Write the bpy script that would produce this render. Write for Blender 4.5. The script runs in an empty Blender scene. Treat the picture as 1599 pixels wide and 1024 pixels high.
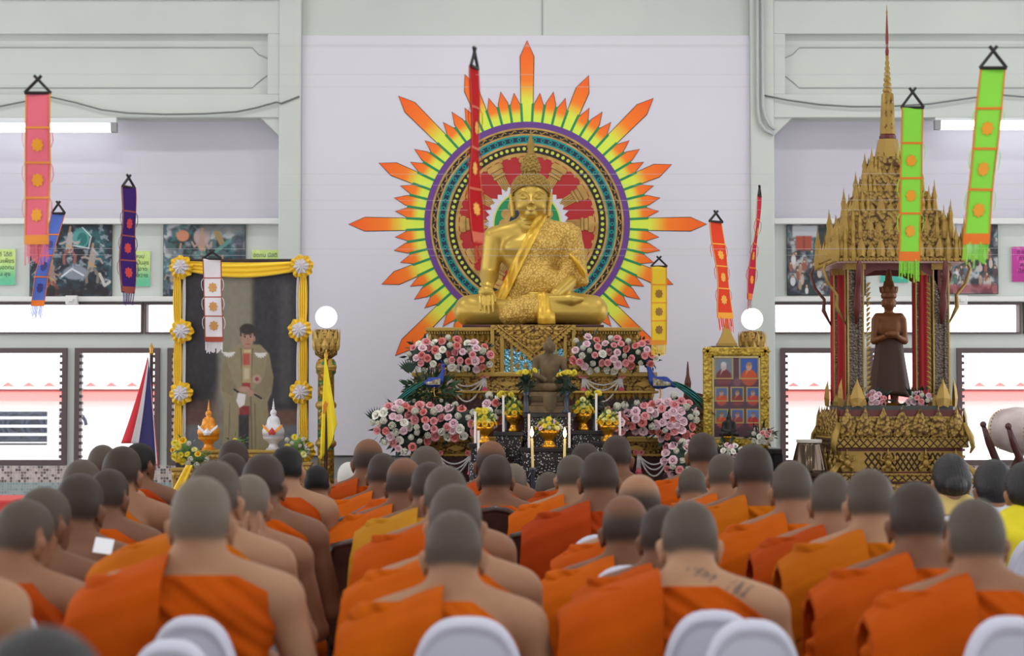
import bpy, bmesh, math, random
import numpy as np
import openvdb as vdb
from mathutils import Matrix, Vector
random.seed(7); RNG = np.random.default_rng(7)
PI = math.pi
SC = bpy.context.scene
COL = SC.collection

# ------------------------------------------------------------------ camera
FPX = 3109.0                      # focal length in pixels of the 1599 wide frame
CAMZ = 1.5
PITCH = math.atan((631 - 512) / FPX)
cam_d = bpy.data.cameras.new('camera'); cam = bpy.data.objects.new('camera', cam_d); COL.objects.link(cam)
cam_d.sensor_width = 36.0; cam_d.lens = FPX / 1599 * 36.0
cam.location = (0, 0, CAMZ); cam.rotation_euler = (PI / 2 + PITCH, 0, 0)
cam_d.clip_start = 0.1; cam_d.clip_end = 200
cam_d.dof.use_dof = True; cam_d.dof.focus_distance = 13.6
cam_d.dof.aperture_fstop = (cam_d.lens / 1000) / 0.022
SC.camera = cam

# ------------------------------------------------------------------ world, sun, exposure
SC.view_settings.view_transform = 'Standard'; SC.view_settings.look = 'None'
SC.view_settings.gamma = 1; SC.view_settings.use_curve_mapping = False
SC.view_settings.exposure = 0.0
wd = bpy.data.worlds.new('sky'); SC.world = wd; wd.use_nodes = True
bgn = wd.node_tree.nodes['Background']; bgn.inputs[0].default_value = (0.93, 0.95, 1.0, 1); bgn.inputs[1].default_value = 2.6
sun_d = bpy.data.lights.new('sun', 'SUN'); sun = bpy.data.objects.new('sun', sun_d); COL.objects.link(sun)
sun_d.energy = 5.0; sun_d.angle = math.radians(3); sun_d.color = (1, .97, .92)
sun.rotation_euler = (math.radians(38), 0, 0)        # high sun from behind the hall, lighting the yard beyond the windows

def lin(c):
    c = c / 255.0
    return c / 12.92 if c <= .04045 else ((c + .055) / 1.055) ** 2.4
def C(r, g, b): return (lin(r), lin(g), lin(b), 1.0)

# ------------------------------------------------------------------ pixels to places
def W(px, py, Y):
    """point at depth Y seen at (px, py) of the 1599x1024 frame"""
    x = (px - 799.5) / FPX; v = -(py - 512) / FPX
    c, s = math.cos(PITCH), math.sin(PITCH)
    dy = c - v * s; dz = s + v * c
    t = Y / dy
    return Vector((x * t, Y, CAMZ + dz * t))
def WX(px, Y): return W(px, 631, Y).x
def WZ(py, Y): return W(800, py, Y).z

# ------------------------------------------------------------------ materials
MATS = {}
def nt(m): return m.node_tree.nodes, m.node_tree.links
def mat(name, col, rough=.6, metal=0.0, bump=None, mix=None, emit=None, sheen=0, spec=None, coat=0, trans=0, ior=None, alpha=None):
    """principled material; bump=(scale, strength[, kind]); mix=(colour2, scale, lo, hi[, kind])"""
    if name in MATS: return MATS[name]
    m = bpy.data.materials.new(name); m.use_nodes = True; N, L = nt(m); b = N['Principled BSDF']
    b.inputs['Base Color'].default_value = col; b.inputs['Roughness'].default_value = rough; b.inputs['Metallic'].default_value = metal
    if sheen: b.inputs['Sheen Weight'].default_value = sheen
    if spec is not None: b.inputs['Specular IOR Level'].default_value = spec
    if coat: b.inputs['Coat Weight'].default_value = coat
    if trans: b.inputs['Transmission Weight'].default_value = trans
    if ior: b.inputs['IOR'].default_value = ior
    if alpha is not None: b.inputs['Alpha'].default_value = alpha
    if emit: b.inputs['Emission Color'].default_value = emit[0]; b.inputs['Emission Strength'].default_value = emit[1]
    tc = None
    if bump or mix: tc = N.new('ShaderNodeTexCoord')
    def tex(kind, scale):
        if kind == 'voronoi':
            t = N.new('ShaderNodeTexVoronoi'); t.inputs['Scale'].default_value = scale; L.new(tc.outputs['Object'], t.inputs['Vector']); return t.outputs['Distance']
        if kind == 'wave':
            t = N.new('ShaderNodeTexWave'); t.inputs['Scale'].default_value = scale; t.inputs['Distortion'].default_value = 3; L.new(tc.outputs['Object'], t.inputs['Vector']); return t.outputs['Fac']
        t = N.new('ShaderNodeTexNoise'); t.inputs['Scale'].default_value = scale; t.inputs['Detail'].default_value = 4; L.new(tc.outputs['Object'], t.inputs['Vector']); return t.outputs['Fac']
    if mix:
        f = tex(mix[4] if len(mix) > 4 else 'noise', mix[1])
        r = N.new('ShaderNodeMapRange'); r.inputs['From Min'].default_value = mix[2]; r.inputs['From Max'].default_value = mix[3]; L.new(f, r.inputs['Value'])
        x = N.new('ShaderNodeMix'); x.data_type = 'RGBA'; x.inputs['A'].default_value = col; x.inputs['B'].default_value = mix[0]
        L.new(r.outputs['Result'], x.inputs['Factor']); L.new(x.outputs['Result'], b.inputs['Base Color'])
    if bump:
        f = tex(bump[2] if len(bump) > 2 else 'noise', bump[0])
        bp = N.new('ShaderNodeBump'); bp.inputs['Strength'].default_value = bump[1]; bp.inputs['Distance'].default_value = .01
        L.new(f, bp.inputs['Height']); L.new(bp.outputs['Normal'], b.inputs['Normal'])
    MATS[name] = m
    return m
def attr_mat(name, rough=.6, metal=0, attr='paint'):
    """colour from a per-vertex paint attribute (printed pictures, cloth prints, painted boards)"""
    if name in MATS: return MATS[name]
    m = bpy.data.materials.new(name); m.use_nodes = True; N, L = nt(m); b = N['Principled BSDF']
    a = N.new('ShaderNodeAttribute'); a.attribute_name = attr; L.new(a.outputs['Color'], b.inputs['Base Color'])
    b.inputs['Roughness'].default_value = rough; b.inputs['Metallic'].default_value = metal; MATS[name] = m
    return m

# ------------------------------------------------------------------ objects
def tag(o, label, cat, group=None, kind=None):
    o['label'] = label; o['category'] = cat
    if group: o['group'] = group
    if kind: o['kind'] = kind
    return o
def thing(name, label, cat, loc=(0, 0, 0), rotz=0.0, group=None):
    o = bpy.data.objects.new(name, None); o.empty_display_size = .1; COL.objects.link(o)
    o.location = loc; o.rotation_euler = (0, 0, rotz)
    return tag(o, label, cat, group)
def link(name, me, m, parent=None, loc=None):
    o = bpy.data.objects.new(name, me); COL.objects.link(o)
    ms = m if isinstance(m, (list, tuple)) else [m]
    if len(me.materials) == 0:
        for q in ms: me.materials.append(q)
    else:
        for i, q in enumerate(ms):
            if me.materials[i] != q:
                o.material_slots[i].link = 'OBJECT'; o.material_slots[i].material = q
    if parent: o.parent = parent
    if loc is not None: o.location = loc
    return o
def npmesh(name, V, F, smooth=True, mi=None):
    V = np.asarray(V, dtype=np.float32); F = np.asarray(F, dtype=np.int32)
    me = bpy.data.meshes.new(name); n = F.shape[1]
    me.vertices.add(len(V)); me.vertices.foreach_set('co', V.ravel())
    me.loops.add(F.size); me.loops.foreach_set('vertex_index', F.ravel())
    me.polygons.add(len(F)); me.polygons.foreach_set('loop_start', np.arange(0, F.size, n, dtype=np.int32))
    me.polygons.foreach_set('loop_total', np.full(len(F), n, dtype=np.int32))
    me.polygons.foreach_set('use_smooth', np.full(len(F), smooth, dtype=bool))
    if mi is not None: me.polygons.foreach_set('material_index', np.asarray(mi, dtype=np.int32))
    me.update(calc_edges=True); me.validate()
    return me
def set_attr(me, name, arr):
    arr = np.asarray(arr, dtype=np.float32)
    if arr.ndim == 1:
        a = me.attributes.new(name, 'FLOAT', 'POINT'); a.data.foreach_set('value', arr)
    else:
        if arr.shape[1] == 3: arr = np.concatenate([arr, np.ones((len(arr), 1), np.float32)], 1)
        a = me.attributes.new(name, 'FLOAT_COLOR', 'POINT'); a.data.foreach_set('color', arr.ravel())

class G:
    """collects shapes into ONE mesh; coordinates are given in the place's own frame, minus origin o"""
    def __init__(s, o=(0, 0, 0)): s.v = []; s.f = []; s.m = []; s.cur = 0; s.o = Vector(o)
    def add(s, vs, fs):
        b = len(s.v); s.v += [tuple(Vector(p) - s.o) for p in vs]; s.f += [tuple(i + b for i in q) for q in fs]; s.m += [s.cur] * len(fs); return s
    def box(s, x0, x1, y0, y1, z0, z1):
        vs = [(x, y, z) for z in (z0, z1) for y in (y0, y1) for x in (x0, x1)]
        return s.add(vs, [(0, 2, 3, 1), (4, 5, 7, 6), (0, 1, 5, 4), (2, 6, 7, 3), (0, 4, 6, 2), (1, 3, 7, 5)])
    def cbox(s, c, d): return s.box(c[0] - d[0] / 2, c[0] + d[0] / 2, c[1] - d[1] / 2, c[1] + d[1] / 2, c[2] - d[2] / 2, c[2] + d[2] / 2)
    def tbox(s, c, w0, d0, w1, d1, z0, z1):
        """tapered box"""
        vs = [(c[0] + i * w / 2, c[1] + j * d / 2, z) for (w, d, z) in ((w0, d0, z0), (w1, d1, z1)) for j in (-1, 1) for i in (-1, 1)]
        return s.add(vs, [(0, 2, 3, 1), (4, 5, 7, 6), (0, 1, 5, 4), (2, 6, 7, 3), (0, 4, 6, 2), (1, 3, 7, 5)])
    def tube(s, pts, r, n=8, cap=True, squash=1.0):
        pts = [Vector(p) for p in pts]; rs = r if isinstance(r, (list, tuple)) else [r] * len(pts)
        vs = []; fs = []; up = None
        for i, p in enumerate(pts):
            t = (pts[min(i + 1, len(pts) - 1)] - pts[max(i - 1, 0)])
            t = t.normalized() if t.length > 1e-9 else Vector((0, 0, 1))
            if up is None: up = Vector((0, 0, 1)) if abs(t.z) < .9 else Vector((0, 1, 0))
            a = t.cross(up); a.normalize(); b = a.cross(t); up = b
            for k in range(n):
                w = 2 * PI * k / n; vs.append(p + a * (rs[i] * math.cos(w)) + b * (rs[i] * squash * math.sin(w)))
        for i in range(len(pts) - 1):
            for k in range(n): fs.append((i * n + k, i * n + (k + 1) % n, (i + 1) * n + (k + 1) % n, (i + 1) * n + k))
        if cap: fs.append(tuple(range(n - 1, -1, -1))); fs.append(tuple((len(pts) - 1) * n + k for k in range(n)))
        return s.add(vs, fs)
    def lathe(s, prof, n=20, c=(0, 0, 0), sx=1, sy=1, rot=0, lobes=0, lob=0):
        vs = []; fs = []; m = len(prof)
        for (r, z) in prof:
            for k in range(n):
                w = 2 * PI * k / n + rot; q = r * (1 + (lob * math.cos(lobes * w) if lobes else 0))
                vs.append((c[0] + q * math.cos(w) * sx, c[1] + q * math.sin(w) * sy, c[2] + z))
        for i in range(m - 1):
            for k in range(n): fs.append((i * n + k, i * n + (k + 1) % n, (i + 1) * n + (k + 1) % n, (i + 1) * n + k))
        fs.append(tuple(range(n - 1, -1, -1))); fs.append(tuple((m - 1) * n + k for k in range(n)))
        return s.add(vs, fs)
    def sphere(s, c, r, n=12, m=8):
        rr = r if isinstance(r, (tuple, list)) else (r, r, r); vs = []; fs = []
        for i in range(m + 1):
            a = PI * i / m
            for k in range(n): vs.append((c[0] + rr[0] * math.sin(a) * math.cos(2 * PI * k / n), c[1] + rr[1] * math.sin(a) * math.sin(2 * PI * k / n), c[2] - rr[2] * math.cos(a)))
        for i in range(m):
            for k in range(n): fs.append((i * n + k, i * n + (k + 1) % n, (i + 1) * n + (k + 1) % n, (i + 1) * n + k))
        return s.add(vs, fs)
    def prism(s, poly, y0, y1):
        """polygon in x,z extruded along y"""
        n = len(poly); vs = [(x, y0, z) for x, z in poly] + [(x, y1, z) for x, z in poly]
        fs = [tuple(range(n)), tuple(range(2 * n - 1, n - 1, -1))] + [(i, i + n, (i + 1) % n + n, (i + 1) % n) for i in range(n)]
        return s.add(vs, fs)
    def grid(s, fn, nu, nv):
        vs = [fn(i / nu, j / nv) for j in range(nv + 1) for i in range(nu + 1)]
        fs = [(j * (nu + 1) + i, j * (nu + 1) + i + 1, (j + 1) * (nu + 1) + i + 1, (j + 1) * (nu + 1) + i) for j in range(nv) for i in range(nu)]
        return s.add(vs, fs)
    def leaf(s, base, u, up, nrm, w, h, t):
        """pointed raised petal (a Thai leaf motif): base centre, width axis u, height axis up, outward normal"""
        base, u, up, nrm = Vector(base), Vector(u), Vector(up), Vector(nrm)
        pr = [(-.36, 0), (-.5, .28), (-.3, .62), (-.1, .82), (0, 1), (.1, .82), (.3, .62), (.5, .28), (.36, 0)]
        vs = [base + u * (a * w) + up * (b * h) for a, b in pr]; c1 = base + up * (h * .06) + nrm * t * .8; c2 = base + up * (h * .34) + nrm * t; c3 = base + up * (h * .7) + nrm * (t * .7)
        i = len(vs); vs += [c1, c2, c3]
        fs = [(0, i, i + 1, 1), (1, i + 1, i + 2, 2), (2, i + 2, 3), (3, i + 2, 4), (4, i + 2, 5), (5, i + 2, 6), (6, i + 2, i + 1, 7), (7, i + 1, i, 8)]
        return s.add(vs, fs)
    def row(s, p0, p1, n, h, t, nrm=(0, -1, 0), up=(0, 0, 1), w=None, alt=1.0):
        p0, p1 = Vector(p0), Vector(p1); d = p1 - p0; L = d.length; u = d.normalized(); w = w or L / n
        for i in range(n): s.leaf(p0 + d * ((i + .5) / n), u, up, nrm, w * .98, h * (1 if i % 2 == 0 else alt), t)
        return s
    def build(s, name, m, parent=None, smooth=False, loc=None, bevel=0, autosm=None):
        me = bpy.data.meshes.new(name); me.from_pydata(s.v, [], s.f); me.update()
        if smooth:
            me.polygons.foreach_set('use_smooth', [True] * len(me.polygons))
            if autosm: me.set_sharp_from_angle(angle=math.radians(autosm))
        ms = m if isinstance(m, (list, tuple)) else [m]
        for q in ms: me.materials.append(q)
        if len(ms) > 1: me.polygons.foreach_set('material_index', s.m)
        bm = bmesh.new(); bm.from_mesh(me); bmesh.ops.recalc_face_normals(bm, faces=bm.faces); bm.to_mesh(me); bm.free()
        o = bpy.data.objects.new(name, me); COL.objects.link(o)
        if parent: o.parent = parent
        if loc is not None: o.location = loc
        if bevel:
            b = o.modifiers.new('bevel', 'BEVEL'); b.width = bevel; b.segments = 2; b.limit_method = 'ANGLE'
        return o
def struct(name, o): o['kind'] = 'structure'; o.name = name; return o
def dup(root, loc=None, rotz=None, label=None, scale=None):
    r = root.copy(); COL.objects.link(r)
    if loc is not None: r.location = loc
    if rotz is not None: r.rotation_euler = (0, 0, rotz)
    if label: r['label'] = label
    if scale: r.scale = (scale,) * 3 if not isinstance(scale, (tuple, list)) else scale
    for ch in list(root.children):
        c = ch.copy(); COL.objects.link(c); c.parent = r
        for g in list(ch.children):
            d = g.copy(); COL.objects.link(d); d.parent = c
    return r

# ------------------------------------------------------------------ smooth implicit bodies
class SDF:
    def __init__(s, lo, hi, res):
        s.lo = np.array(lo, np.float32); s.res = res
        s.n = np.ceil((np.array(hi) - lo) / res).astype(int) + 1
        s.D = np.full(s.n, .12, np.float32)
        s.ax = [s.lo[i] + res * np.arange(s.n[i], dtype=np.float32) for i in range(3)]
    def _sl(s, lo, hi, pad):
        a = np.clip(np.floor((np.array(lo) - pad - s.lo) / s.res).astype(int), 0, s.n); b = np.clip(np.ceil((np.array(hi) + pad - s.lo) / s.res).astype(int) + 1, 0, s.n)
        return tuple(slice(int(a[i]), int(b[i])) for i in range(3))
    def _P(s, sl): return s.ax[0][sl[0]][:, None, None], s.ax[1][sl[1]][None, :, None], s.ax[2][sl[2]][None, None, :]
    def _mix(s, sl, d, k, op):
        D = s.D[sl]
        if op == 'sub':
            d = -d; h = np.clip(.5 - .5 * (D - d) / k, 0, 1); s.D[sl] = D * (1 - h) + d * h + k * h * (1 - h)
        else:
            h = np.clip(.5 + .5 * (D - d) / k, 0, 1); s.D[sl] = D * (1 - h) + d * h - k * h * (1 - h)
    def cone(s, a, b, ra, rb, k=.02, op='add', inf=0.0):
        a = np.array(a, np.float32); b = np.array(b, np.float32); ra += inf; rb += inf; R = max(ra, rb)
        sl = s._sl(np.minimum(a, b) - R, np.maximum(a, b) + R, k + 5 * s.res); X, Y, Z = s._P(sl)
        ab = b - a; L2 = float(ab @ ab) + 1e-9
        x, y, z = X - a[0], Y - a[1], Z - a[2]
        t = np.clip((x * ab[0] + y * ab[1] + z * ab[2]) / L2, 0, 1)
        d = np.sqrt((x - t * ab[0]) ** 2 + (y - t * ab[1]) ** 2 + (z - t * ab[2]) ** 2) - (ra + (rb - ra) * t)
        s._mix(sl, d, k, op); return s
    def ell(s, c, r, k=.02, M=None, op='add', inf=0.0):
        """ellipsoid; the rows of M are its local axes"""
        c = np.array(c, np.float32); r = np.array(r, np.float32) + inf; R = float(r.max())
        sl = s._sl(c - R, c + R, k + 5 * s.res); X, Y, Z = s._P(sl); x, y, z = X - c[0], Y - c[1], Z - c[2]
        if M is not None:
            M = np.array(M, np.float32); x, y, z = (M[0, 0] * x + M[0, 1] * y + M[0, 2] * z, M[1, 0] * x + M[1, 1] * y + M[1, 2] * z, M[2, 0] * x + M[2, 1] * y + M[2, 2] * z)
        k0 = np.sqrt((x / r[0]) ** 2 + (y / r[1]) ** 2 + (z / r[2]) ** 2); k1 = np.sqrt((x / r[0] ** 2) ** 2 + (y / r[1] ** 2) ** 2 + (z / r[2] ** 2) ** 2) + 1e-6
        s._mix(sl, k0 * (k0 - 1) / k1, k, op); return s
    def warp(s, fn):
        """D = fn(D, X, Y, Z) near the surface"""
        sl = (slice(None),) * 3; X, Y, Z = s._P(sl); s.D = fn(s.D, X, Y, Z).astype(np.float32); return s
    def mesh(s):
        D = np.clip(s.D, -4 * s.res, 4 * s.res)
        D[0] = D[-1] = 4 * s.res; D[:, 0] = D[:, -1] = 4 * s.res; D[:, :, 0] = D[:, :, -1] = 4 * s.res
        g = vdb.FloatGrid(4 * s.res); g.copyFromArray(np.ascontiguousarray(D)); P, Q = g.convertToQuads(0.0)
        return P * s.res + s.lo, Q[:, ::-1].astype(np.int32)
def smooth01(x, a, b):
    t = np.clip((x - a) / (b - a), 0, 1); return t * t * (3 - 2 * t)
# ------------------------------------------------------------------ hall shell
YW = 17.0
M_wallg = mat('wall_paint_green_white', C(206, 211, 205), .75, mix=(C(198, 204, 199), 1.2, .35, .7))
M_walll = mat('wall_paint_lilac', C(207, 203, 213), .8, mix=(C(200, 196, 207), .8, .35, .7))
M_board = mat('board_lilac_white', C(222, 219, 230), .7, mix=(C(216, 214, 226), .6, .35, .7))
M_trimw = mat('trim_white', C(226, 226, 224), .6)
M_grey = mat('wall_grey_lower', C(150, 150, 152), .8)
M_brownframe = mat('window_brown_wood', C(92, 74, 76), .5)
M_floor = mat('floor_tile', C(150, 140, 128), .25, mix=(C(128, 118, 108), 1.5, .3, .7))
M_ceil = mat('ceiling_paint', C(222, 222, 220), .9)
M_line = mat('groove_grey', C(160, 165, 162), .8)
M_cable = mat('cable_grey', C(120, 122, 122), .6)
def tile_mat(name, cols, scale, grout):
    m = bpy.data.materials.new(name); m.use_nodes = True; N, L = nt(m); b = N['Principled BSDF']
    tc = N.new('ShaderNodeTexCoord'); mp = N.new('ShaderNodeMapping'); mp.inputs['Rotation'].default_value = (PI / 2, 0, 0)
    L.new(tc.outputs['Object'], mp.inputs['Vector'])
    sn = N.new('ShaderNodeVectorMath'); sn.operation = 'SNAP'; sn.inputs[1].default_value = (1 / scale,) * 3; L.new(tc.outputs['Object'], sn.inputs[0])
    wn = N.new('ShaderNodeTexWhiteNoise'); L.new(sn.outputs[0], wn.inputs['Vector'])
    cr = N.new('ShaderNodeValToRGB'); cr.color_ramp.interpolation = 'CONSTANT'; L.new(wn.outputs['Value'], cr.inputs['Fac'])
    e = cr.color_ramp.elements; e[0].color = cols[0]; e[0].position = 0; e[1].color = cols[1]; e[1].position = 1 / len(cols)
    for i in range(2, len(cols)):
        q = e.new(i / len(cols)); q.color = cols[i]
    br = N.new('ShaderNodeTexBrick'); br.offset = 0; br.inputs['Scale'].default_value = scale; br.inputs['Mortar Size'].default_value = .06
    br.inputs['Brick Width'].default_value = 1; br.inputs['Row Height'].default_value = 1; br.inputs['Color1'].default_value = br.inputs['Color2'].default_value = (0, 0, 0, 1); br.inputs['Mortar'].default_value = (1, 1, 1, 1)
    L.new(mp.outputs['Vector'], br.inputs['Vector'])
    x = N.new('ShaderNodeMix'); x.data_type = 'RGBA'; L.new(br.outputs['Fac'], x.inputs['Factor']); L.new(cr.outputs['Color'], x.inputs['A']); x.inputs['B'].default_value = grout
    L.new(x.outputs['Result'], b.inputs['Base Color']); b.inputs['Roughness'].default_value = .3; MATS[name] = m; return m
M_mosaic = tile_mat('mosaic_pink_brown', [C(190, 172, 168), C(176, 156, 152), C(120, 98, 96), C(200, 186, 182), C(92, 78, 80), C(182, 166, 164)], 42, C(205, 200, 198))
M_mosaic2 = tile_mat('mosaic_grey_teal', [C(142, 158, 160), C(150, 166, 168), C(134, 150, 153), C(158, 170, 171)], 42, C(176, 184, 184))

g = G(); g.box(-7, 7, -9, 17.4, -.1, 0); struct('floor', g.build('floor', M_floor))
g = G(); g.box(-7, 7, -9, 17.4, 6.2, 6.3); struct('ceiling', g.build('ceiling', M_ceil))
# open side walls: parapet, posts and a lintel, daylight between the posts
for sgn, nm in ((-1, 'wall_left'), (1, 'wall_right')):
    g = G(); x0, x1 = (6.6, 6.85) if sgn > 0 else (-6.85, -6.6)
    g.box(x0, x1, -9, 17.4, 0, 1.0); g.box(x0, x1, -9, 17.4, 4.4, 6.2)
    for y in (-9, -4.6, -.2, 4.2, 8.6, 13.0, 17.0): g.box(x0, x1, y, y + .4, 1.0, 4.4)
    struct(nm, g.build(nm, M_wallg))
g = G(); g.box(-7, 7, -9.25, -9, 2.6, 6.2)
for a, b in ((-7, -5.2), (-3.0, -1.1), (1.1, 3.0), (5.2, 7)): g.box(a, b, -9.25, -9, 0, 2.6)
struct('wall_rear', g.build('wall_rear', M_wallg))
# front wall
def z(py, Y=YW): return WZ(py, Y)
def x(px, Y=YW): return WX(px, Y)
LX, RX = -6.6, 6.6
g = G()
xs = dict(cl0=x(436), cl1=x(470), cr0=x(1172), cr1=x(1208))
# window bands on both sides, built around the openings
WIN = []          # (x0, x1, z0, z1, kind)
zt0, zt1 = z(521), z(472); zl0, zl1 = z(726), z(543)
lowL = [(x(-340), x(-45)), (x(-30), x(103)), (x(115), x(248)), (x(260), x(393))]
lowR = [(x(1220), x(1346)), (x(1357), x(1485)), (x(1496), x(1632)), (x(1645), x(1940))]
trL = [(x(-340), x(-60)), (x(-48), x(221)), (x(224), x(400))]
trR = [(x(1209), x(1597)), (x(1601), x(1940))]
def band(x0, x1, z0, z1, holes, y0, y1):
    cur = x0
    for a, b in sorted(holes):
        if a > cur: g.box(cur, a, y0, y1, z0, z1)
        cur = b
    if x1 > cur: g.box(cur, x1, y0, y1, z0, z1)
for (a, b, low, tr) in ((LX, xs['cl0'], lowL, trL), (xs['cr1'], RX, lowR, trR)):
    band(a, b, zl0, zl1, low, YW + .05, YW + .2); band(a, b, zt0, zt1, tr, YW + .05, YW + .2)
    g.box(a, b, YW + .05, YW + .2, zl1, zt0)
    g.box(a, b, YW + .05, YW + .2, 0, zl0)
    g.box(a, b, YW + .05, YW + .2, zt1, z(345))          # band that carries the posters
    g.cur = 1; g.box(a, b, YW + .16, YW + .3, z(345), z(186)); g.cur = 0
    g.box(a, b, YW - .02, YW + .3, z(152), 6.2)
    g.box(a, b, YW + .06, YW + .3, z(186), z(152))
g.box(xs['cl1'], xs['cr0'], YW + .05, YW + .3, 0, 6.2)
struct('wall_front', g.build('wall_front', [M_wallg, M_walll]))
# columns, beams, ledges
n = 1
for a, b in ((xs['cl0'], xs['cl1']), (xs['cr0'], xs['cr1'])):
    q = G(); q.box(a, b, YW - .12, YW + .28, 0, 6.2); struct("trim_%d" % n, q.build("trim_%d" % n, M_wallg, bevel=.01)); n += 1
def trim(gb, m, bevel=.006):
    global n
    o = gb.build('trim_%d' % n, m, bevel=bevel); o['kind'] = 'structure'; n += 1; return o
for (a, b, s0) in ((LX, xs['cl0'], -1), (xs['cr1'], RX, 1)):
    q = G(); q.box(a, b, YW - .10, YW - .02, z(56), z(3)); q.box(a, b, YW - .14, YW - .02, z(3), 6.2)
    q.box(a, b, YW - .10, YW - .02, z(186), z(150))           # lower beam flange under the sunk panel
    inner = (b - .1, b) if s0 < 0 else (a, a + .1)
    q.box(inner[0], inner[1], YW - .10, YW - .02, z(150), z(56))
    trim(q, M_wallg)
    # carved line round the sunk panel, with notched corners
    e = x(418) if s0 < 0 else x(1224); far = a + .2 if s0 < 0 else b - .2; d = .09 * (-s0)
    zt, zb = z(75), z(138)
    pts = [(far, zt), (e - d * 1.6, zt), (e - d, zt - .06), (e, zt - .10), (e, zb + .12), (e - d, zb + .05), (e - d * 1.6, zb), (far, zb)]
    q = G(); q.tube([(px_, YW - .022, pz) for px_, pz in pts], .006, 6); trim(q, M_line, 0)
    # ledge over the posters and sill under them
    q = G(); q.box(a, b, YW - .03, YW + .05, z(350), z(341)); trim(q, M_trimw)
    q = G(); q.box(a, b, YW - .04, YW + .05, z(471), z(463)); trim(q, M_trimw)
    # dark shadow-gap bars of brown wood along the transoms
    # bracket corner under the beam
    cx_ = b if s0 < 0 else a
    q = G(); q.prism([(cx_, z(184)), (cx_ + s0 * -.0 - s0 * 0, z(214)), (cx_ + (-.17 if s0 < 0 else .17), z(184))], YW - .08, YW + .1); trim(q, M_wallg)
    q = G(); q.cur = 0; q.box(a, b, YW + .02, YW + .05, z(753), z(727)); q.cur = 1; q.box(a, b, YW + .02, YW + .05, 0, z(753)); trim(q, [M_mosaic, M_mosaic2], 0)
# big lilac-white board on the wall behind the altar
q = G(); q.box(xs['cl1'], xs['cr0'], YW - .06, YW + .05, z(711), z(57)); trim(q, M_board)
q = G(); q.box(xs['cl1'], xs['cr0'], YW - .03, YW + .05, z(57), 6.2); trim(q, M_wallg)
q = G(); q.box(xs['cl1'], xs['cr0'], YW - .02, YW + .05, 0, z(711) - .01); trim(q, M_grey)
q = G(); q.box(x(847) - .006, x(847) + .006, YW - .035, YW - .03, z(56), 6.0); trim(q, M_line, 0)
# windows
M_pane = mat('louvre_glass', (.9, .95, .95, 1), .05, alpha=.10, spec=.6)
wn_ = 1
for lst, z0, z1, louv in ((lowL, zl0, zl1, True), (trL, zt0, zt1, False), (lowR, zl0, zl1, True), (trR, zt0, zt1, False)):
    for (a, b) in lst:
        f = .042 if louv else .016; yy0, yy1 = YW + .02, YW + .14
        q = G(); q.box(a, b, yy0, yy1, z1 - f, z1); q.box(a, b, yy0, yy1, z0, z0 + f); q.box(a, a + f, yy0, yy1, z0 + f, z1 - f); q.box(b - f, b, yy0, yy1, z0 + f, z1 - f)
        if louv:     # clips that hold the blades
            k = 16
            for i in range(k):
                zz = z0 + f + (z1 - z0 - 2 * f) * (i + .5) / k
                for xa, xb in ((a + f, a + f + .022), (b - f - .022, b - f)): q.box(xa, xb, YW + .03, YW + .09, zz - .012, zz + .012)
        o = q.build('window_%d' % wn_, M_brownframe); o['kind'] = 'structure'; wn_ += 1
        p = G()
        if louv:
            for i in range(16):
                zz = z0 + f + (z1 - z0 - 2 * f) * (i + .5) / 16
                p.add([(a + f, YW + .05, zz - .032), (b - f, YW + .05, zz - .032), (b - f, YW + .075, zz + .032), (a + f, YW + .075, zz + .032)], [(0, 1, 2, 3)])
        else: p.add([(a + f, YW + .08, z0 + f), (b - f, YW + .08, z0 + f), (b - f, YW + .08, z1 - f), (a + f, YW + .08, z1 - f)], [(0, 1, 2, 3)])
        p.build('window_pane', M_pane, o)
# little junction boxes on the sill
for px_ in (113, 1500):
    q = G(); q.box(x(px_) - .05, x(px_) + .05, YW - .08, YW - .02, z(476), z(462)); q.box(x(px_) - .02, x(px_) + .02, YW - .1, YW - .08, z(472), z(467))
    tag(q.build('junction_box', M_trimw, bevel=.006), 'small white junction box on the window ledge ' + ('under the left battle picture' if px_ < 800 else 'right of the gold spired shrine'), 'box', 'junction boxes on the ledges')

# ------------------------------------------------------------------ yard beyond the windows
M_redtile = mat('red_roof_tile', C(196, 96, 92), .7); M_yard = mat('yard_concrete', C(190, 188, 184), .9); M_whitew = mat('yard_wall_white', C(240, 238, 236), .8)
g = G(); g.box(-25, 25, 17.4, 45, -.12, -.02); struct('ground', g.build('ground', M_yard))
yb = 25.0
t = thing('boundary_wall', 'white boundary wall with red tiled coping in the yard beyond the windows', 'wall', (0, yb, 0))
g = G((0, yb, 0)); g.box(-14, 14, yb, yb + .2, 0, WZ(622, yb)); g.build('wall_body', M_whitew, t)
g = G((0, yb, 0)); zr, ze = WZ(606, yb), WZ(626, yb)
g.add([(-14, yb - .18, ze), (14, yb - .18, ze), (14, yb + .1, zr), (-14, yb + .1, zr), (14, yb + .38, ze), (-14, yb + .38, ze)], [(0, 1, 2, 3), (3, 2, 4, 5), (0, 3, 5), (1, 4, 2)])
g.build('tile_coping', M_redtile, t)
g = G((0, yb, 0)); g.box(-14, 14, yb - .0, yb + .1, zr - .01, zr + .02); g.build('ridge_strip', M_whitew, t)
g = G((0, yb, 0))
i = -14.0
while i < 14:
    g.prism([(i, zr), (i + .06, zr + .035), (i + .12, zr + .075), (i + .18, zr + .035), (i + .24, zr)], yb + .02, yb + .1); i += .26
g.build('ridge_tile', M_redtile, t)
M_iron = mat('dark_blue_iron', C(46, 50, 84), .6)
xa, xb, yf = WX(-300, 20.5), WX(99, 20.5), 20.5
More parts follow.
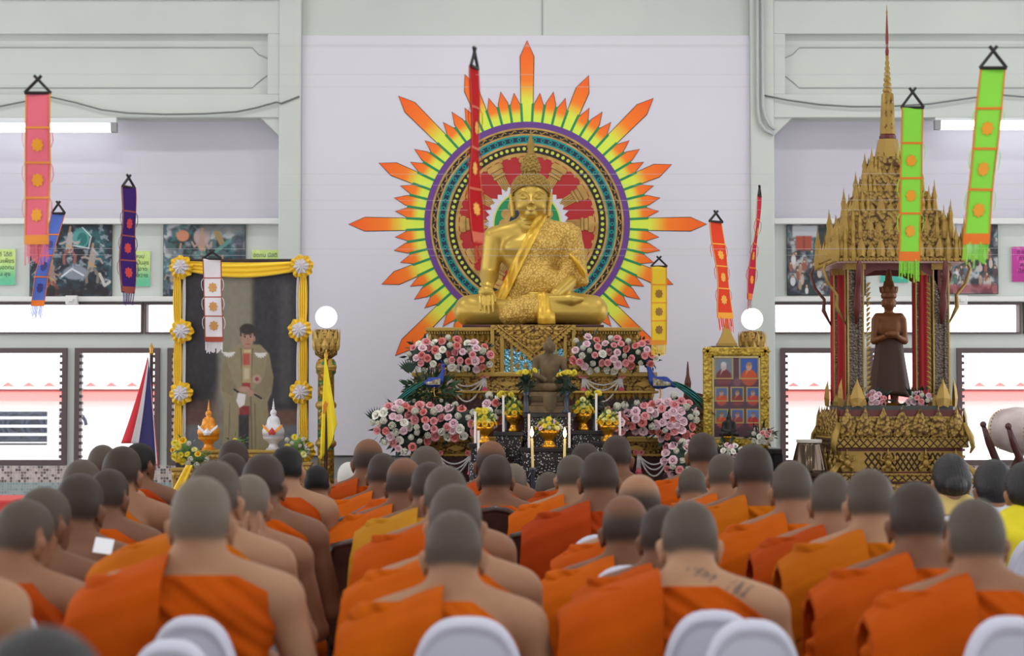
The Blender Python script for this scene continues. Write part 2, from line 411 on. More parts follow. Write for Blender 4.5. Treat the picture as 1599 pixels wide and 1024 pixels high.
t = thing('yard_fence', 'white rail fence with dark scrollwork seen through the far left window', 'fence', ((xa + xb) / 2, yf, 0))
g = G(t.location); 
for py in (640, 652, 665, 678, 692): g.box(xa, xb, yf, yf + .06, WZ(py + 2.5, yf), WZ(py - 2, yf))
g.box(xb - .16, xb - .04, yf - .02, yf + .08, 0, WZ(636, yf)); g.build('rail', M_whitew, t)
g = G(t.location); g.box(xa, xb, yf, yf + .1, 0, WZ(692, yf)); g.build('plinth', M_whitew, t)
g = G(t.location)
i = xa
while i < xb:
    r_ = .13
    for rr in (.13, .08): g.tube([(i + r_ + rr * math.cos(w * PI / 8), yf + .03, WZ(664, yf) + rr * math.sin(w * PI / 8)) for w in range(14)], .02, 5)
    i += .2
g.box(xa, xb, yf + .08, yf + .1, WZ(690, yf), WZ(642, yf)); g.build('scrollwork', M_iron, t)

# ------------------------------------------------------------------ tubes, cables, pipes on the wall
M_tube = mat('lit_tube', (1, 1, 1, 1), .5, emit=((.95, .98, 1, 1), 3.2)); M_fix = mat('lamp_fixture_white', C(225, 228, 230), .4)
def tube_light(x0, x1, z0, label, light=True):
    t = thing('tube_light', label, 'lamp', ((x0 + x1) / 2, YW + .02, z0), group='lit fluorescent tubes on the front wall')
    g = G(t.location); g.box(x0, x1, YW - .10, YW - .03, z0 + .03, WZ(186, YW)); g.build('batten', M_fix, t, bevel=.004)
    for e in (x0, x1 - .05):
        g = G(t.location); g.box(e, e + .05, YW - .10, YW - .03, z0 - .045, z0 + .035); g.build('end_cap', mat('cap_grey', C(150, 150, 152), .5), t)
    g = G(t.location); g.tube([(x0 + .05, YW - .065, z0 - .012), (x1 - .05, YW - .065, z0 - .012)], .034, 10); g.build('tube', M_tube, t, smooth=True)
tube_light(x(182) - 1.25, x(182), z(200), 'lit fluorescent tube under the beam at the far left behind pink banner')
tube_light(x(1460), x(1460) + 1.25, z(196), 'lit fluorescent tube under the beam at the right behind green banners')
def wire(pts, r, label, cat='cable', name='cable', m=None, group=None):
    g = G(); g.tube(pts, r, 6); return tag(g.build(name, m or M_cable, smooth=True), label, cat, group)
yq = YW - .13
wire([(x(a), yq, z(b)) for a, b in ((-60, 178), (0, 170), (40, 162), (80, 155), (120, 164), (160, 175), (200, 180), (260, 182), (320, 181), (370, 178), (400, 172), (432, 163), (440, 165), (468, 154))], .008, 'grey cable sagging along the left beam towards the white board')
wire([(x(a), yq, z(b)) for a, b in ((1190, 152), (1230, 160), (1280, 167), (1330, 170), (1380, 170), (1450, 166), (1520, 156), (1560, 152), (1610, 156))], .008, 'grey cable sagging along the right beam behind the gold spire')
wire([(x(a), YW - .15, z(b)) for a, b in ((1182, -60), (1182, 100), (1182, 175), (1185, 195), (1193, 207), (1207, 214))], .014, 'outer of two grey conduits bending round the right column', 'pipe', 'conduit', mat('conduit_grey', C(186, 188, 188), .5), 'conduits on the right column')
wire([(x(a), YW - .15, z(b)) for a, b in ((1190, -60), (1190, 100), (1190, 170), (1194, 188), (1201, 200), (1209, 206))], .014, 'inner of two grey conduits bending round the right column', 'pipe', 'conduit', mat('conduit_grey', C(186, 188, 188), .5), 'conduits on the right column')
# ceiling lamps over the hall (real battens, out of the frame)
for ix, xx_ in enumerate((-3.6, 0, 3.6)):
    for iy, yy_ in enumerate((1.5, 6.0, 10.5, 14.6)):
        t = thing('ceiling_lamp', 'white fluorescent batten on the hall ceiling', 'lamp', (xx_, yy_, 6.2), group='ceiling battens over the hall')
        g = G(t.location); g.box(xx_ - .7, xx_ + .7, yy_ - .12, yy_ + .12, 6.12, 6.2); g.build('batten', M_fix, t)
        ld = bpy.data.lights.new('tube_glow', 'AREA'); ld.shape = 'RECTANGLE'; ld.size = 1.3; ld.size_y = .2; ld.energy = 34; ld.color = (1, .985, .96)
        lo_ = bpy.data.objects.new('tube_glow', ld); COL.objects.link(lo_); lo_.parent = t; lo_.location = (0, 0, -.1)
# ------------------------------------------------------------------ painted wheel with rays on the board
M_paint = attr_mat('sign_paint', .55)
M_purple = mat('paint_purple', C(104, 60, 140), .6); M_goldp = mat('paint_gold', C(200, 158, 84), .6, mix=(C(174, 134, 64), 9, .4, .6))
M_blackp = mat('paint_black', C(28, 24, 28), .6); M_teal = mat('paint_teal', C(18, 146, 144), .6); M_navy = mat('paint_navy', C(20, 44, 66), .6)
M_lime = mat('paint_lime_dot', C(206, 214, 82), .6); M_redp = mat('paint_red', C(176, 30, 36), .6); M_greenp = mat('paint_green', C(24, 140, 84), .6)
M_lotusw = mat('paint_lotus_white', C(214, 212, 222), .6); M_goldline = mat('paint_gold_dark', C(120, 84, 40), .6)  # the darker gold is paint for the groove lines on the spokes
cen = W(823, 350, YW - .06); ks = (YW - .06) / FPX
wh = thing('dharma_wheel_mural', 'large round wheel mural with orange flame rays on the wall behind the golden statue', 'mural', cen)
def pol(r, a, yy): return (r * ks * math.cos(a), yy, r * ks * math.sin(a))
def annulus(r0, r1, y0, name, m, parent, n=160, g=None):
    own = g is None; g = g or G(); vs = []; fs = []
    for k in range(n):
        a = 2 * PI * k / n
        vs += [pol(r1, a, 0), pol(r1, a, y0), pol(max(r0, .01), a, y0), pol(max(r0, .01), a, 0)]
    for k in range(n):
        b, c = 4 * k, 4 * ((k + 1) % n)
        for q in range(3): fs.append((b + q, b + q + 1, c + q + 1, c + q))
    g.add(vs, fs)
    return g.build(name, m, parent) if own else g
TH = -.012
# the rays: 16 long ones and three short between each pair, with green bars between
def ray_mesh(L, w0, w1, sh):
    r0 = 158; k = 14; prof = []
    for i in range(k + 1):
        t = i / k; r = r0 + (sh - r0) * t; prof.append((r, (w0 + (w1 - w0) * t) / 2))
    prof.append((L, 0.25)); V = []; F = []; col = []
    lime, yel, org, red = np.array(C(214, 246, 80)[:3]), np.array(C(250, 214, 60)[:3]), np.array(C(255, 128, 14)[:3]), np.array(C(248, 92, 10)[:3])
    for (r, h) in prof:
        t = (r - r0) / (L - r0)
        if t < .28: c = lime + (yel - lime) * (t / .28) * .3
        elif t < .5: c = lime * .7 + yel * .3; c = c + (org - c) * (t - .28) / .22
        else: c = org + (red - org) * (t - .5) / .5
        for s_ in (-1, 1):
            for yy in (TH * .55, 0): V.append((r * ks, yy, s_ * h * ks)); col.append(c)
    for i in range(len(prof) - 1):
        b, c = 4 * i, 4 * (i + 1)
        F += [(b, b + 2, c + 2, c), (b, c, c + 1, b + 1), (b + 2, b + 3, c + 3, c + 2)]
    e = 4 * (len(prof) - 1); F += [(0, 1, 3, 2), (e, e + 2, e + 3, e + 1)]
    me = npmesh('ray', V, F, False); set_attr(me, 'paint', col); me.materials.append(M_paint)
    # dark outline as a slightly larger board behind
    g = G(); p = [(x_ * ks, z_ * ks) for x_, z_ in [(r0, -w0 / 2 - 1), (sh, -w1 / 2 - 1.1), (L + 2, 0), (sh, w1 / 2 + 1.1), (r0, w0 / 2 + 1)]]
    return me, p
longs = {0: 280, 1: 244, 2: 279, 3: 252, 4: 288, 5: 254, 6: 284, 7: 250, 8: 278, 9: 245, 10: 290, 11: 260, 12: 250, 13: 255, 14: 288, 15: 246}
cache = {}
for i in range(64):
    a = 2 * PI * i / 64
    if i % 4 == 0: key = ('L', longs[i // 4]); L, w0, w1, sh = longs[i // 4], 17, 21, longs[i // 4] - 24
    else: L = 211 if i % 4 == 2 else 206; key = ('S', L); w0, w1, sh = 12, 14.5, L - 18
    if key not in cache: cache[key] = ray_mesh(L, w0, w1, sh)
    me, p = cache[key]
    o = link('ray', me, M_paint, wh); o.rotation_euler = (0, -a, 0)
    g = G(); ca, sa = math.cos(a), math.sin(a); g.prism([(px_ * ca - pz * sa, px_ * sa + pz * ca) for px_, pz in p], TH * .25, 0)
    g.build('ray_outline', M_blackp, o).rotation_euler = (0, a, 0)
g = G()
for i in range(64):
    a = 2 * PI * (i + .5) / 64; ca, sa = math.cos(a), math.sin(a)
    g.prism([((px_ * ca - pz * sa) * ks, (px_ * sa + pz * ca) * ks) for px_, pz in ((156, -1.9), (190, -1.9), (190, 1.9), (156, 1.9))], TH * .7, 0)
g.build('green_bars', M_greenp, wh)
annulus(151, 161, TH, 'purple_ring', M_purple, wh)
g = G(); annulus(148.5, 151.5, TH * 1.1, '', None, None, g=g); annulus(139.3, 142, TH * 1.1, '', None, None, g=g); annulus(123.5, 127, TH * 1.1, '', None, None, g=g); g.build('gold_ring', M_goldp, wh)
annulus(141.5, 149, TH * 1.0, 'black_chain_ring', M_blackp, wh)
g = G()
for i in range(56):
    a0 = 2 * PI * i / 56
    g.tube([pol(145.2 + 1.9 * math.sin(PI * 2 * t / 6), a0 + t / 6 * .085, TH * 1.05) for t in range(7)], .0045, 4)
g.build('gold_links', M_goldp, wh)
annulus(126.5, 139.8, TH * .95, 'navy_ring', M_navy, wh)
g = G(); annulus(136.6, 139.4, TH * 1.05, '', None, None, g=g); annulus(127, 129.4, TH * 1.05, '', None, None, g=g)
for i in range(68):
    a = 2 * PI * i / 68; c_ = Vector(pol(133, a, TH * 1.0))
    g.tube([c_ + Vector((math.cos(w * PI / 5) * .0135, 0, math.sin(w * PI / 5) * .0135)) for w in range(11)], .0055, 5, cap=False)
g.build('teal_ring', M_teal, wh)
annulus(112, 124, TH * .9, 'black_dot_ring', M_blackp, wh)
g = G()
for i in range(82):
    a = 2 * PI * i / 82; g.lathe([(.0155, 0), (.0155, .006), (.001, .006)], 8)
    # turn the last disc to face the hall
    for q in range(len(g.v) - 24, len(g.v)):
        vx, vy, vz = g.v[q]; c_ = pol(118.2, a, TH * .9); g.v[q] = (c_[0] + vx, c_[1] - vz, c_[2] + vy)
g.build('yellow_dots', M_lime, wh)
annulus(40, 113, TH * .6, 'red_disc', M_redp, wh)
g = G(); annulus(107, 112.6, TH * .9, '', None, None, g=g)
for i in range(48):
    a = 2 * PI * i / 48; c_ = pol(107, a, 0); R_ = 2.8 * ks
    g.prism([(c_[0] + R_ * math.cos(w * PI / 6), c_[2] + R_ * math.sin(w * PI / 6)) for w in range(12)], TH * .85, 0)
g.build('gold_rim', M_goldp, wh)
for i in range(12):
    a = 2 * PI * i / 12; ca, sa = math.cos(a), math.sin(a)
    def pr(g, pts, y0): g.prism([((u * ca - v * sa) * ks, (u * sa + v * ca) * ks) for u, v in pts], y0, 0)
    g = G(); pr(g, [(58, -6), (84, -7.5), (84, 7.5), (58, 6)], TH); pr(g, [(84, -10), (88, -10), (88, 10), (84, 10)], TH * 1.2); pr(g, [(88, -8.5), (96, -10), (96, 10), (88, 8.5)], TH)
    pr(g, [(96, -12), (101, -13), (105, -11), (106, 0), (105, 11), (101, 13), (96, 12)], TH * 1.2)
    o = g.build('spoke', M_goldp, wh)
    g = G()
    for v in (-4.2, -1.5, 1.5, 4.2): pr(g, [(60, v * .9 - .4), (84, v * 1.2 - .4), (84, v * 1.2 + .4), (60, v * .9 + .4)], TH * 1.1)
    for u in (84, 89, 96): pr(g, [(u - .5, -10), (u + .5, -10), (u + .5, 10), (u - .5, 10)], TH * 1.3)
    g.build('flutes', M_goldline, o)
g = G()
for rr, off in ((65, .5), (68, 0)):
    for i in range(20):
        a = 2 * PI * (i + off) / 20; ca, sa = math.cos(a), math.sin(a)
        pts = [(48, -5), (56, -6.5), (61, -4), (rr, 0), (61, 4), (56, 6.5), (48, 5)]
        g.prism([((u * ca - v * sa) * ks, (u * sa + v * ca) * ks) for u, v in pts], TH * (1.2 if off else 1.1), 0)
g.build('lotus_petals', M_lotusw, wh)
annulus(1, 52, TH * 1.3, 'green_disc', M_greenp, wh); annulus(51, 53, TH * 1.4, 'lime_ring', M_lime, wh)
g = G(); annulus(1, 36, TH * 1.4, '', None, None, g=g)
for i in range(14):
    a = 2 * PI * i / 14; c_ = pol(36, a, 0); R_ = 8 * ks
    g.prism([(c_[0] + R_ * math.cos(w * PI / 6), c_[2] + R_ * math.sin(w * PI / 6)) for w in range(12)], TH * 1.38, 0)
g.build('gold_flower', M_goldp, wh); annulus(1, 28, TH * 1.5, 'navy_disc', M_navy, wh)
# ------------------------------------------------------------------ the large golden seated statue
M_gold = mat('gilded_skin', C(200, 168, 78), .38, .58, bump=(60, .03))
M_goldhair = mat('gilded_hair', C(158, 128, 62), .5, .5)
M_robep = mat('gold_patterned_robe', C(226, 192, 104), .5, .3, bump=(75, .6, 'voronoi'), mix=(C(186, 144, 58), 70, .3, .62, 'voronoi'))
M_robes = mat('gold_satin_sash', C(222, 178, 60), .36, .4, bump=(7, .3, 'wave'))
YB = 15.45; kb = YB / FPX
bo = Vector((WX(829, YB), YB, WZ(507, 15.0)))
bt = thing('buddha_statue', 'large golden seated Buddha statue in patterned gold robe on the tall altar', 'statue', bo)
def statue_body(s, inf=0.0, part='all'):
    k = .05
    if part in ('all', 'torso'):
        s.ell((0, .05, .2), (.28, .21, .2), k, inf=inf); s.cone((0, .06, .26), (0, .05, .5), .165, .185, k, inf=inf)
        s.ell((0, .04, .60), (.25, .165, .19), k, inf=inf); s.cone((-.22, .05, .715), (.22, .05, .715), .085, .085, k, inf=inf)
        s.ell((-.1, -.08, .62), (.1, .05, .06), .05, inf=inf); s.ell((.1, -.08, .62), (.1, .05, .06), .05, inf=inf)
        s.cone((-.2, .05, .735), (0, .05, .82), .06, .08, .05, inf=inf); s.cone((.2, .05, .735), (0, .05, .82), .06, .08, .05, inf=inf)
    if part == 'all':
        s.cone((0, .05, .78), (0, .02, .92), .09, .085, .03)
        for zz in (.80, .83): s.ell((0, .035, zz), (.098, .098, .012), .008)
    if part in ('all', 'arm'): s.cone((.285, .05, .7), (.345, .03, .40), .088, .068, .03, inf=inf)
def buddha_mesh():
    s = SDF((-.68, -.58, -.02), (.68, .42, 1.3), .0062)
    statue_body(s)
    # touching-earth arm
    s.cone((-.285, .05, .7), (-.325, .05, .40), .088, .07, .03); s.cone((-.325, .05, .40), (-.335, -.24, .30), .068, .045, .02)
    s.ell((-.345, -.31, .255), (.06, .055, .05), .03)
    for i, l in enumerate((.10, .125, .13, .115)):
        x_ = -.392 + .032 * i; s.cone((x_, -.345, .215), (x_ + .004, -.385, .215 - l * .5), .0155, .014, .006); s.cone((x_ + .004, -.385, .215 - l * .5), (x_ + .008, -.398, .215 - l), .014, .009, .006)
    s.cone((-.295, -.31, .25), (-.272, -.355, .18), .017, .011, .008)
    # resting arm and hand
    s.cone((.345, .03, .40), (.19, -.22, .245), .066, .045, .02); s.ell((.09, -.26, .225), (.1, .055, .028), .02)
    for i in range(4): s.cone((.03, -.225 - .024 * i, .228), (-.075 + .008 * abs(i - 1), -.235 - .02 * i, .224), .014, .01, .006)
    s.cone((.07, -.22, .245), (-.01, -.215, .25), .016, .011, .008)
    # crossed legs
    s.cone((.14, .02, .15), (.47, -.14, .125), .15, .115, .05); s.cone((-.14, .02, .15), (-.47, -.14, .125), .15, .115, .05)
    s.cone((.475, -.15, .115), (.02, -.36, .11), .11, .085, .03); s.cone((-.475, -.15, .115), (.02, -.34, .10), .11, .085, .03)
    s.cone((.08, -.35, .185), (.3, -.32, .195), .042, .04, .02); s.cone((.3, -.32, .195), (.385, -.3, .2), .04, .02, .02)
    # head
    s.ell((0, .03, 1.04), (.135, .15, .14), .02); s.ell((0, -.035, .975), (.117, .115, .135), .03); s.ell((0, -.105, .873), (.045, .036, .034), .03)
    s.ell((.062, -.09, .935), (.05, .045, .05), .03); s.ell((-.062, -.09, .935), (.05, .045, .05), .03)
    for q in (-1, 1):
        s.ell((q * .052, -.152, 1.0), (.036, .02, .016), .014, op='sub')
        s.ell((q * .052, -.128, .995), (.034, .02, .016), .006)
        s.cone((q * .088, -.125, .993), (q * .05, -.152, .985), .004, .0045, .003); s.cone((q * .05, -.152, .985), (q * .022, -.143, .993), .0045, .004, .003)
        pts = [(q * .014, -.155, 1.005), (q * .035, -.157, 1.038), (q * .068, -.145, 1.045), (q * .1, -.115, 1.025)]
        for a, b in zip(pts, pts[1:]): s.cone(a, b, .0075, .0065, .006)
        s.ell((q * .016, -.172, .948), (.012, .015, .011), .006)
        e = [(q * .138, .03, 1.055), (q * .15, .03, 1.03), (q * .148, .02, .98), (q * .14, .015, .93), (q * .136, .01, .87)]
        for a, b in zip(e, e[1:]): s.cone(a, b, .021, .018, .008)
    s.cone((0, -.152, 1.01), (0, -.185, .955), .0105, .016, .01)
    for a, b in (((-.03, -.146, .912), (0, -.163, .916)), ((0, -.163, .916), (.03, -.146, .912))): s.cone(a, b, .006, .01, .004)
    s.cone((-.018, -.15, .899), (.018, -.15, .899), .010, .010, .006); s.ell((0, -.16, .899), (.018, .012, .008), .006)
    return s.mesh()
link('body', npmesh('body', *buddha_mesh()), M_gold, bt)
# hair of small curls, with the crown dome
s = SDF((-.2, -.2, .95), (.2, .26, 1.42), .0042)
s.ell((0, .035, 1.065), (.15, .165, .14), .02); s.ell((0, .04, 1.245), (.07, .07, .07), .01); s.ell((0, .04, 1.31), (.052, .052, .045), .008)
def curls(D, X, Y, Z):
    a = np.arctan2(Y - .035, X); b = Z * 75; r = np.sqrt(X ** 2 + (Y - .035) ** 2)
    nn = np.where(Z < 1.2, 24, 14); D = D - .008 * np.cos(a * nn + PI * np.round(b / PI)) ** 2 * np.cos(b) ** 2
    line = 1.095 - .06 * np.clip(np.abs(X) / .15, 0, 1) ** 2 - np.clip(Y + .02, 0, .2) * .9      # hairline falls to the nape
    return np.maximum(D, (line - Z) * .8)
s.warp(curls); link('hair', npmesh('hair', *s.mesh()), M_goldhair, bt)
g = G()
for (cz_, rx_, ry_, rz_, cy_, n_, r_, z0_) in ((1.065, .15, .165, .14, .035, 330, .0125, 0), (1.245, .07, .07, .07, .04, 70, .0115, 1.2), (1.31, .052, .052, .045, .04, 40, .0105, 1.28)):
    for i in range(n_):
        zz = 1 - 2 * (i + .5) / n_; rr_ = math.sqrt(1 - zz * zz); a = i * 2.399963
        p = (rx_ * rr_ * math.cos(a), cy_ + ry_ * rr_ * math.sin(a), cz_ + rz_ * zz)
        hl = 1.10 - .06 * min(1, abs(p[0]) / .15) ** 2 - min(.2, max(0, p[1] + .02)) * .9
        if p[2] > max(hl, z0_): g.sphere(p, (r_, r_, r_), 8, 5)
g.build('hair_curls', M_goldhair, bt, smooth=True)
g = G(); g.lathe([(.02, 1.335), (.034, 1.35), (.034, 1.358), (.024, 1.366), (.03, 1.38), (.02, 1.392), (.027, 1.41), (.022, 1.44), (.014, 1.475), (.007, 1.51), (.002, 1.55)], 16, (0, .04, 0), lobes=8, lob=.12); g.build('flame_finial', M_goldhair, bt, smooth=True)
# robe across one shoulder
Ax, Az, Bx, Bz = .05, .86, -.31, .13
nl = math.hypot(Bx - Ax, Bz - Az); nx, nz = (Bz - Az) / nl * -1, (Bx - Ax) / nl
def edge(X, Z): return -((X - Ax) * nx + (Z - Az) * nz)       # negative inside the robe, zero along its diagonal hem
s = SDF((-.45, -.52, -.01), (.52, .36, .95), .0065)
statue_body(s, .016, 'torso'); statue_body(s, .03, 'arm')
s.cone((.34, .03, .43), (.40, -.02, .36), .08, .05, .03); s.cone((.30, .02, .5), (.2, -.14, .3), .06, .04, .05); s.ell((.05, -.12, .34), (.17, .1, .14), .06)
s.warp(lambda D, X, Y, Z: np.maximum(np.maximum(D - .003 * np.sin(edge(X, Z) * 70 + 6 * Y), edge(X, Z)), .20 - Z - .0 * X))
V, F = s.mesh(); link('robe', npmesh('robe', V, F), M_robep, bt)
s = SDF((-.25, -.52, -.01), (.24, -.12, .3), .006)
s.ell((-.06, -.36, .11), (.17, .1, .1), .03); s.ell((-.15, -.34, .07), (.1, .12, .07), .04); s.ell((.0, -.32, .14), (.13, .1, .09), .04)
s.warp(lambda D, X, Y, Z: np.maximum(D - .004 * np.sin(X * 60 + Z * 25), -Z)); link('lap_cloth', npmesh('lap_cloth', *s.mesh()), M_robep, bt)
s = SDF((.0, -.54, -.01), (.24, -.12, .32), .0055)
s.cone((.08, -.36, .2), (.11, -.44, .05), .045, .06, .03); s.cone((.11, -.44, .06), (.12, -.42, .0), .06, .06, .03); s.cone((.1, -.2, .22), (.08, -.36, .2), .04, .045, .03)
s.warp(lambda D, X, Y, Z: np.maximum(D - .004 * np.sin(X * 150), .003 - Z)); link('lap_sash', npmesh('lap_sash', *s.mesh()), M_robes, bt)
s = SDF((-.45, -.52, -.01), (.3, .36, .95), .0065)
statue_body(s, .03, 'torso'); s.ell((.05, -.12, .34), (.185, .115, .155), .06); s.cone((-.25, -.05, .25), (-.28, -.12, .12), .09, .06, .06)
def sash(D, X, Y, Z):
    e = edge(X, Z); D = D - .005 * np.sin(e * 110 + 3 * np.sin(Z * 8)); return np.maximum(np.maximum(D, e - .012), np.maximum(-(e + .07), .09 - Z))
s.warp(sash); link('shoulder_sash', npmesh('shoulder_sash', *s.mesh()), M_robes, bt)
g = G()
pts = [(.30, -.07, .56), (.36, -.07, .5), (.40, -.06, .43), (.42, -.03, .37)]
g.tube(pts, [.03, .045, .05, .02], 10, squash=.5); g.build('robe_end', M_robes, bt, smooth=True)
M_maroon = mat('maroon_lacquer', C(84, 30, 36), .35, mix=(C(64, 22, 28), 8, .4, .7))
# ------------------------------------------------------------------ altar tiers
def carved(name, base, dark, s1, s2, rough=.42, metal=.5):
    """gilded carving with a dark red-brown ground showing in the hollows"""
    return mat(name, base, rough, metal, bump=(s1, .8, 'voronoi'), mix=(dark, s1, .45, .75, 'voronoi'))
M_gcarve = carved('gilded_carving', C(172, 138, 68), C(84, 52, 32), 60, 0)
M_gplain = mat('gilded_plain', C(178, 146, 72), .42, .5, bump=(40, .15))
M_gold2 = mat('gilded_leaf_motif', C(182, 148, 74), .42, .5)
M_maroonspark = mat('maroon_with_mirror_chips', C(70, 28, 32), .3, .1, mix=(C(196, 190, 190), 55, .12, .04, 'voronoi'))
M_mirror = mat('blue_mirror_mosaic', C(112, 172, 200), .12, .75, mix=(C(226, 242, 250), 48, .28, .1, 'voronoi'), bump=(48, .5, 'voronoi'))
M_inlay = mat('black_lacquer_pearl_inlay', C(22, 15, 18), .4, 0, mix=(C(205, 204, 212), 75, .34, .22, 'voronoi'))
M_black = mat('black_lacquer', C(24, 18, 20), .25)
def px2(pxs, pys, Y): return [(WX(a, Y), WZ(b, Y)) for a, b in zip(pxs, pys)]

Yp = 14.95
def bx(g, pa, pb, ya, yb, pya, pyb, Y): g.box(WX(pa, Y), WX(pb, Y), ya, yb, WZ(pyb, Y), WZ(pya, Y))
# top pedestal
t = thing('altar_pedestal', 'tall gilded pedestal with mirror mosaic front directly under the golden statue', 'pedestal', (WX(832, Yp), 15.4, 0))
g = G(t.location); g.box(WX(722, 15), WX(943, 15), 14.96, 15.85, WZ(511, 15) - .01, WZ(507, 15.0)); g.build('seat_slab', M_maroon, t, bevel=.006)
g = G(t.location); bx(g, 668, 999, Yp + .06, 15.95, 516, 600, Yp); g.box(WX(690, Yp), WX(980, Yp), Yp + .12, 15.9, 0, WZ(600, Yp)); g.build('core', M_gcarve, t)
g = G(t.location); bx(g, 664, 1003, Yp + .0, 16.0, 511, 517, Yp); g.build('cornice', M_gplain, t, bevel=.006)
for a, b in ((668, 768), (898, 999)):
    g = G(t.location)
    for k_, (py, h, nn) in enumerate(((531, .075, 12), (548, .085, 8))): g.row((WX(a, Yp), Yp + .06, WZ(py, Yp)), (WX(b, Yp), Yp + .06, WZ(py, Yp)), nn, h, .02, alt=.8)
    q = 24
    for i in range(q):
        xx = WX(a, Yp) + (WX(b, Yp) - WX(a, Yp)) * (i + .5) / q; g.box(xx - .006, xx + .006, Yp + .03, Yp + .06, WZ(521, Yp), WZ(517, Yp))
    g.build('leaf_row', M_gold2, t)
Yc = 14.86
g = G(t.location); bx(g, 766, 899, Yc, Yp + .2, 507, 628, Yc); g.build('front_panel', M_gcarve, t)
g = G(t.location)
for a, b in ((766, 772), (781, 787), (797, 801), (866, 870), (880, 885), (893, 899)): g.box(WX(a, Yc), WX(b, Yc), Yc - .025, Yc, WZ(628, Yc), WZ(508, Yc))
bx(g, 800, 868, Yc - .03, Yc, 622, 628, Yc); g.build('pilaster', M_gplain, t, bevel=.004)
g = G(t.location); bx(g, 801, 866, Yc - .012, Yc, 530, 622, Yc); bx(g, 787, 797, Yc - .01, Yc, 545, 610, Yc); bx(g, 870, 880, Yc - .01, Yc, 545, 610, Yc); g.build('mirror_mosaic', M_mirror, t)
g = G(t.location)
for r_ in range(7):
    for c_ in range(5 + (r_ % 2)):
        px_ = 801 + 65 * (c_ + (.5 if r_ % 2 == 0 else 0)) / 5; py_ = 545 + r_ * 12.5
        if 804 < px_ < 863: cx_, cz_ = WX(px_, Yc), WZ(py_, Yc); g.leaf((cx_, Yc - .012, cz_ - .024), (1, 0, 0), (0, 0, 1), (0, -1, 0), .036, .05, .012)
g.build('gilt_bud', M_gold2, t)
# the V-shaped hanging apron
Ya = Yc - .03
g = G(t.location); g.prism(px2([768, 897, 834], [508, 508, 562], Ya), Ya, Ya + .03); g.build('apron', M_gcarve, t)
g = G(t.location)
for (p0, p1) in (((768, 508), (833, 562)), ((898, 508), (833, 562))):
    A_, B_ = W(p0[0], p0[1], Ya), W(p1[0], p1[1], Ya); n_ = 16
    for i in range(n_):
        c_ = A_ + (B_ - A_) * ((i + .5) / n_); g.cbox((c_.x, Ya - .004, c_.z), (.028, .016, .02))
    off = Vector((.045 if p0[0] < 800 else -.045, 0, 0)); g.tube([A_ + off + Vector((0, -.004, -.006)), B_ + Vector((0, -.004, .05))], .006, 5); g.tube([A_ + Vector((0, -.004, -.0)), B_ + Vector((0, -.006, -.006))], .008, 5)
cx_, cz_ = WX(833, Ya), WZ(511, Ya)
for (rr, nn, h_) in ((.05, 7, .04), (.1, 11, .045), (.155, 15, .045)):
    for i in range(nn):
        a = PI + PI * (i + .5) / nn; bx_ = cx_ + rr * math.cos(a); bz_ = cz_ + rr * math.sin(a) * .92
        tp = Vector((math.cos(a), 0, math.sin(a)))
        inside = (bz_ + tp.z * h_) > WZ(562, Ya) + abs(bx_ + tp.x * h_ - cx_) * (WZ(508, Ya) - WZ(562, Ya)) / (WX(898, Ya) - cx_) + .02
        if inside: g.leaf((bx_, Ya, bz_), (-tp.z, 0, tp.x), tp, (0, -1, 0), .04, h_, .012)
g.build('apron_leaf', M_gold2, t)
# lower tiers
def tier(name, label, Y, yb, pa, pb, py0, py1, py2, py3, cent):
    """gilt ledge py0, carved band to py1, hanging petals to py2, maroon skirt to py3, then legs to the floor"""
    t = thing(name, label, 'altar', (WX((pa + pb) / 2, Y), (Y + yb) / 2, 0), group=None)
    g = G(t.location); bx(g, pa, pb, Y - .04, yb, py0, py0 + 7, Y); bx(g, pa - 2, pb + 2, Y - .05, yb, py1 - 1, py1 + 3, Y); g.build('ledge', M_gplain, t, bevel=.006)
    g = G(t.location); bx(g, pa + 3, pb - 3, Y, yb, py0 + 6, py1, Y); g.build('carved_band', M_gcarve, t)
    g = G(t.location)
    n_ = 9
    for i in range(n_):
        c_ = pa + (pb - pa) * (i + .5) / n_; cz_ = (py0 + 7 + py1) / 2
        p = px2([c_ - 14, c_, c_ + 14, c_], [cz_, cz_ - 5, cz_, cz_ + 5], Y); g.prism(p, Y - .012, Y)
    g.build('lozenge', M_gold2, t)
    g = G(t.location); g.row((WX(pb - 4, Y), Y - .0, WZ(py1 + 2, Y)), (WX(pa + 4, Y), Y - .0, WZ(py1 + 2, Y)), int((pb - pa) / 9), (py2 - py1) * Y / FPX, .02, up=(0, 0, -1)); g.build('petal_row', M_gold2, t)
    g = G(t.location); bx(g, pa + 6, pb - 6, Y + .03, yb, py1 + 3, py3, Y); g.box(WX(pa + 12, Y), WX(pb - 12, Y), Y + .08, yb - .05, 0, WZ(py3, Y)); g.build('skirt', M_maroonspark, t)
    return t
tier('altar_tier', 'upper gilded altar step with hanging petals behind the small stone statue', 14.5, 14.84, 643, 1026, 581, 611, 624, 655, 833)
tier('altar_tier', 'lower gilded altar step with maroon skirt behind the black inlaid tables', 14.0, 14.5, 642, 1062, 683, 709, 712, 748, 833)
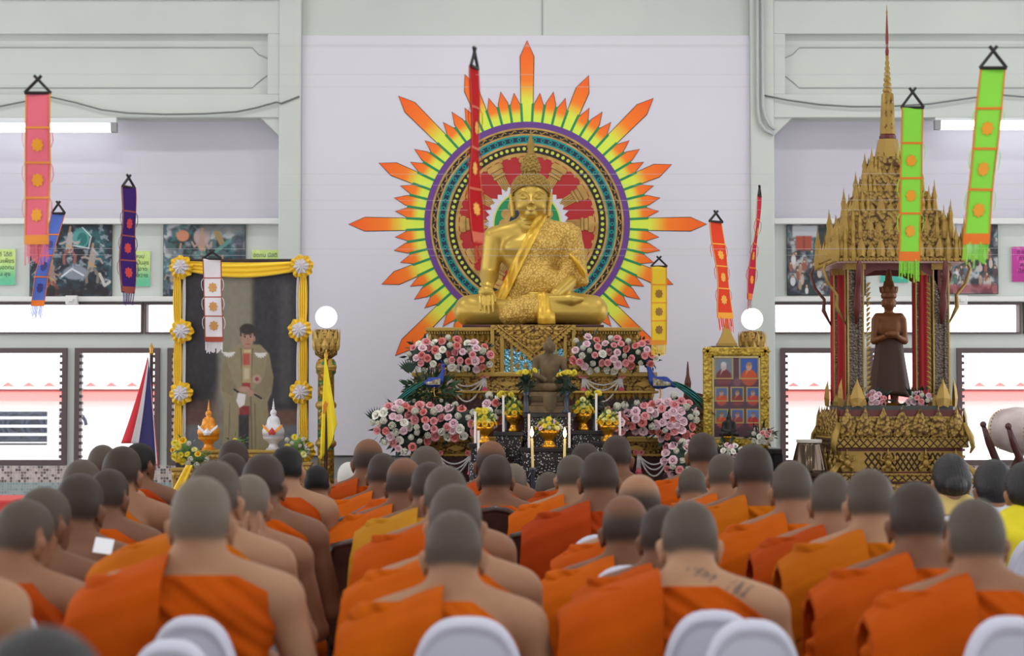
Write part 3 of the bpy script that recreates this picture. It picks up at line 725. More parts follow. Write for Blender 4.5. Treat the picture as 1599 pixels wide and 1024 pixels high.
# ------------------------------------------------------------------ black tables with pearl inlay
def inlaid_table(label, pa, pb, py, Y, depth=.34):
    x0, x1, zt = WX(pa, Y), WX(pb, Y), WZ(py, Y); xm = (x0 + x1) / 2
    t = thing('inlaid_altar_table', label, 'table', (xm, Y + depth / 2, 0))
    o = t.location; g = G(o); g.box(x0, x1, Y, Y + depth, zt - .03, zt); g.build('tabletop', M_black, t, bevel=.004)
    g = G(o); g.box(x0 + .015, x1 - .015, Y + .012, Y + depth - .012, zt - .12, zt - .03); g.build('frieze', M_inlay, t)
    g = G(o); hh = .035; w_ = x1 - x0
    g.prism([(x0 + .02, zt - .12), (x1 - .02, zt - .12), (x1 - .02, zt - .21), (x1 - .07, zt - .17), (xm + .05, zt - .155), (xm, zt - .19), (xm - .05, zt - .155), (x0 + .07, zt - .17), (x0 + .02, zt - .21)], Y + .02, Y + .04); g.build('apron', M_inlay, t)
    for sx_ in (0, 1):
        for sy_ in (0, 1):
            xx, yy = (x0 + .03, x1 - .03)[sx_], (Y + .035, Y + depth - .035)[sy_]; q = G(o)
            q.tube([(xx, yy, zt - .12), (xx, yy - .0, zt - .3), (xx, yy, .12), (xx, yy - .03 * (1 if sy_ == 0 else -1), .02), (xx, yy, 0)], [.03, .026, .024, .034, .03], 4); q.build('leg', M_inlay, t)
    g = G(o); g.box(x0 + .05, x1 - .05, Y + .045, Y + .06, .1, zt - .13); g.build('inlaid_panel', M_inlay, t)
    return t
inlaid_table('black pearl-inlaid table directly under the small stone statue', 816, 899, 645, 13.45)
inlaid_table('black pearl-inlaid table in front holding the middle flower bowl', 812, 893, 699, 12.98, .34)
inlaid_table('black pearl-inlaid table left of the small stone statue, under a yellow flower bowl', 771, 817, 674, 13.42)
inlaid_table('black pearl-inlaid table right of the small stone statue, under a yellow flower bowl', 891, 942, 672, 13.42)
inlaid_table('low black pearl-inlaid table at the far left of the altar set', 732, 786, 692, 13.0)
inlaid_table('low black pearl-inlaid table at the far right of the altar set', 925, 975, 690, 13.0)
# ------------------------------------------------------------------ small stone Buddha
M_stone = mat('weathered_stone', C(112, 92, 64), .8, bump=(30, .5), mix=(C(84, 68, 46), 9, .4, .65))
Ys = 13.6; o = Vector((WX(858, Ys), Ys, WZ(645, Ys)))
st = thing('stone_statue', 'small brown stone seated Buddha on the black inlaid table', 'statue', o)
def small_buddha(res=.0055):
    s = SDF((-.17, -.13, .12), (.17, .13, .56), res)
    s.cone((0, .02, .2), (0, .02, .33), .062, .07, .03); s.cone((-.07, .02, .37), (.07, .02, .37), .028, .028, .03); s.cone((0, .02, .38), (0, .01, .42), .022, .024, .01)
    s.ell((0, .005, .452), (.036, .04, .045), .01); s.ell((0, .015, .497), (.02, .02, .02), .008); s.cone((0, .015, .51), (0, .015, .535), .01, .004, .006)
    for q in (-1, 1):
        s.cone((q * .09, .02, .36), (q * .105, .01, .265), .026, .022, .01); s.cone((q * .105, .01, .265), (q * .03, -.07, .225), .022, .017, .01)
        s.cone((q * .05, .01, .185), (q * .125, -.03, .175), .045, .036, .02); s.cone((q * .125, -.035, .172), (-q * .03, -.09, .175), .034, .026, .01)
        s.ell((q * .037, .01, .45), (.006, .012, .024), .004)
    s.cone((0, -.036, .455), (0, -.046, .443), .004, .006, .004)
    return s.mesh()
link('body', npmesh('body', *small_buddha()), M_stone, st)
g = G(); 
for (w0, d0, w1, d1, z0, z1) in ((.30, .22, .30, .22, 0, .05), (.27, .2, .25, .19, .05, .075), (.25, .19, .29, .22, .075, .11), (.29, .22, .28, .21, .11, .145)): g.tbox((0, 0), w0, d0, w1, d1, z0, z1)
g.build('throne', M_stone, st, bevel=.006)
g = G(); g.grid(lambda u, v: (-.045 + .09 * u, -.105 - .014 * math.sin(PI * u) - .012 * math.sin(v * PI), .04 + .1 * v - .02 * math.sin(PI * u) * (1 - v)), 8, 6); g.build('throne_cloth', M_stone, st, smooth=True)

# ------------------------------------------------------------------ flowers
def petal(g, c, d, n, w, h, cup, tip=.3):
    """cupped petal from c along d, facing n"""
    c, d, n = Vector(c), Vector(d).normalized(), Vector(n).normalized(); u = d.cross(n).normalized()
    def f(a, b):
        ww = w * (math.sin(PI * (.12 + .76 * b)) ** .7) * (a - .5); return c + u * ww + d * (h * b) + n * (cup * (b ** 2) * .8 - cup * .9 * (1 - (2 * a - 1) ** 2) * math.sin(PI * b) * .5 + (tip * h * .3 * max(0, b - .7)))
    g.grid(f, 4, 3)
def rose_mesh():
    g = G(); rr = random.Random(3)
    for ring, (nn, r0, el, w, h, cup) in enumerate(((3, .1, 1.35, .55, .5, -.12), (5, .16, 1.1, .7, .62, -.1), (6, .2, .75, .8, .72, .02), (7, .2, .32, .85, .78, .18))):
        for i in range(nn):
            a = 2 * PI * (i + .4 * ring) / nn + rr.uniform(-.1, .1); d = Vector((math.cos(a) * math.cos(el), math.sin(a) * math.cos(el), math.sin(el))); out = Vector((-math.cos(a) * math.sin(el), -math.sin(a) * math.sin(el), math.cos(el)))
            petal(g, (math.cos(a) * r0 * .3, math.sin(a) * r0 * .3, 0), d, out, w, h, -cup)
    g.sphere((0, 0, .3), (.17, .17, .24), 8, 6); return g
def bud_mesh():
    g = G()
    for ring, (nn, el, w, h) in enumerate(((3, 1.45, .7, .9), (4, 1.25, .8, .95), (5, 1.0, .85, .9))):
        for i in range(nn):
            a = 2 * PI * (i + .5 * ring) / nn; d = Vector((math.cos(a) * math.cos(el), math.sin(a) * math.cos(el), math.sin(el))); out = Vector((-math.cos(a) * math.sin(el), -math.sin(a) * math.sin(el), math.cos(el)))
            petal(g, (0, 0, -.1), d, out, w, h, .12)
    g.sphere((0, 0, .3), (.24, .24, .36), 8, 6); return g
def mum_mesh():
    g = G()
    for ring, (nn, el, h) in enumerate(((7, 1.2, .5), (11, .8, .75), (14, .35, .95), (14, .05, 1.0))):
        for i in range(nn):
            a = 2 * PI * (i + .5 * ring) / nn; d = Vector((math.cos(a) * math.cos(el), math.sin(a) * math.cos(el), math.sin(el))); s_ = Vector((-math.sin(a), math.cos(a), 0)); b = Vector((0, 0, .05 * (3 - ring)))
            g.add([b - s_ * .05, b + s_ * .05, b + d * h * .7 + s_ * .13, b + d * h + Vector((0, 0, .05)), b + d * h * .7 - s_ * .13], [(0, 1, 2, 3, 4)])
    g.sphere((0, 0, .12), (.3, .3, .2), 8, 5); return g
def leaf_cloud(cx, cy, cz, rx, ry, rz, n_, size, seed=1, long=2.2):
    g = G(); rr = random.Random(seed)
    for i in range(n_):
        while True:
            p = Vector((rr.uniform(-1, 1), rr.uniform(-1, 1), rr.uniform(-1, 1)))
            if p.length < 1: break
        c = Vector((cx + p.x * rx, cy + p.y * ry, cz + p.z * rz)); d = (Vector((p.x, p.y - .4, p.z + rr.uniform(-.5, .5))) + Vector((rr.uniform(-.6, .6),) * 3)).normalized()
        u = d.cross(Vector((rr.uniform(-1, 1), rr.uniform(-1, 1), rr.uniform(-1, 1)))).normalized(); s_ = size * rr.uniform(.7, 1.3)
        g.add([c, c + d * s_ * long * .4 + u * s_ * .35, c + d * s_ * long, c + d * s_ * long * .4 - u * s_ * .35], [(0, 1, 2, 3)])
    return g
proto_me = {}
for nm, fn in (('rose', rose_mesh), ('bud', bud_mesh), ('mum', mum_mesh)):
    o_ = fn().build('tmp', M_black, smooth=True); proto_me[nm] = o_.data; o_.data.materials.clear(); o_.data.materials.append(M_black); bpy.data.objects.remove(o_)
def fl(name, a, b, r=.7): return mat(name, a, r, mix=(b, 14, .35, .65))
FM = dict(pink=fl('rose_pink', C(232, 150, 156), C(240, 178, 182)), salmon=fl('rose_salmon', C(226, 126, 124), C(234, 156, 150)), pale=fl('carnation_pale_pink', C(238, 202, 212), C(244, 218, 224)),
          white=fl('rose_white', C(250, 248, 240), C(244, 243, 230)), yellow=fl('mum_yellow', C(228, 206, 40), C(238, 224, 90)), lime=fl('mum_pale_yellow', C(232, 228, 130), C(240, 238, 180)), hot=fl('flower_hot_pink', C(206, 70, 96), C(220, 100, 120)), gold=fl('marigold_yellow', C(240, 190, 30), C(246, 208, 60)))
M_leaf = mat('leaf_green', C(52, 84, 50), .6, mix=(C(34, 58, 38), 9, .4, .6)); M_leafd = mat('leaf_dark_green', C(36, 60, 44), .6, mix=(C(26, 44, 34), 9, .4, .6)); M_leafl = mat('leaf_light_green', C(96, 130, 66), .6, mix=(C(70, 104, 52), 9, .4, .6))
def flower(parent, kind, c, colour, size, out=(0, -1, .25), name=None, rr=random):
    o_ = bpy.data.objects.new(name or {'rose': 'rose', 'bud': 'rosebud', 'mum': 'chrysanthemum'}[kind], proto_me[kind]); COL.objects.link(o_); o_.parent = parent
    o_.location = c; o_.scale = (size,) * 3
    q = Vector((out[0] + rr.uniform(-.35, .35), out[1], out[2] + rr.uniform(-.25, .35))).to_track_quat('Z', 'Y'); o_.rotation_euler = q.to_euler()
    o_.material_slots[0].link = 'OBJECT'; o_.material_slots[0].material = FM[colour]; return o_
def arrangement(name, label, Y, blobs, n_, seed, mixw, cat='flowers', size=(.030, .044), leafn=170, leafm=None, leafs=.03, mindist=9.5, base=None, group=None, floor=None):
    """blobs: (px, py, rx, ry) discs in the frame, bulging 12 cm toward the hall"""
    rr = random.Random(seed); cx_ = sum(b[0] for b in blobs) / len(blobs); zb = min(WZ(b[1] + b[3], Y) for b in blobs)
    t = thing(name, label, cat, (WX(cx_, Y), Y, zb if floor is None else floor), group=group); o = t.location
    fo = G()
    for i, (px_, py_, rx, ry) in enumerate(blobs):
        q = leaf_cloud(WX(px_, Y) - o.x, 0, WZ(py_, Y) - o.z, (rx + 4) * Y / FPX, .09, (ry + 4) * Y / FPX, leafn // len(blobs), leafs, seed + i); fo.add(q.v, q.f)
        # moss core behind the flowers
        fo.sphere((WX(px_, Y) - o.x, .03, WZ(py_, Y) - o.z), ((rx - 3) * Y / FPX, .07, (ry - 3) * Y / FPX), 12, 8)
    fo.o = Vector((0, 0, 0)); f_ = fo.build('foliage', leafm or M_leafd, t); f_['kind'] = 'stuff'
    pts = []; tries = 0
    while len(pts) < n_ and tries < 6000:
        tries += 1; b = rr.choices(blobs, [q[2] * q[3] for q in blobs])[0]; a, r_ = rr.uniform(0, 2 * PI), math.sqrt(rr.random())
        px_, py_ = b[0] + b[2] * r_ * math.cos(a), b[1] + b[3] * r_ * math.sin(a)
        if all((px_ - q[0]) ** 2 + (py_ - q[1]) ** 2 > mindist ** 2 for q in pts): pts.append((px_, py_, r_, a))
    for (px_, py_, r_, a) in pts:
        kind, colour = rr.choices([m[:2] for m in mixw], [m[2] for m in mixw])[0]; yy = -.11 * math.sqrt(max(0, 1 - r_ * r_)) - .01
        flower(t, kind, (WX(px_, Y) - o.x, yy, WZ(py_, Y) - o.z), colour, rr.uniform(*size) * (1.3 if kind == 'bud' else 1) * Y / 14.5, (r_ * math.cos(a) * .8, -1, -r_ * math.sin(a) * .8 + .2), rr=rr)
    return t
PINKS = [('rose', 'pink', 3), ('rose', 'salmon', 2.2), ('rose', 'pale', 2.6), ('bud', 'white', 3.6), ('rose', 'white', 2.2)]
arrangement('flower_arrangement', 'pink and white rose arrangement on the upper altar step left of the statue', 14.4, [(668, 556, 34, 22), (702, 553, 34, 24), (738, 555, 30, 22)], 54, 11, PINKS)
arrangement('flower_arrangement', 'pink and white rose arrangement on the upper altar step right of the statue', 14.4, [(922, 552, 29, 26), (960, 554, 34, 25), (1000, 552, 28, 22)], 54, 12, PINKS)
lt = arrangement('flower_arrangement', 'broad pink rose arrangement at lower left of altar, spilling down', 13.85, [(620, 660, 36, 32), (672, 657, 36, 28), (718, 660, 34, 26), (640, 690, 28, 16), (772, 640, 16, 22)], 78, 13, PINKS, leafn=260, size=(.034, .048))
arrangement('flower_arrangement', 'broad pink rose arrangement at lower right of altar beside photo frame', 13.85, [(1050, 655, 38, 34), (1000, 650, 32, 24), (1060, 685, 28, 24), (962, 655, 20, 24)], 78, 14, [('rose', 'pink', 3), ('rose', 'salmon', 2), ('rose', 'pale', 4), ('bud', 'white', 2)], leafn=260, size=(.034, .048))
arrangement('flower_arrangement', 'small white and pink flower bunch low in front of the right altar arrangement', 13.3, [(1058, 718, 22, 26)], 16, 15, [('bud', 'white', 3), ('rose', 'pale', 2), ('rose', 'pink', 1)], size=(.034, .046), leafn=90)
def flower_stand(label, px_, py_, Y):
    zt = WZ(py_, Y); t = thing('flower_stand', label, 'stand', (WX(px_, Y), Y, 0)); g = G()
    g.lathe([(.14, 0), (.14, .02), (.03, .06), (.022, zt - .1), (.06, zt - .03), (.08, zt), (.05, zt)], 16); g.build('pedestal', M_black, t, smooth=True, autosm=40)
flower_stand('slim black stand under the low white and pink bunch', 1058, 736, 13.3)
t = thing('fern_spray', 'green fern and white lily spray around the left peacock', 'plant', (WX(672, 14.1), 14.1, WZ(632, 14.1)))
fo = leaf_cloud(0, 0, .1, .17, .1, .11, 330, .03, 5, 2.6); f_ = fo.build('foliage', M_leaf, t); f_['kind'] = 'stuff'
for px_, py_ in ((648, 626), (662, 630), (690, 626), (700, 632), (632, 622)): flower(t, 'bud', (WX(px_, 14.1) - t.location.x, -.1, WZ(py_, 14.1) - t.location.z), 'white', .03)
# leafy palm sprigs on the outer edges
for px_, py_, lab in ((588, 648, 'dark palm leaf sprig at the outer left edge of the roses'), (640, 572, 'dark palm leaf sprig beside the upper left roses')):
    t = thing('palm_sprig', lab, 'leaf', W(px_, py_ + 10, 13.95)); g = G()
    for i in range(9):
        a = PI * .55 + .9 * (i - 4) * .22; g.leaf((0, 0, 0), (math.sin(a), 0, -math.cos(a)), (math.cos(a), -.2, math.sin(a)), (0, -1, 0), .022, .11, .004)
    g.build('frond', M_leafd, t)
# gold bowls heaped with yellow flowers
M_bowl = mat('polished_gold_bowl', C(224, 156, 40), .22, .8)
def flower_bowl(label, px_, pyb, pyt, Y, w_, mixw=None, seed=1, group='yellow flower bowls on the altar tables'):
    zb, zt = WZ(pyb, Y), WZ(pyt, Y); H = zt - zb; k_ = Y / FPX
    t = thing('flower_bowl', label, 'bowl', (WX(px_, Y), Y, zb), group=None); r_ = w_ * k_ / 2
    g = G(); g.lathe([(r_ * .55, 0), (r_ * .58, .012), (r_ * .42, .03), (r_ * .34, .05), (r_ * .5, .065), (r_ * .78, .09), (r_ * .86, .12), (r_ * .82, .12), (r_ * .6, .10)], 24); g.build('bowl', M_bowl, t, smooth=True)
    g = G(); g.lathe([(r_ * .8, .11), (r_ * .85, .14), (r_ * .55, H * .7), (r_ * .12, H * .96)], 12)
    q = leaf_cloud(0, 0, .11 + (H - .11) * .4, r_ * .85, r_ * .85, (H - .11) * .5, 60, .022, seed); g.add(q.v, q.f); f_ = g.build('foliage', M_leafl, t); f_['kind'] = 'stuff'
    rr = random.Random(seed); lev = 5
    for j in range(lev):
        zz = .125 + (H - .125) * (j + .2) / lev; rr_ = r_ * (1.0 - .8 * j / lev); nn = max(1, int(9 - 1.7 * j))
        for i in range(nn):
            a = -PI * .5 + 2 * PI * (i + .5 * (j % 2)) / nn; kind, colour = rr.choices([m[:2] for m in (mixw or [('mum', 'yellow', 3), ('mum', 'lime', 2)])], [m[2] for m in (mixw or [('', '', 3), ('', '', 2)])])[0]
            if j == 0 and not mixw: colour = 'gold'; kind = 'rose'
            flower(t, kind, (rr_ * .95 * math.cos(a), rr_ * .95 * math.sin(a), zz), colour, rr.uniform(.018, .026), (math.cos(a), math.sin(a), .5), rr=rr)
    return t
flower_bowl('gold bowl of yellow flowers on the table left of the stone statue', 803, 674, 620, 13.58, 34, seed=21)
flower_bowl('gold bowl of yellow flowers on the table right of the stone statue', 910, 672, 620, 13.58, 34, seed=22)
flower_bowl('gold bowl of yellow flowers at the left end of the altar tables', 757, 692, 640, 13.15, 34, seed=23)
flower_bowl('gold bowl of yellow flowers at the right end of the altar tables', 950, 690, 640, 13.15, 34, seed=24)
flower_bowl('gold bowl of mixed pale flowers on the front table between lit candles', 857, 699, 652, 13.12, 40, [('mum', 'yellow', 2), ('bud', 'white', 2), ('rose', 'pale', 2), ('mum', 'lime', 2)], seed=25)
# tall vases of yellow chrysanthemums
M_vase = mat('dark_blue_grey_vase', C(58, 62, 74), .3)
def mum_vase(label, px_, pyb, pyt, Y, wv, seed):
    zb, zt = WZ(pyb, Y), WZ(pyt, Y); H = zt - zb; t = thing('flower_vase', label, 'vase', (WX(px_, Y), Y, zb)); hv = H * .5
    g = G(); g.lathe([(.026, 0), (.028, .01), (.016, .03), (.02, hv * .5), (.018, hv * .8), (.03, hv), (.026, hv), (.014, hv * .8)], 14); g.build('vase', M_vase, t, smooth=True)
    g = leaf_cloud(0, 0, hv + (H - hv) * .35, wv * .6, wv * .6, (H - hv) * .45, 70, .028, seed); g.lathe([(.018, hv * .9), (wv * .5, H * .86), (wv * .4, H * .93)], 10); f_ = g.build('foliage', M_leafd, t); f_['kind'] = 'stuff'
    rr = random.Random(seed)
    for i in range(15):
        a, q = rr.uniform(0, 2 * PI), wv * math.sqrt(rr.random()); flower(t, 'mum', (q * math.cos(a), q * math.sin(a), H - .015 + rr.uniform(-.02, .012)), 'yellow', .024, (math.cos(a) * .5, math.sin(a) * .5 - .5, .8), rr=rr)
mum_vase('dark vase of yellow chrysanthemums left of the stone statue', 822, 645, 578, 13.5, .058, 31)
mum_vase('dark vase of yellow chrysanthemums right of the stone statue', 884, 645, 578, 13.5, .058, 32)
mum_vase('dark vase of yellow chrysanthemums behind the left flower bowl', 791, 674, 612, 13.7, .05, 33)
mum_vase('dark vase of yellow chrysanthemums behind the right flower bowl', 927, 672, 612, 13.7, .05, 34)
mum_vase('dark vase of yellow chrysanthemums behind the far left flower bowl', 753, 692, 638, 13.28, .035, 35)
# candles
M_wax = mat('white_wax', C(236, 228, 222), .5); M_waxy = mat('pale_yellow_wax', C(226, 208, 140), .5); M_flame = mat('candle_flame', (1, 1, 1, 1), .5, emit=((1.0, .62, .22, 1), 9)); M_brass = mat('brass', C(190, 140, 60), .3, .8); M_wick = mat('wick_black', C(20, 18, 16), .9)
def candle(label, px_, pyt, pyb, Y, r, m, lit=False, holder=True, base=None, lean=0):
    zt, zb = WZ(pyt, Y), WZ(pyb, Y); z0 = zb if base is None else base
    t = thing('candle', label, 'candle', (WX(px_, Y), Y, z0)); o = t.location
    g = G(o); g.tube([(o.x, Y, zb), (o.x + lean, Y, zt)], r, 12); c_ = g.build('stick', m, t, smooth=True, autosm=40)
    g = G(o); g.tube([(o.x + lean, Y, zt - .002), (o.x + lean, Y, zt + .012)], .0018, 5); g.build('wick', M_wick, t)
    if base is not None:
        g = G(); hb = zb - base; g.lathe([(.04, 0), (.042, .008), (.012, .02), (.009, hb * .5), (.012, hb - .03), (.024, hb - .012), (.024, hb + .004), (.011, hb + .006)], 14); g.build('holder', M_vase, t, smooth=True)
    if lit:
        g = G(o); g.lathe([(.001, 0), (.009, .012), (.012, .026), (.009, .042), (.004, .058), (.0008, .07)], 10, (o.x + lean, Y, zt + .006)); g.build('flame', M_flame, t, smooth=True)
        ld = bpy.data.lights.new('candle_glow', 'POINT'); ld.energy = .6; ld.color = (1, .6, .25); ld.shadow_soft_size = .03; q = bpy.data.objects.new('candle_glow', ld); COL.objects.link(q); q.parent = t; q.location = (lean, -.03, zt + .05 - z0)
    return t
candle('tall lit yellow candle left of the two at the centre', 832, 684, 731, 12.75, .0085, M_waxy, True, base=0, lean=-.006)
candle('tall lit yellow candle right of the two at the centre', 881, 685, 726, 12.75, .0085, M_waxy, True, base=0, lean=.004)
candle('white candle on the table left of the stone statue, beside the flower bowl', 786, 617, 674, 13.46, .008, M_wax)
candle('white candle on the table right of the stone statue, beside the flower bowl', 931, 614, 672, 13.46, .008, M_wax)
candle('white candle just left of the front table, below the stone statue', 826, 646, 699, 13.03, .008, M_wax)
candle('white candle just right of the front table, below the stone statue', 889, 644, 699, 13.03, .008, M_wax)
candle('white candle in front of the far left flower bowl', 742, 642, 692, 13.05, .008, M_wax)
candle('white candle in front of the far right flower bowl', 968, 642, 690, 13.05, .008, M_wax)
candle('slim short white candle at the left end, nearest the front', 747, 672, 712, 12.85, .008, M_wax, base=0)
# pearl garlands with pink tassels
M_pearl = mat('jasmine_white', C(224, 220, 218), .6, bump=(160, .6, 'voronoi'))
def garland(label, px0, px1, py, Y, sags, tas, extra=None):
    t = thing('garland', label, 'garland', (WX((px0 + px1) / 2, Y), Y, WZ(py, Y))); o = t.location; g = G(o)
    A_, B_ = W(px0, py, Y), W(px1, py, Y)
    for s_ in sags:
        n_ = 14; g.tube([(A_.x + (B_.x - A_.x) * i / n_, Y - .008, A_.z - 4 * s_ * Y / FPX * (i / n_) * (1 - i / n_)) for i in range(n_ + 1)], .0062, 6)
    for p in (A_, B_):
        for dx in (-.014, -.005, .005, .014): g.tube([(p.x + dx * .4, Y - .008, p.z), (p.x + dx, Y - .01, p.z - tas * Y / FPX)], .005, 5)
    g.build('strand', M_pearl, t, smooth=True)
    for p in (A_, B_):
        q = G(o); q.lathe([(.006, .02), (.022, 0), (.026, -.02), (.004, -.026)], 10, (p.x, Y - .01, p.z - tas * Y / FPX)); q.build('tassel', FM['hot'], t, smooth=True)
        for dx in (-.02, .018): flower(t, 'rose', (p.x - o.x + dx, -.02, p.z - o.z + .012), 'salmon', .024)
    return t
garland('white garland swag with pink tassels on the upper altar step, left side', 701, 757, 589, 14.49, (14, 22, 38), 19)
garland('white garland swag with pink tassels on the upper altar step, right side', 911, 970, 589, 14.49, (12, 20, 38), 19)
garland('white garland swag with pink tassels on the lower altar step, left side', 684, 735, 710, 13.93, (14, 22, 30), 26)
garland('white garland swag with pink tassels on the lower altar step, right side', 997, 1045, 709, 13.93, (16, 24, 34), 26)
# peacocks
M_pblue = mat('peacock_blue', C(36, 62, 150), .4, .2); M_pteal = mat('peacock_teal', C(28, 118, 120), .45, .2, mix=(C(30, 84, 60), 22, .35, .6)); M_pgreen = mat('peacock_green', C(40, 110, 70), .5, .2, mix=(C(24, 90, 110), 20, .4, .6)); M_pwhite = mat('peacock_wing_pale', C(190, 186, 160), .6, mix=(C(120, 100, 70), 40, .4, .6))
def peacock(label, px_, py_, Y, tail_dir, sc):
    t = thing('peacock_figurine', label, 'figurine', W(px_, py_, Y)); t.scale = (sc * tail_dir * -1, sc, sc)
    s = SDF((-.12, -.06, -.02), (.16, .06, .32), .005)         # faces -x, tail toward +x
    s.ell((.02, 0, .12), (.065, .042, .045), .02); s.cone((-.03, 0, .14), (-.055, 0, .22), .03, .014, .02); s.cone((-.055, 0, .22), (-.05, 0, .255), .013, .011, .01); s.ell((-.055, 0, .268), (.018, .013, .014), .005); s.cone((-.065, 0, .267), (-.088, 0, .262), .006, .002, .004)
    s.cone((.06, 0, .13), (.12, 0, .10), .03, .015, .02)
    link('body', npmesh('body', *s.mesh()), M_pblue, t)
    g = G()
    for i in range(5): g.tube([(-.05, (i - 2) * .003, .28), (-.045 + .004 * i, (i - 2) * .007, .31)], [.001, .003], 5)
    g.build('crest', M_pblue, t)
    for s_ in (-1, 1):
        g = G(); g.grid(lambda u, v: (-.03 + .12 * u, s_ * (.044 - .012 * u + .006 * math.sin(PI * v)), .10 + .055 * v * (1 - .6 * u) + .0 * u), 6, 4); g.build('wing', M_pwhite, t, smooth=True)
    g = G()
    for i in range(13):
        a = (i - 6) / 6; b = .3 + .04 * math.cos(i * 2.1)
        pts = [Vector((.07 + b * .95 * u, a * .07 * u + .006 * math.sin(i), .13 - .22 * u ** 1.4 + .03 * (1 - abs(a)) * math.sin(PI * u) + a * .01)) for u in (0, .2, .4, .6, .8, 1)]
        g.tube(pts, [.008, .013, .015, .016, .019, .006], 6, squash=.35)
    g.build('tail', M_pteal, t, smooth=True)
    for s_ in (-1, 1):
        g = G(); g.tube([(.02, s_ * .018, .09), (.025, s_ * .018, .04), (.015, s_ * .018, .0)], .005, 5)
        for dx in (-.03, -.02, .015): g.tube([(.015, s_ * .018, .004), (.015 + dx, s_ * (.018 + .006), .0)], .003, 4)
        g.build('foot', M_brass, t)
    return t
peacock('blue peacock figurine with green tail above the lower left roses', 682, 619, 13.98, 1, .82)
peacock('blue peacock figurine with teal tail at the right end of the altar', 1026, 625, 14.35, -1, 1.05)
# ------------------------------------------------------------------ painted pictures
def n2(shape, sc, seed):
    r = np.random.default_rng(seed); out = np.zeros(shape); amp = 1.0
    for o_ in range(3):
        k = max(2, int(sc * 2 ** o_)); a = r.random((k + 2, k + 2)); yy = np.linspace(0, k, shape[0]); xx = np.linspace(0, k, shape[1])
        y0 = yy.astype(int); x0 = xx.astype(int); fy = (yy - y0)[:, None]; fx = (xx - x0)[None]; fy = fy * fy * (3 - 2 * fy); fx = fx * fx * (3 - 2 * fx)
        out += amp * (a[y0][:, x0] * (1 - fy) * (1 - fx) + a[y0 + 1][:, x0] * fy * (1 - fx) + a[y0][:, x0 + 1] * (1 - fy) * fx + a[y0 + 1][:, x0 + 1] * fy * fx); amp *= .5
    return out / 1.75
class Paint:
    """a picture painted with soft brush shapes on a fine grid, in its own u, v units"""
    def __init__(s, x0, x1, y0, y1, nx, ny, bg):
        s.x, s.y = np.meshgrid(np.linspace(x0, x1, nx), np.linspace(y0, y1, ny)); s.c = np.zeros(s.x.shape + (3,)); s.c[:] = bg; s.nx, s.ny = nx, ny
    def put(s, m, col): m = np.clip(m, 0, 1)[..., None]; s.c = s.c * (1 - m) + np.array(col) * m
    def rect(s, a, b, c, d, col, soft=1.0, op=1): s.put(op * smooth01(s.x, a - soft, a + soft) * (1 - smooth01(s.x, b - soft, b + soft)) * smooth01(s.y, c - soft, c + soft) * (1 - smooth01(s.y, d - soft, d + soft)), col)
    def ell(s, cx, cy, rx, ry, col, soft=.15, op=1):
        d = np.sqrt(((s.x - cx) / rx) ** 2 + ((s.y - cy) / ry) ** 2); s.put(op * (1 - smooth01(d, 1 - soft, 1 + soft)), col)
    def line(s, pts, w, col, op=1, soft=.6):
        for (a, b), (c, d) in zip(pts, pts[1:]):
            L2 = (c - a) ** 2 + (d - b) ** 2 + 1e-9; t = np.clip(((s.x - a) * (c - a) + (s.y - b) * (d - b)) / L2, 0, 1)
            q = np.hypot(s.x - a - t * (c - a), s.y - b - t * (d - b)); s.put(op * (1 - smooth01(q, w / 2 - soft, w / 2 + soft)), col)
    def poly(s, pts, col, op=1, soft=.8):
        ins = np.zeros(s.x.shape, bool); dist = np.full(s.x.shape, 1e9); n_ = len(pts)
        for i in range(n_):
            (a, b), (c, d) = pts[i], pts[(i + 1) % n_]
            cr = ((b > s.y) != (d > s.y)) & (s.x < (c - a) * (s.y - b) / ((d - b) if d != b else 1e-9) + a); ins ^= cr
            L2 = (c - a) ** 2 + (d - b) ** 2 + 1e-9; t = np.clip(((s.x - a) * (c - a) + (s.y - b) * (d - b)) / L2, 0, 1); dist = np.minimum(dist, np.hypot(s.x - a - t * (c - a), s.y - b - t * (d - b)))
        sd = np.where(ins, dist, -dist); s.put(op * smooth01(sd, -soft, soft), col)
    def mesh(s, name, w, h):
        """upright panel, w x h metres, bottom centre at the origin, facing -y; the top row of the painting is the top"""
        U, Vv = np.meshgrid(np.linspace(-w / 2, w / 2, s.nx), np.linspace(h, 0, s.ny)); V = np.stack([U.ravel(), np.zeros(U.size), Vv.ravel()], 1)
        i = np.arange(s.nx * s.ny).reshape(s.ny, s.nx); F = np.stack([i[:-1, :-1], i[1:, :-1], i[1:, 1:], i[:-1, 1:]], -1).reshape(-1, 4)
        c = np.clip(s.c, 0, 255) / 255; c = np.where(c <= .04045, c / 12.92, ((c + .055) / 1.055) ** 2.4)
        me = npmesh(name, V, F, False); set_attr(me, 'paint', c.reshape(-1, 3)); return me
M_print = attr_mat('printed_picture', .45); M_mural = attr_mat('painted_canvas', .7)
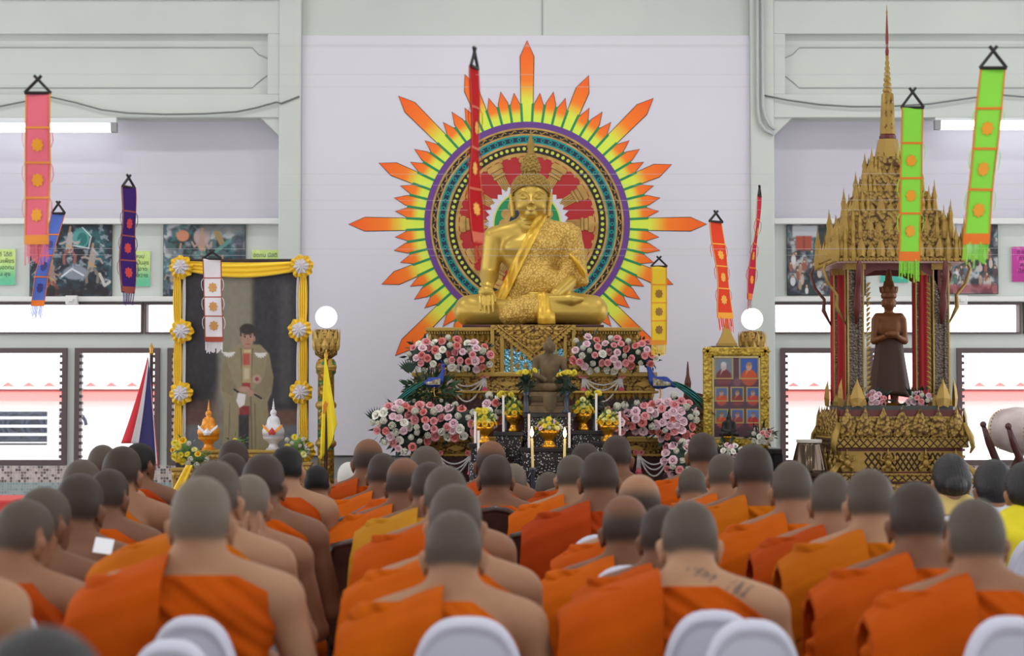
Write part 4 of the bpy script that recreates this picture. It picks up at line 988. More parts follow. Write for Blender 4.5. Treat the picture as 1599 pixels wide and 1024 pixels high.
def mural(label, px0, px1, py0, py1, seed, mode):
    Y = YW + .02; x0, x1, z0, z1 = WX(px0, Y), WX(px1, Y), WZ(py1, Y), WZ(py0, Y)
    t = thing('mural_painting', label, 'painting', ((x0 + x1) / 2, Y, z0), group=None)
    P = Paint(0, 128, 0, 112, 128, 112, (40, 46, 56)); r = random.Random(seed); a, b = n2((112, 128), 7, seed), n2((112, 128), 16, seed + 1)
    if mode == 0:
        P.put(smooth01(a, .45, .75) * .9, (50, 96, 104)); P.put(smooth01(b, .58, .75) * .8, (150, 158, 166)); P.put(smooth01(1 - a, .55, .7) * .7, (34, 32, 40))
    else:
        P.put(smooth01(a, .4, .7), (176, 180, 182)); P.put(smooth01(b, .5, .72) * .9, (92, 82, 84)); P.put(smooth01(1 - a, .55, .7) * .9, (54, 62, 62)); P.put(smooth01(n2((112, 128), 9, seed + 5), .62, .74) * .7, (44, 104, 110))
    def figure(x_, y_, s_, sk, cl):
        P.line([(x_, y_ - 12 * s_), (x_ + r.uniform(-3, 3) * s_, y_ + 6 * s_)], 11 * s_, sk); P.ell(x_ + 1, y_ - 20 * s_, 5 * s_, 6.5 * s_, sk); P.line([(x_, y_ - 26 * s_), (x_ + 1, y_ - 34 * s_)], 4 * s_, (170, 140, 110))
        for q in (-1, 1):
            P.line([(x_ + q * 4 * s_, y_ - 10 * s_), (x_ + q * 13 * s_, y_ - 4 * s_ + r.uniform(-9, 4) * s_), (x_ + q * 17 * s_, y_ - 14 * s_ * r.random())], 3.6 * s_, sk)
            P.line([(x_ + q * 3 * s_, y_ + 6 * s_), (x_ + q * 10 * s_, y_ + 16 * s_), (x_ + q * 9 * s_, y_ + 28 * s_)], 5 * s_, cl)
        P.line([(x_ - 6 * s_, y_ - 4 * s_), (x_ + 6 * s_, y_ + 3 * s_)], 2.2 * s_, (190, 150, 90))
    if mode == 0:
        P.ell(80, 22, 14, 16, (84, 150, 150)); P.ell(82, 24, 8, 10, (40, 112, 110)); P.line([(68, 34), (92, 38), (96, 20), (82, 6)], 1.6, (220, 226, 220))
        figure(62, 36, .9, (170, 162, 158), (150, 88, 84)); figure(98, 64, .95, (164, 150, 140), (126, 116, 108)); figure(34, 86, .85, (150, 128, 116), (140, 78, 66))
        P.ell(72, 76, 20, 11, (132, 140, 152)); P.line([(50, 82), (66, 70), (84, 80)], 2.5, (216, 220, 226)); P.line([(110, 78), (118, 96), (126, 90)], 4.5, (196, 190, 184)); P.rect(0, 128, 100, 112, (44, 34, 36), 6, .8)
        for _ in range(26):
            x_, y_ = r.uniform(0, 128), r.uniform(0, 100); P.line([(x_, y_), (x_ + r.uniform(-6, 6), y_ + r.uniform(-5, 5)), (x_ + r.uniform(-6, 6), y_ + r.uniform(-5, 5))], 1.1, (186, 192, 198), .7)
    elif mode == 1:
        P.put(smooth01(b, .5, .6) * .5, (70, 120, 124)); P.ell(30, 18, 10, 9, (196, 128, 100)); P.ell(60, 20, 13, 14, (176, 150, 148)); P.rect(56, 128, 0, 16, (124, 122, 124), 8, .9)
        figure(60, 38, .9, (170, 140, 130), (80, 130, 126)); P.line([(84, 14), (92, 30)], 9, (150, 128, 84)); P.line([(80, 44), (104, 26)], 6, (92, 138, 134)); figure(26, 58, .8, (110, 116, 130), (70, 84, 100)); figure(92, 80, .9, (150, 132, 120), (120, 70, 60)); figure(14, 88, .7, (150, 140, 136), (90, 100, 120))
        P.rect(112, 128, 16, 112, (60, 60, 72), 5, .7)
    else:
        P.rect(8, 50, 6, 24, (184, 188, 196), 2); P.rect(14, 40, 22, 44, (166, 78, 62), 1.5); P.rect(26, 28, 22, 44, (120, 60, 54), .8)
        for _ in range(34):
            x_, y_ = r.uniform(4, 124), r.uniform(52, 108); c = r.choice([(190, 176, 166), (206, 206, 208), (150, 92, 82), (96, 108, 116), (170, 142, 120), (84, 68, 70)]); P.ell(x_, y_, r.uniform(2.5, 4.5), r.uniform(5, 9), c); P.ell(x_, y_ - 8, 2.4, 2.8, (70, 52, 48)); P.ell(x_, y_ - 7, 1.8, 2.2, (196, 160, 136))
        if mode == 3: P.rect(30, 90, 0, 50, (186, 194, 206), 8); P.poly([(44, 30), (52, 4), (60, 30)], (70, 66, 76)); P.rect(0, 128, 98, 112, (150, 66, 74), 3, .7); P.rect(20, 60, 84, 96, (74, 112, 96), 4, .8)
    link('canvas', P.mesh('canvas', x1 - x0, z1 - z0), M_mural, t)
    g = G(t.location); g.box(x0 - .004, x1 + .004, Y + .002, Y + .028, z0 - .004, z1 + .004); g.build('stretcher_frame', M_black, t)
    return t
mural('dark teal painting of battling figures at the far left, beside the pink banner', 45, 172, 349, 462, 3, 0)
mural('teal painting of warriors partly hidden by the large yellow-draped portrait', 254, 381, 350, 462, 5, 1)
mural('pale crowded painting with a red doorway, left of the gold spired shrine', 1231, 1353, 346, 460, 8, 2)
mural('pale crowded painting behind the gold shrine eaves on its right', 1440, 1560, 344, 458, 12, 3)
# placards with lettering
def placard(label, px0, px1, py0, py1, c0, c1, lines, ink=(40, 70, 60)):
    Y = YW + .03; x0, x1, z0, z1 = WX(px0, Y), WX(px1, Y), WZ(py1, Y), WZ(py0, Y); w, h = x1 - x0, z1 - z0
    t = thing('placard', label, 'sign', ((x0 + x1) / 2, Y, z0))
    P = Paint(0, 1, 0, 1, 24, 40, c0); P.put(smooth01(P.y, .25, .95), c1); P.put(smooth01(n2((40, 24), 9, 4), .55, .8) * .25, (245, 250, 200))
    link('paper', P.mesh('paper', w, h), M_print, t)
    for i, s_ in enumerate(lines):
        cu = bpy.data.curves.new('tmp', 'FONT'); cu.body = s_; cu.align_x = 'CENTER'; cu.size = h * .16; o_ = bpy.data.objects.new('tmp', cu); COL.objects.link(o_)
        bpy.context.view_layer.update(); me = bpy.data.meshes.new_from_object(o_.evaluated_get(bpy.context.evaluated_depsgraph_get())); bpy.data.objects.remove(o_)
        if len(me.vertices) == 0: continue
        me.materials.clear(); me.materials.append(mat('ink_%d_%d_%d' % ink, C(*ink), .7)); q = bpy.data.objects.new('lettering', me); COL.objects.link(q); q.parent = t
        xs_ = [v.co.x for v in me.vertices]; f_ = min(1, .88 * w / (max(xs_) - min(xs_) + 1e-6)); q.scale = (f_, 1, 1)
        q.rotation_euler = (PI / 2, 0, 0); q.location = (0, -.003, h * (.80 - .18 * i))
    g = G(t.location); g.box(x0, x1, Y + .001, Y + .018, z0, z1); g.build('backing', M_trimw, t)
GT = ((196, 222, 128), (96, 190, 150))
placard('green paper sign at the far left edge, with four lines of lettering', -19, 22, 389, 445, *GT, ['ทำดี ได้ดี', 'ความเพียร', 'ความอดทน', 'เป็น สุข'])
placard('green paper sign behind the purple banner, with four lines of lettering', 193, 233, 392, 447, *GT, ['ใจสงบ', 'ย่อมเป็นสุข', 'ใจ สะอาด', 'ย่อมสว่าง'])
placard('green paper sign above the yellow-draped portrait, beside the white column', 392, 434, 390, 446, *GT, ['อดทน มีสติ', 'ทำดี มีสุข', 'เมตตา'])
placard('teal paper sign seen through the gold shrine behind the crowned statue', 1376, 1420, 417, 441, (70, 186, 164), (60, 172, 150), ['สติ มา', 'ปัญญา เกิด', 'ทำดี'])
placard('magenta paper sign at the far right edge', 1582, 1626, 385, 440, (188, 44, 150), (176, 36, 136), ['ทาน ศีล', 'ภาวนา', 'สมาธิ', 'ปัญญา'], (90, 30, 90))

# ------------------------------------------------------------------ the large portrait with yellow drapes
YK = 14.8
def kx(p): return WX(p, YK)
def kz(p): return WZ(p, YK)
M_darkwood = mat('dark_wood', C(58, 34, 28), .4, mix=(C(40, 24, 20), 12, .4, .6)); M_ycloth = mat('yellow_satin', C(250, 206, 36), .5, sheen=.3); M_wcloth = mat('white_satin', C(226, 222, 228), .6)
pt = thing('portrait_frame', 'large framed portrait of a standing man in an olive robe, draped in yellow cloth', 'portrait', (kx(378), YK, 0)); o = pt.location
P = Paint(284, 470, 412, 715, 150, 244, (40, 36, 40))
P.rect(284, 345, 400, 640, (34, 30, 36), 4); P.rect(340, 396, 400, 660, (122, 116, 102), 7); P.rect(346, 386, 400, 660, (134, 128, 112), 10, .6); P.rect(396, 470, 400, 640, (40, 38, 44), 8); P.rect(436, 456, 440, 630, (72, 72, 74), 7, .7)
P.rect(284, 470, 640, 668, (98, 66, 54), 5); P.rect(284, 345, 625, 660, (86, 52, 46), 6, .8); P.rect(284, 470, 664, 720, (96, 98, 106), 4)
P.ell(352, 660, 22, 60, (128, 124, 110), .5, .7)
rb = (140, 128, 98); rd = (104, 94, 70)
P.poly([(366, 538), (406, 538), (420, 552), (427, 590), (424, 614), (418, 628), (424, 712), (348, 712), (350, 625), (344, 612), (346, 575), (354, 550)], rb, soft=1.5)
P.poly([(352, 556), (362, 590), (370, 606), (362, 618), (346, 610), (345, 580)], (128, 116, 88), soft=1.2); P.poly([(418, 556), (412, 590), (396, 610), (412, 624), (424, 612), (426, 585)], (128, 116, 88), soft=1.2)
P.line([(376, 545), (379, 600), (376, 712)], 2.5, rd); P.line([(394, 545), (391, 600), (394, 712)], 2.5, rd); P.line([(359, 630), (357, 712)], 2, rd, .8); P.line([(398, 630), (400, 712)], 2, rd, .8)
P.rect(378, 392, 545, 606, (168, 150, 108), 1.2); P.rect(379, 390, 552, 570, (176, 50, 46), 2, .75); P.rect(378, 391, 598, 612, (150, 34, 40), 1.5); P.rect(374, 390, 634, 650, (128, 36, 42), 1.5); P.rect(373, 389, 648, 712, (44, 40, 46), 1.5)
P.rect(381, 389, 575, 592, (196, 186, 160), 2, .8); P.ell(401, 592, 7, 7, (178, 148, 132), .3); P.ell(401, 592, 3, 3, (140, 60, 60), .3)
for ex, ey in ((357, 552), (407, 553)):
    for a in range(7): P.line([(ex, ey), (ex + 9 * math.cos(.3 + a * .42), ey - 4 + 9 * math.sin(.3 + a * .42))], 2.6, (220, 218, 214))
P.ell(382, 608, 9, 5, (176, 138, 118), .3); P.ell(391, 614, 6, 5, (170, 130, 110), .3); P.line([(366, 608), (374, 614)], 3, (40, 34, 34)); P.line([(398, 616), (408, 622)], 3, (40, 34, 34)); P.poly([(372, 613), (384, 616), (382, 632), (374, 637), (369, 626)], (218, 214, 214))
P.rect(381, 391, 535, 548, (158, 118, 100), 1.2); P.ell(386, 528, 10, 15, (172, 130, 112), .12); P.ell(386, 514, 12, 8.5, (36, 30, 30), .15); P.rect(374.5, 377, 512, 526, (40, 34, 32), 1); P.rect(396, 398.5, 512, 526, (40, 34, 32), 1)
P.ell(375.5, 529, 1.8, 4, (160, 118, 102)); P.ell(397, 529, 1.8, 4, (160, 118, 102)); P.rect(379, 384, 522.5, 524, (70, 50, 44), .6); P.rect(388.5, 393.5, 522.5, 524, (70, 50, 44), .6); P.ell(381.7, 526, 1.8, 1, (50, 38, 36)); P.ell(391, 526, 1.8, 1, (50, 38, 36)); P.line([(386.5, 526), (387, 533)], 1.2, (150, 104, 88), .8); P.line([(383, 537.5), (390, 537.5)], 1.4, (150, 82, 76)); P.rect(381, 392, 546, 551, (196, 176, 130), 1)
P.put(.10 * (n2((244, 150), 40, 2) - .3), (255, 255, 255))
link('canvas', P.mesh('canvas', kx(470) - kx(284), kz(412) - kz(715)), M_print, pt, (kx(377) - o.x, -.005, kz(715)))
g = G(o); g.box(kx(273), kx(481), YK + .0, YK + .06, kz(722), kz(404)); g.build('frame', M_darkwood, pt, bevel=.008)
g = G(o)
for a in (290, 462): g.box(kx(a) - .03, kx(a) + .03, YK + .06, YK + .12, 0, kz(500))
g.box(kx(275), kx(480), YK + .0, YK + .14, kz(735), kz(722)); g.build('stand', M_darkwood, pt)
def drape(g, A, B, w, n_=26, sag=0.0, folds=4, amp=.012, yoff=-.045):
    A, B = Vector(A), Vector(B); d = (B - A); L = d.length; d.normalize(); u = Vector((d.z, 0, -d.x))
    def f(s_, v):
        pinch = .55 + .45 * math.sin(PI * min(1, max(0, v))) ** .5
        return A + d * (L * v) + u * ((s_ - .5) * w * pinch) + Vector((0, yoff - amp * math.cos(s_ * folds * 2 * PI + 2 * v), -sag * 4 * v * (1 - v) * (.35 + s_)))
    g.grid(f, 20, n_)
    return g
def drapes(name, m, segs):
    g = G(o)
    for q in segs: drape(g, *q)
    ob = g.build(name, m, pt, smooth=True); so = ob.modifiers.new('thick', 'SOLIDIFY'); so.thickness = .004
vy = YK - 0.0
for q in ((W(279, 425, vy), W(279, 512, vy)), (W(280, 520, vy), W(279, 610, vy)), (W(280, 618, vy), W(280, 722, vy)), (W(475, 425, vy), W(474, 512, vy)), (W(475, 518, vy), W(475, 610, vy)), (W(475, 618, vy), W(476, 722, vy))):
    drapes('yellow_drape', M_ycloth, [(q[0], q[1], .062)])
for q in ((W(289, 425, vy), W(288, 512, vy)), (W(289, 520, vy), W(288, 610, vy)), (W(289, 618, vy), W(288, 715, vy)), (W(466, 425, vy), W(466, 512, vy)), (W(467, 518, vy), W(466, 610, vy)), (W(467, 618, vy), W(467, 715, vy))):
    drapes('white_drape', M_wcloth, [(q[0], q[1], .022, 16, 0, 2, .006, -.02)])
g = G(o)
def swag(u, v):
    x_ = kx(283) + (kx(471) - kx(283)) * v; top = kz(408) - .012 * math.sin(PI * v); bot = kz(420) - .055 * math.sin(PI * v) - .01
    return (x_, YK - .045 - .008 * math.cos(u * 3.3 * 2 * PI + 3 * v * (1 - u)), top + (bot - top) * u)
g.grid(swag, 22, 40); ob = g.build('yellow_swag', M_ycloth, pt, smooth=True); ob.modifiers.new('thick', 'SOLIDIFY').thickness = .004
def ruffle(g, c, r0, r1, waves, depth, lift, seed=0):
    rr = random.Random(seed); ph = [rr.uniform(.7, 1.3) for _ in range(waves * 4)]
    def f(u, v):
        a = 2 * PI * u; r = r0 + (r1 - r0) * v * (1 + .10 * math.sin(waves * .62 * a + seed)); return (c[0] + r * math.cos(a), c[1] - lift - depth * v * math.sin(waves * a) * (1 + .2 * math.cos(3 * a)), c[2] + r * math.sin(a))
    g.grid(f, waves * 6, 4)
for (px_, py_) in ((283, 417), (471, 416), (284, 517), (468, 515), (283, 614), (470, 612), (474, 704)):
    c = W(px_, py_, YK - .06); k_ = YK / FPX
    q = G(o)
    for i, (r1, li) in enumerate(((18, 0), (17, .014), (14.5, .026))): ruffle(q, c, .02, r1 * k_, 13, .014, li, i + int(px_))
    ro = q.build('rosette', M_ycloth, pt, smooth=True)
    q = G(o)
    for i, (r1, li) in enumerate(((11.5, .034), (9.5, .046), (6, .056))): ruffle(q, c, .003, r1 * k_, 10, .011, li, i + 5 + int(py_))
    q.build('rosette_heart', M_wcloth, ro, smooth=True)
# gilded offering stands before the portrait
Yb = 14.1
M_orange = mat('orange_gold_enamel', C(222, 142, 34), .35, .3); M_silver = mat('white_silver_enamel', C(214, 212, 220), .35, .2); M_redtrim = mat('red_trim', C(190, 50, 40), .5)
def gilt_table(label, pa, pb, py, Y, depth, cloth=None):
    x0, x1, zt = WX(pa, Y), WX(pb, Y), WZ(py, Y); t = thing('gilded_stand', label, 'stand', ((x0 + x1) / 2, Y + depth / 2, 0)); g = G(t.location)
    g.box(x0, x1, Y, Y + depth, zt - .02, zt); g.box(x0 + .01, x1 - .01, Y + .01, Y + depth - .01, zt - .07, zt - .02); g.build('top', M_gplain, t, bevel=.004)
    g = G(t.location); g.row((x1 - .01, Y + .008, zt - .03), (x0 + .01, Y + .008, zt - .03), max(4, int((x1 - x0) / .035)), .045, .012, up=(0, 0, -1)); g.build('petal_row', M_gold2, t)
    for sx_ in (x0 + .03, x1 - .03):
        for sy_ in (Y + .03, Y + depth - .03): g = G(t.location); g.tube([(sx_, sy_, zt - .06), (sx_, sy_, .1), (sx_, sy_, 0)], [.02, .018, .024], 6); g.build('leg', M_gplain, t)
    g = G(t.location); g.box(x0 + .02, x1 - .02, Y + .02, Y + depth - .02, zt - .22, zt - .06); g.build('apron', M_gcarve if cloth is None else cloth, t)
    return t
gilt_table('long gilded stand in front of the draped portrait, under the offering bowls', 303, 455, 703, Yb, .36)
gilt_table('small gilded stand with a row of petals behind a shaven head', 370, 407, 692, Yb + .1, .2) if False else None
def offering(label, px_, pyb, pyt, Y, m, m2):
    zb, zt = WZ(pyb, Y), WZ(pyt, Y); H = zt - zb; t = thing('offering_bowl', label, 'bowl', (WX(px_, Y), Y, zb), group=None)
    r_ = 17.5 * Y / FPX
    g = G(); g.lathe([(r_ * .62, 0), (r_ * .64, .012), (r_ * .44, H * .06), (r_ * .36, H * .12), (r_ * .5, H * .16), (r_ * .9, H * .22), (r_ * .96, H * .27), (r_ * .9, H * .27)], 24); g.build('foot_bowl', m, t, smooth=True, autosm=40)
    g = G(); g.lathe([(r_ * .9, H * .27), (r_, H * .34), (r_ * .98, H * .4), (r_ * .8, H * .47), (r_ * .62, H * .5), (r_ * .6, H * .55), (r_ * .5, H * .62), (r_ * .3, H * .66), (r_ * .2, H * .67), (r_ * .3, H * .71), (r_ * .26, H * .76), (r_ * .12, H * .79), (r_ * .1, H * .8), (r_ * .13, H * .83), (r_ * .07, H * .85), (r_ * .09, H * .875), (r_ * .05, H * .9), (r_ * .07, H * .92), (r_ * .03, H * .95), (r_ * .008, H)], 24); g.build('lotus_cone', m, t, smooth=True)
    g = G(); z0 = H * .44
    for s_ in (-1, 1): g.grid(lambda u, v: (s_ * r_ * (.15 + .72 * u), -r_ * (1.05 - .42 * u * u - .12 * v), H * (.34 + .14 * u) + H * .075 * (v - .5) * (1 - .3 * u)), 6, 3)
    g.build('sash', m2, t, smooth=True)
    g = G(); g.leaf((0, -r_ * 1.02, H * .30), (1, 0, 0), (0, .02, 1), (0, -1, 0), r_ * .7, H * .15, .01); g.build('emblem', M_silver if m is M_orange else M_redtrim, t)
    return t
offering('orange gold offering bowl with pointed lotus cone at the left below the portrait', 326, 703, 624, Yb + .13, M_orange, M_silver)
offering('white silver offering bowl with pointed lotus cone at the right below the portrait', 427, 703, 622, Yb + .13, M_silver, M_orange)
gilt_table('narrow gilded stand at the left foot of the portrait, under the yellow flowers', 266, 302, 731, 13.8, .2)
gilt_table('narrow gilded stand at the right foot of the portrait, under the yellow flowers', 452, 486, 722, 13.8, .2)
arrangement('flower_arrangement', 'yellow and white flower bunch on a stand at the left foot of the portrait', 13.9, [(286, 702, 15, 18), (308, 714, 16, 12)], 22, 41, [('mum', 'yellow', 4), ('mum', 'lime', 2), ('bud', 'white', 2), ('rose', 'gold', 2)], size=(.024, .036), leafm=M_leafl, leafn=110, leafs=.016)
arrangement('flower_arrangement', 'yellow and white flower bunch at the right foot of the portrait', 13.9, [(463, 695, 14, 15), (470, 708, 12, 11)], 18, 42, [('mum', 'yellow', 3), ('mum', 'lime', 3), ('bud', 'white', 3)], size=(.022, .032), leafm=M_leafl, leafn=80, leafs=.015)
arrangement('flower_arrangement', 'small yellow flower bunch between the orange and white offering bowls', 14.2, [(372, 690, 12, 8)], 8, 43, [('mum', 'yellow', 3), ('mum', 'lime', 2)], size=(.02, .028), leafm=M_leafl, leafn=40, leafs=.014)
g = G(); A_, B_ = W(296, 726, 13.75), W(262, 800, 13.7); g.grid(lambda u, v: A_ + (B_ - A_) * v + Vector((.045 * (u - .5) * (1 + v), -.01 * math.sin(u * 9), .0)), 6, 10)
ob = g.build('yellow_ribbon', M_ycloth, smooth=True); ob.modifiers.new('thick', 'SOLIDIFY').thickness = .004; tag(ob, 'yellow cloth ribbon slanting down from the left flower stand', 'ribbon')

# ------------------------------------------------------------------ lamp pillars with globes
M_globe = mat('lit_globe', (1, 1, 1, 1), .4, emit=((1, 1, 1, 1), 1.6)); M_gmosaic = mat('gold_green_mosaic', C(176, 132, 52), .3, .5, mix=(C(60, 128, 86), 20, .5, .3, 'voronoi'), bump=(34, .8, 'voronoi'))
def lamp_pillar(label, px_, Y, py_globe, full=True):
    t = thing('lamp_pillar', label, 'lamp', (WX(px_, Y), Y, 0)); k_ = Y / FPX; zg = WZ(py_globe, Y); rg = 17 * k_
    zc = zg - rg * .9; zb = zc - 50 * k_; r_ = 15 * k_
    g = G(); g.sphere((0, 0, zg), rg, 24, 16); g.build('globe', M_globe, t, smooth=True)
    g = G(); g.lathe([(r_ * .5, zb), (r_ * 1.15, zb + .03), (r_ * 1.28, zb + .1), (r_ * 1.1, zc - .02), (r_ * 1.0, zc - .02), (r_ * .6, zb + .12)], 24); g.build('cup', M_gcarve, t, smooth=True)
    for ly, (nn, h_, dz) in enumerate(((10, .12, .11), (10, .11, .06))):
        g = G()
        for i in range(nn):
            a = 2 * PI * (i + .5 * ly) / nn; d = Vector((math.cos(a), math.sin(a), 0)); g.leaf(d * (r_ * 1.22) + Vector((0, 0, zb + dz)), (-d.y, d.x, 0), (d * .1 + Vector((0, 0, 1))).normalized(), d, .05, h_, .014)
        g.build('petal_ring', M_gold2, t)
    g = G(); g.lathe([(r_ * 1.25, 0), (r_ * 1.25, .06), (r_ * .9, .1), (r_ * .85, zb - .12), (r_ * 1.05, zb - .1), (r_ * 1.05, zb - .03), (r_ * .8, zb)], 16); g.build('shaft', M_gmosaic, t, smooth=True, autosm=40)
    for zz in (zb - .06, zb - .34, zb - .62, .3):
        g = G(); g.lathe([(r_ * .86, zz - .03), (r_ * 1.1, zz - .01), (r_ * 1.1, zz + .01), (r_ * .86, zz + .03)], 16); g.build('collar', M_gplain, t, smooth=True)
lamp_pillar('gilded mosaic pillar with a lit white globe, right of the draped portrait', 509, 14.6, 495)
lamp_pillar('gilded pillar with a lit white globe behind the gold photo frame', 1175, 15.2, 498)

# ------------------------------------------------------------------ flags on poles
M_fr, M_fw, M_fb, M_fy = mat('flag_red', C(204, 44, 56), .8), mat('flag_white', C(226, 222, 226), .8), mat('flag_blue', C(46, 42, 96), .8), mat('flag_yellow', C(248, 222, 44), .8)
def flag(name, label, Y, top, left, bottom, stripes, pole_px, pole_top):
    t = thing(name, label, 'flag', (WX(pole_px, Y), Y, 0)); o = t.location
    g = G(o); g.tube([(o.x, Y, 0), (o.x, Y, WZ(pole_top + 12, Y))], .012, 10); g.build('pole', M_darkwood, t, smooth=True, autosm=40)
    g = G(o); g.lathe([(.012, -.06), (.016, -.045), (.01, -.035), (.016, -.02), (.002, .02)], 10, (o.x, Y, WZ(pole_top, Y))); g.build('finial', M_brass, t, smooth=True)
    g = G(o); g.lathe([(.16, 0), (.16, .02), (.04, .05), (.03, .12), (.013, .12)], 16, (o.x, Y, 0)); g.build('foot', M_darkwood, t)
    g = G(o); nu, nv = 40, 26; b = [Vector((WX(p[0], Y), 0, WZ(p[1], Y))) for p in bottom]; a = [Vector((WX(p[0], Y), 0, WZ(p[1], Y))) for p in top]
    def along(P_, u): q = u * (len(P_) - 1); i = min(int(q), len(P_) - 2); return P_[i] + (P_[i + 1] - P_[i]) * (q - i)
    def f(u, v):
        p = along(a, u) + (along(b, u) - along(a, u)) * v; return (p.x - left * math.sin(PI * v) * (1 - u), Y - .02 - .022 * v * math.sin(u * 3.2 * PI) * (.5 + .5 * v), p.z)
    base = len(g.f); g.grid(f, nu, nv); g.m = [next(j for j, (e, _) in enumerate(stripes) if (i % nu + .5) / nu <= e) for i in range(len(g.f))]
    ob = g.build('cloth', [m for _, m in stripes], t, smooth=True); ob.modifiers.new('thick', 'SOLIDIFY').thickness = .003
    return t, o, f
flag('national_flag', 'red white and blue striped flag hanging on a pole by the left window', 13.2, [(231, 556), (233, 562), (234, 575)], -.01, [(190, 692), (206, 692), (219, 695), (240, 714), (249, 729)], [(.24, M_fr), (.46, M_fw), (.9, M_fb), (.945, M_fw), (1, M_fr)], 236, 540)
ft, fo_, ff = flag('yellow_flag', 'yellow flag hanging on a pole in front of the mosaic lamp pillar', 13.9, [(507, 556), (508, 558), (510, 562)], 0, [(500, 718), (506, 712), (519, 690), (527, 662)], [(1, M_fy)], 509, 550)
g = G(fo_); g.grid(lambda u, v: Vector(ff(.36 + .2 * v * math.cos(2 * PI * u) * (1 + .15 * math.cos(10 * PI * u)), .52 + .055 * v * math.sin(2 * PI * u) * (1 + .15 * math.cos(10 * PI * u)))) + Vector((0, -.004, 0)), 30, 3)
g.build('emblem', mat('emblem_orange', C(226, 140, 60), .8), ft)
# ------------------------------------------------------------------ framed board of eight portraits on its table
YF = 14.3
M_goldframe = carved('gilt_picture_frame', C(206, 176, 70), C(168, 132, 44), 45, 0, .4, .35)
ftb = thing('photo_board', 'ornate gold frame with eight small portraits of monks, right of the altar', 'picture', (WX(1149, YF), YF, WZ(699, YF))); o = ftb.location
k_ = YF / FPX; x0, x1, z0, z1 = WX(1098, YF), WX(1201, YF), WZ(699, YF), WZ(542, YF)
P = Paint(1113, 1190, 556, 684, 154, 256, (92, 60, 74))
P.rect(1113, 1190, 554, 560, (74, 48, 62), 2); P.ell(1151, 597, 6, 7, (150, 100, 120), .5, .6)
def photo(a, b, c, d, bgc, robe, sk, hair):
    P.rect(a, b, c, d, (178, 156, 92), .5); P.rect(a + 2, b - 2, c + 2, d - 2, bgc, .5); w, h = b - a, d - c; cx, cy = (a + b) / 2, c + h * .42
    P.ell(cx, d - h * .02 - 2, w * .40, h * .38, robe, .12); P.rect(a, b, d - 2, d, (178, 156, 92), .5); P.poly([(cx - w * .1, cy + h * .1), (cx + w * .05, cy + h * .1), (cx - w * .2, cy + h * .42)], sk, .8); P.ell(cx, cy, w * .15, h * .19, sk, .15); P.ell(cx, cy - h * .12, w * .145, h * .1, hair, .3, .7); P.rect(a, a + 2, c, d, (178, 156, 92), .4); P.rect(b - 2, b, c, d, (178, 156, 92), .4)
    P.rect(a + 1, b - 1, d + 3, d + 4.5, (128, 84, 96), .7, .8); P.rect(a + 4, b - 4, d + 6, d + 7, (128, 84, 96), .6, .6)
blue, dblue = (58, 92, 176), (70, 84, 124)
photo(1115, 1145, 558, 592, (122, 134, 148), (120, 52, 58), (196, 180, 176), (214, 212, 214)); photo(1154, 1185, 558, 592, blue, (206, 84, 40), (206, 160, 128), (150, 120, 104))
for i, (rb_, bg_) in enumerate((((206, 84, 40), (84, 112, 168)), ((140, 56, 52), dblue), ((200, 66, 52), (60, 98, 170)))): photo(1116 + 24.5 * i, 1137 + 24.5 * i, 604, 627, bg_, rb_, (190, 146, 122), (120, 100, 92))
for i, (rb_, bg_) in enumerate((((206, 84, 40), (92, 118, 140)), ((160, 70, 66), (84, 100, 168)), ((188, 40, 44), (84, 130, 200)))): photo(1116 + 24.5 * i, 1137 + 24.5 * i, 638, 661, bg_, rb_, (190, 146, 122), (120, 100, 92))
link('photo_sheet', P.mesh('photo_sheet', 77 * k_, 128 * k_), M_print, ftb, (WX(1151.5, YF) - o.x, -.012, WZ(684, YF) - o.z))
g = G(o); fw = 14 * k_
for (a, b, c, d) in ((x0, x1, z1 - fw, z1), (x0, x1, z0, z0 + fw), (x0, x0 + fw, z0, z1), (x1 - fw, x1, z0, z1)): g.box(a, b, YF - .03, YF + .03, c, d)
g.box(x0 + .02, x1 - .02, YF, YF + .03, z0 + .02, z1 - .02); g.build('frame', M_goldframe, ftb, bevel=.018)
g = G(o)
for (a, b, c, d) in ((x0 + fw, x1 - fw, z1 - fw - .012, z1 - fw), (x0 + fw, x1 - fw, z0 + fw, z0 + fw + .012), (x0 + fw, x0 + fw + .012, z0 + fw, z1 - fw), (x1 - fw - .012, x1 - fw, z0 + fw, z1 - fw)): g.box(a, b, YF - .02, YF, c, d)
g.build('slip', mat('pale_gilt', C(206, 190, 140), .5), ftb)
g = G(o)
for cx, cz in ((x0 + .03, z0 + .03), (x1 - .03, z0 + .03), (x0 + .03, z1 - .03), (x1 - .03, z1 - .03), ((x0 + x1) / 2, z1 - .03), ((x0 + x1) / 2, z0 + .03), (x0 + .03, (z0 + z1) / 2), (x1 - .03, (z0 + z1) / 2)):
    for a in range(6): w = PI / 3 * a; g.leaf((cx + .008 * math.cos(w), YF - .03, cz + .008 * math.sin(w)), (-math.sin(w), 0, math.cos(w)), (math.cos(w), 0, math.sin(w)), (0, -1, 0), .026, .036, .012)
g.build('corner_ornament', M_goldframe, ftb)
tb = thing('black_table', 'black table under the gold photo board', 'table', (WX(1152, YF), YF, 0)); g = G(tb.location); zt = WZ(699, YF)
g.box(WX(1090, YF), WX(1212, YF), YF - .32, YF + .3, zt - .04, zt); g.build('tabletop', M_black, tb, bevel=.006)
for a in (1096, 1206):
    for yy in (YF - .28, YF + .26): g = G(tb.location); g.box(WX(a, YF) - .03, WX(a, YF) + .03, yy - .03, yy + .03, 0, zt - .04); g.build('leg', M_black, tb)
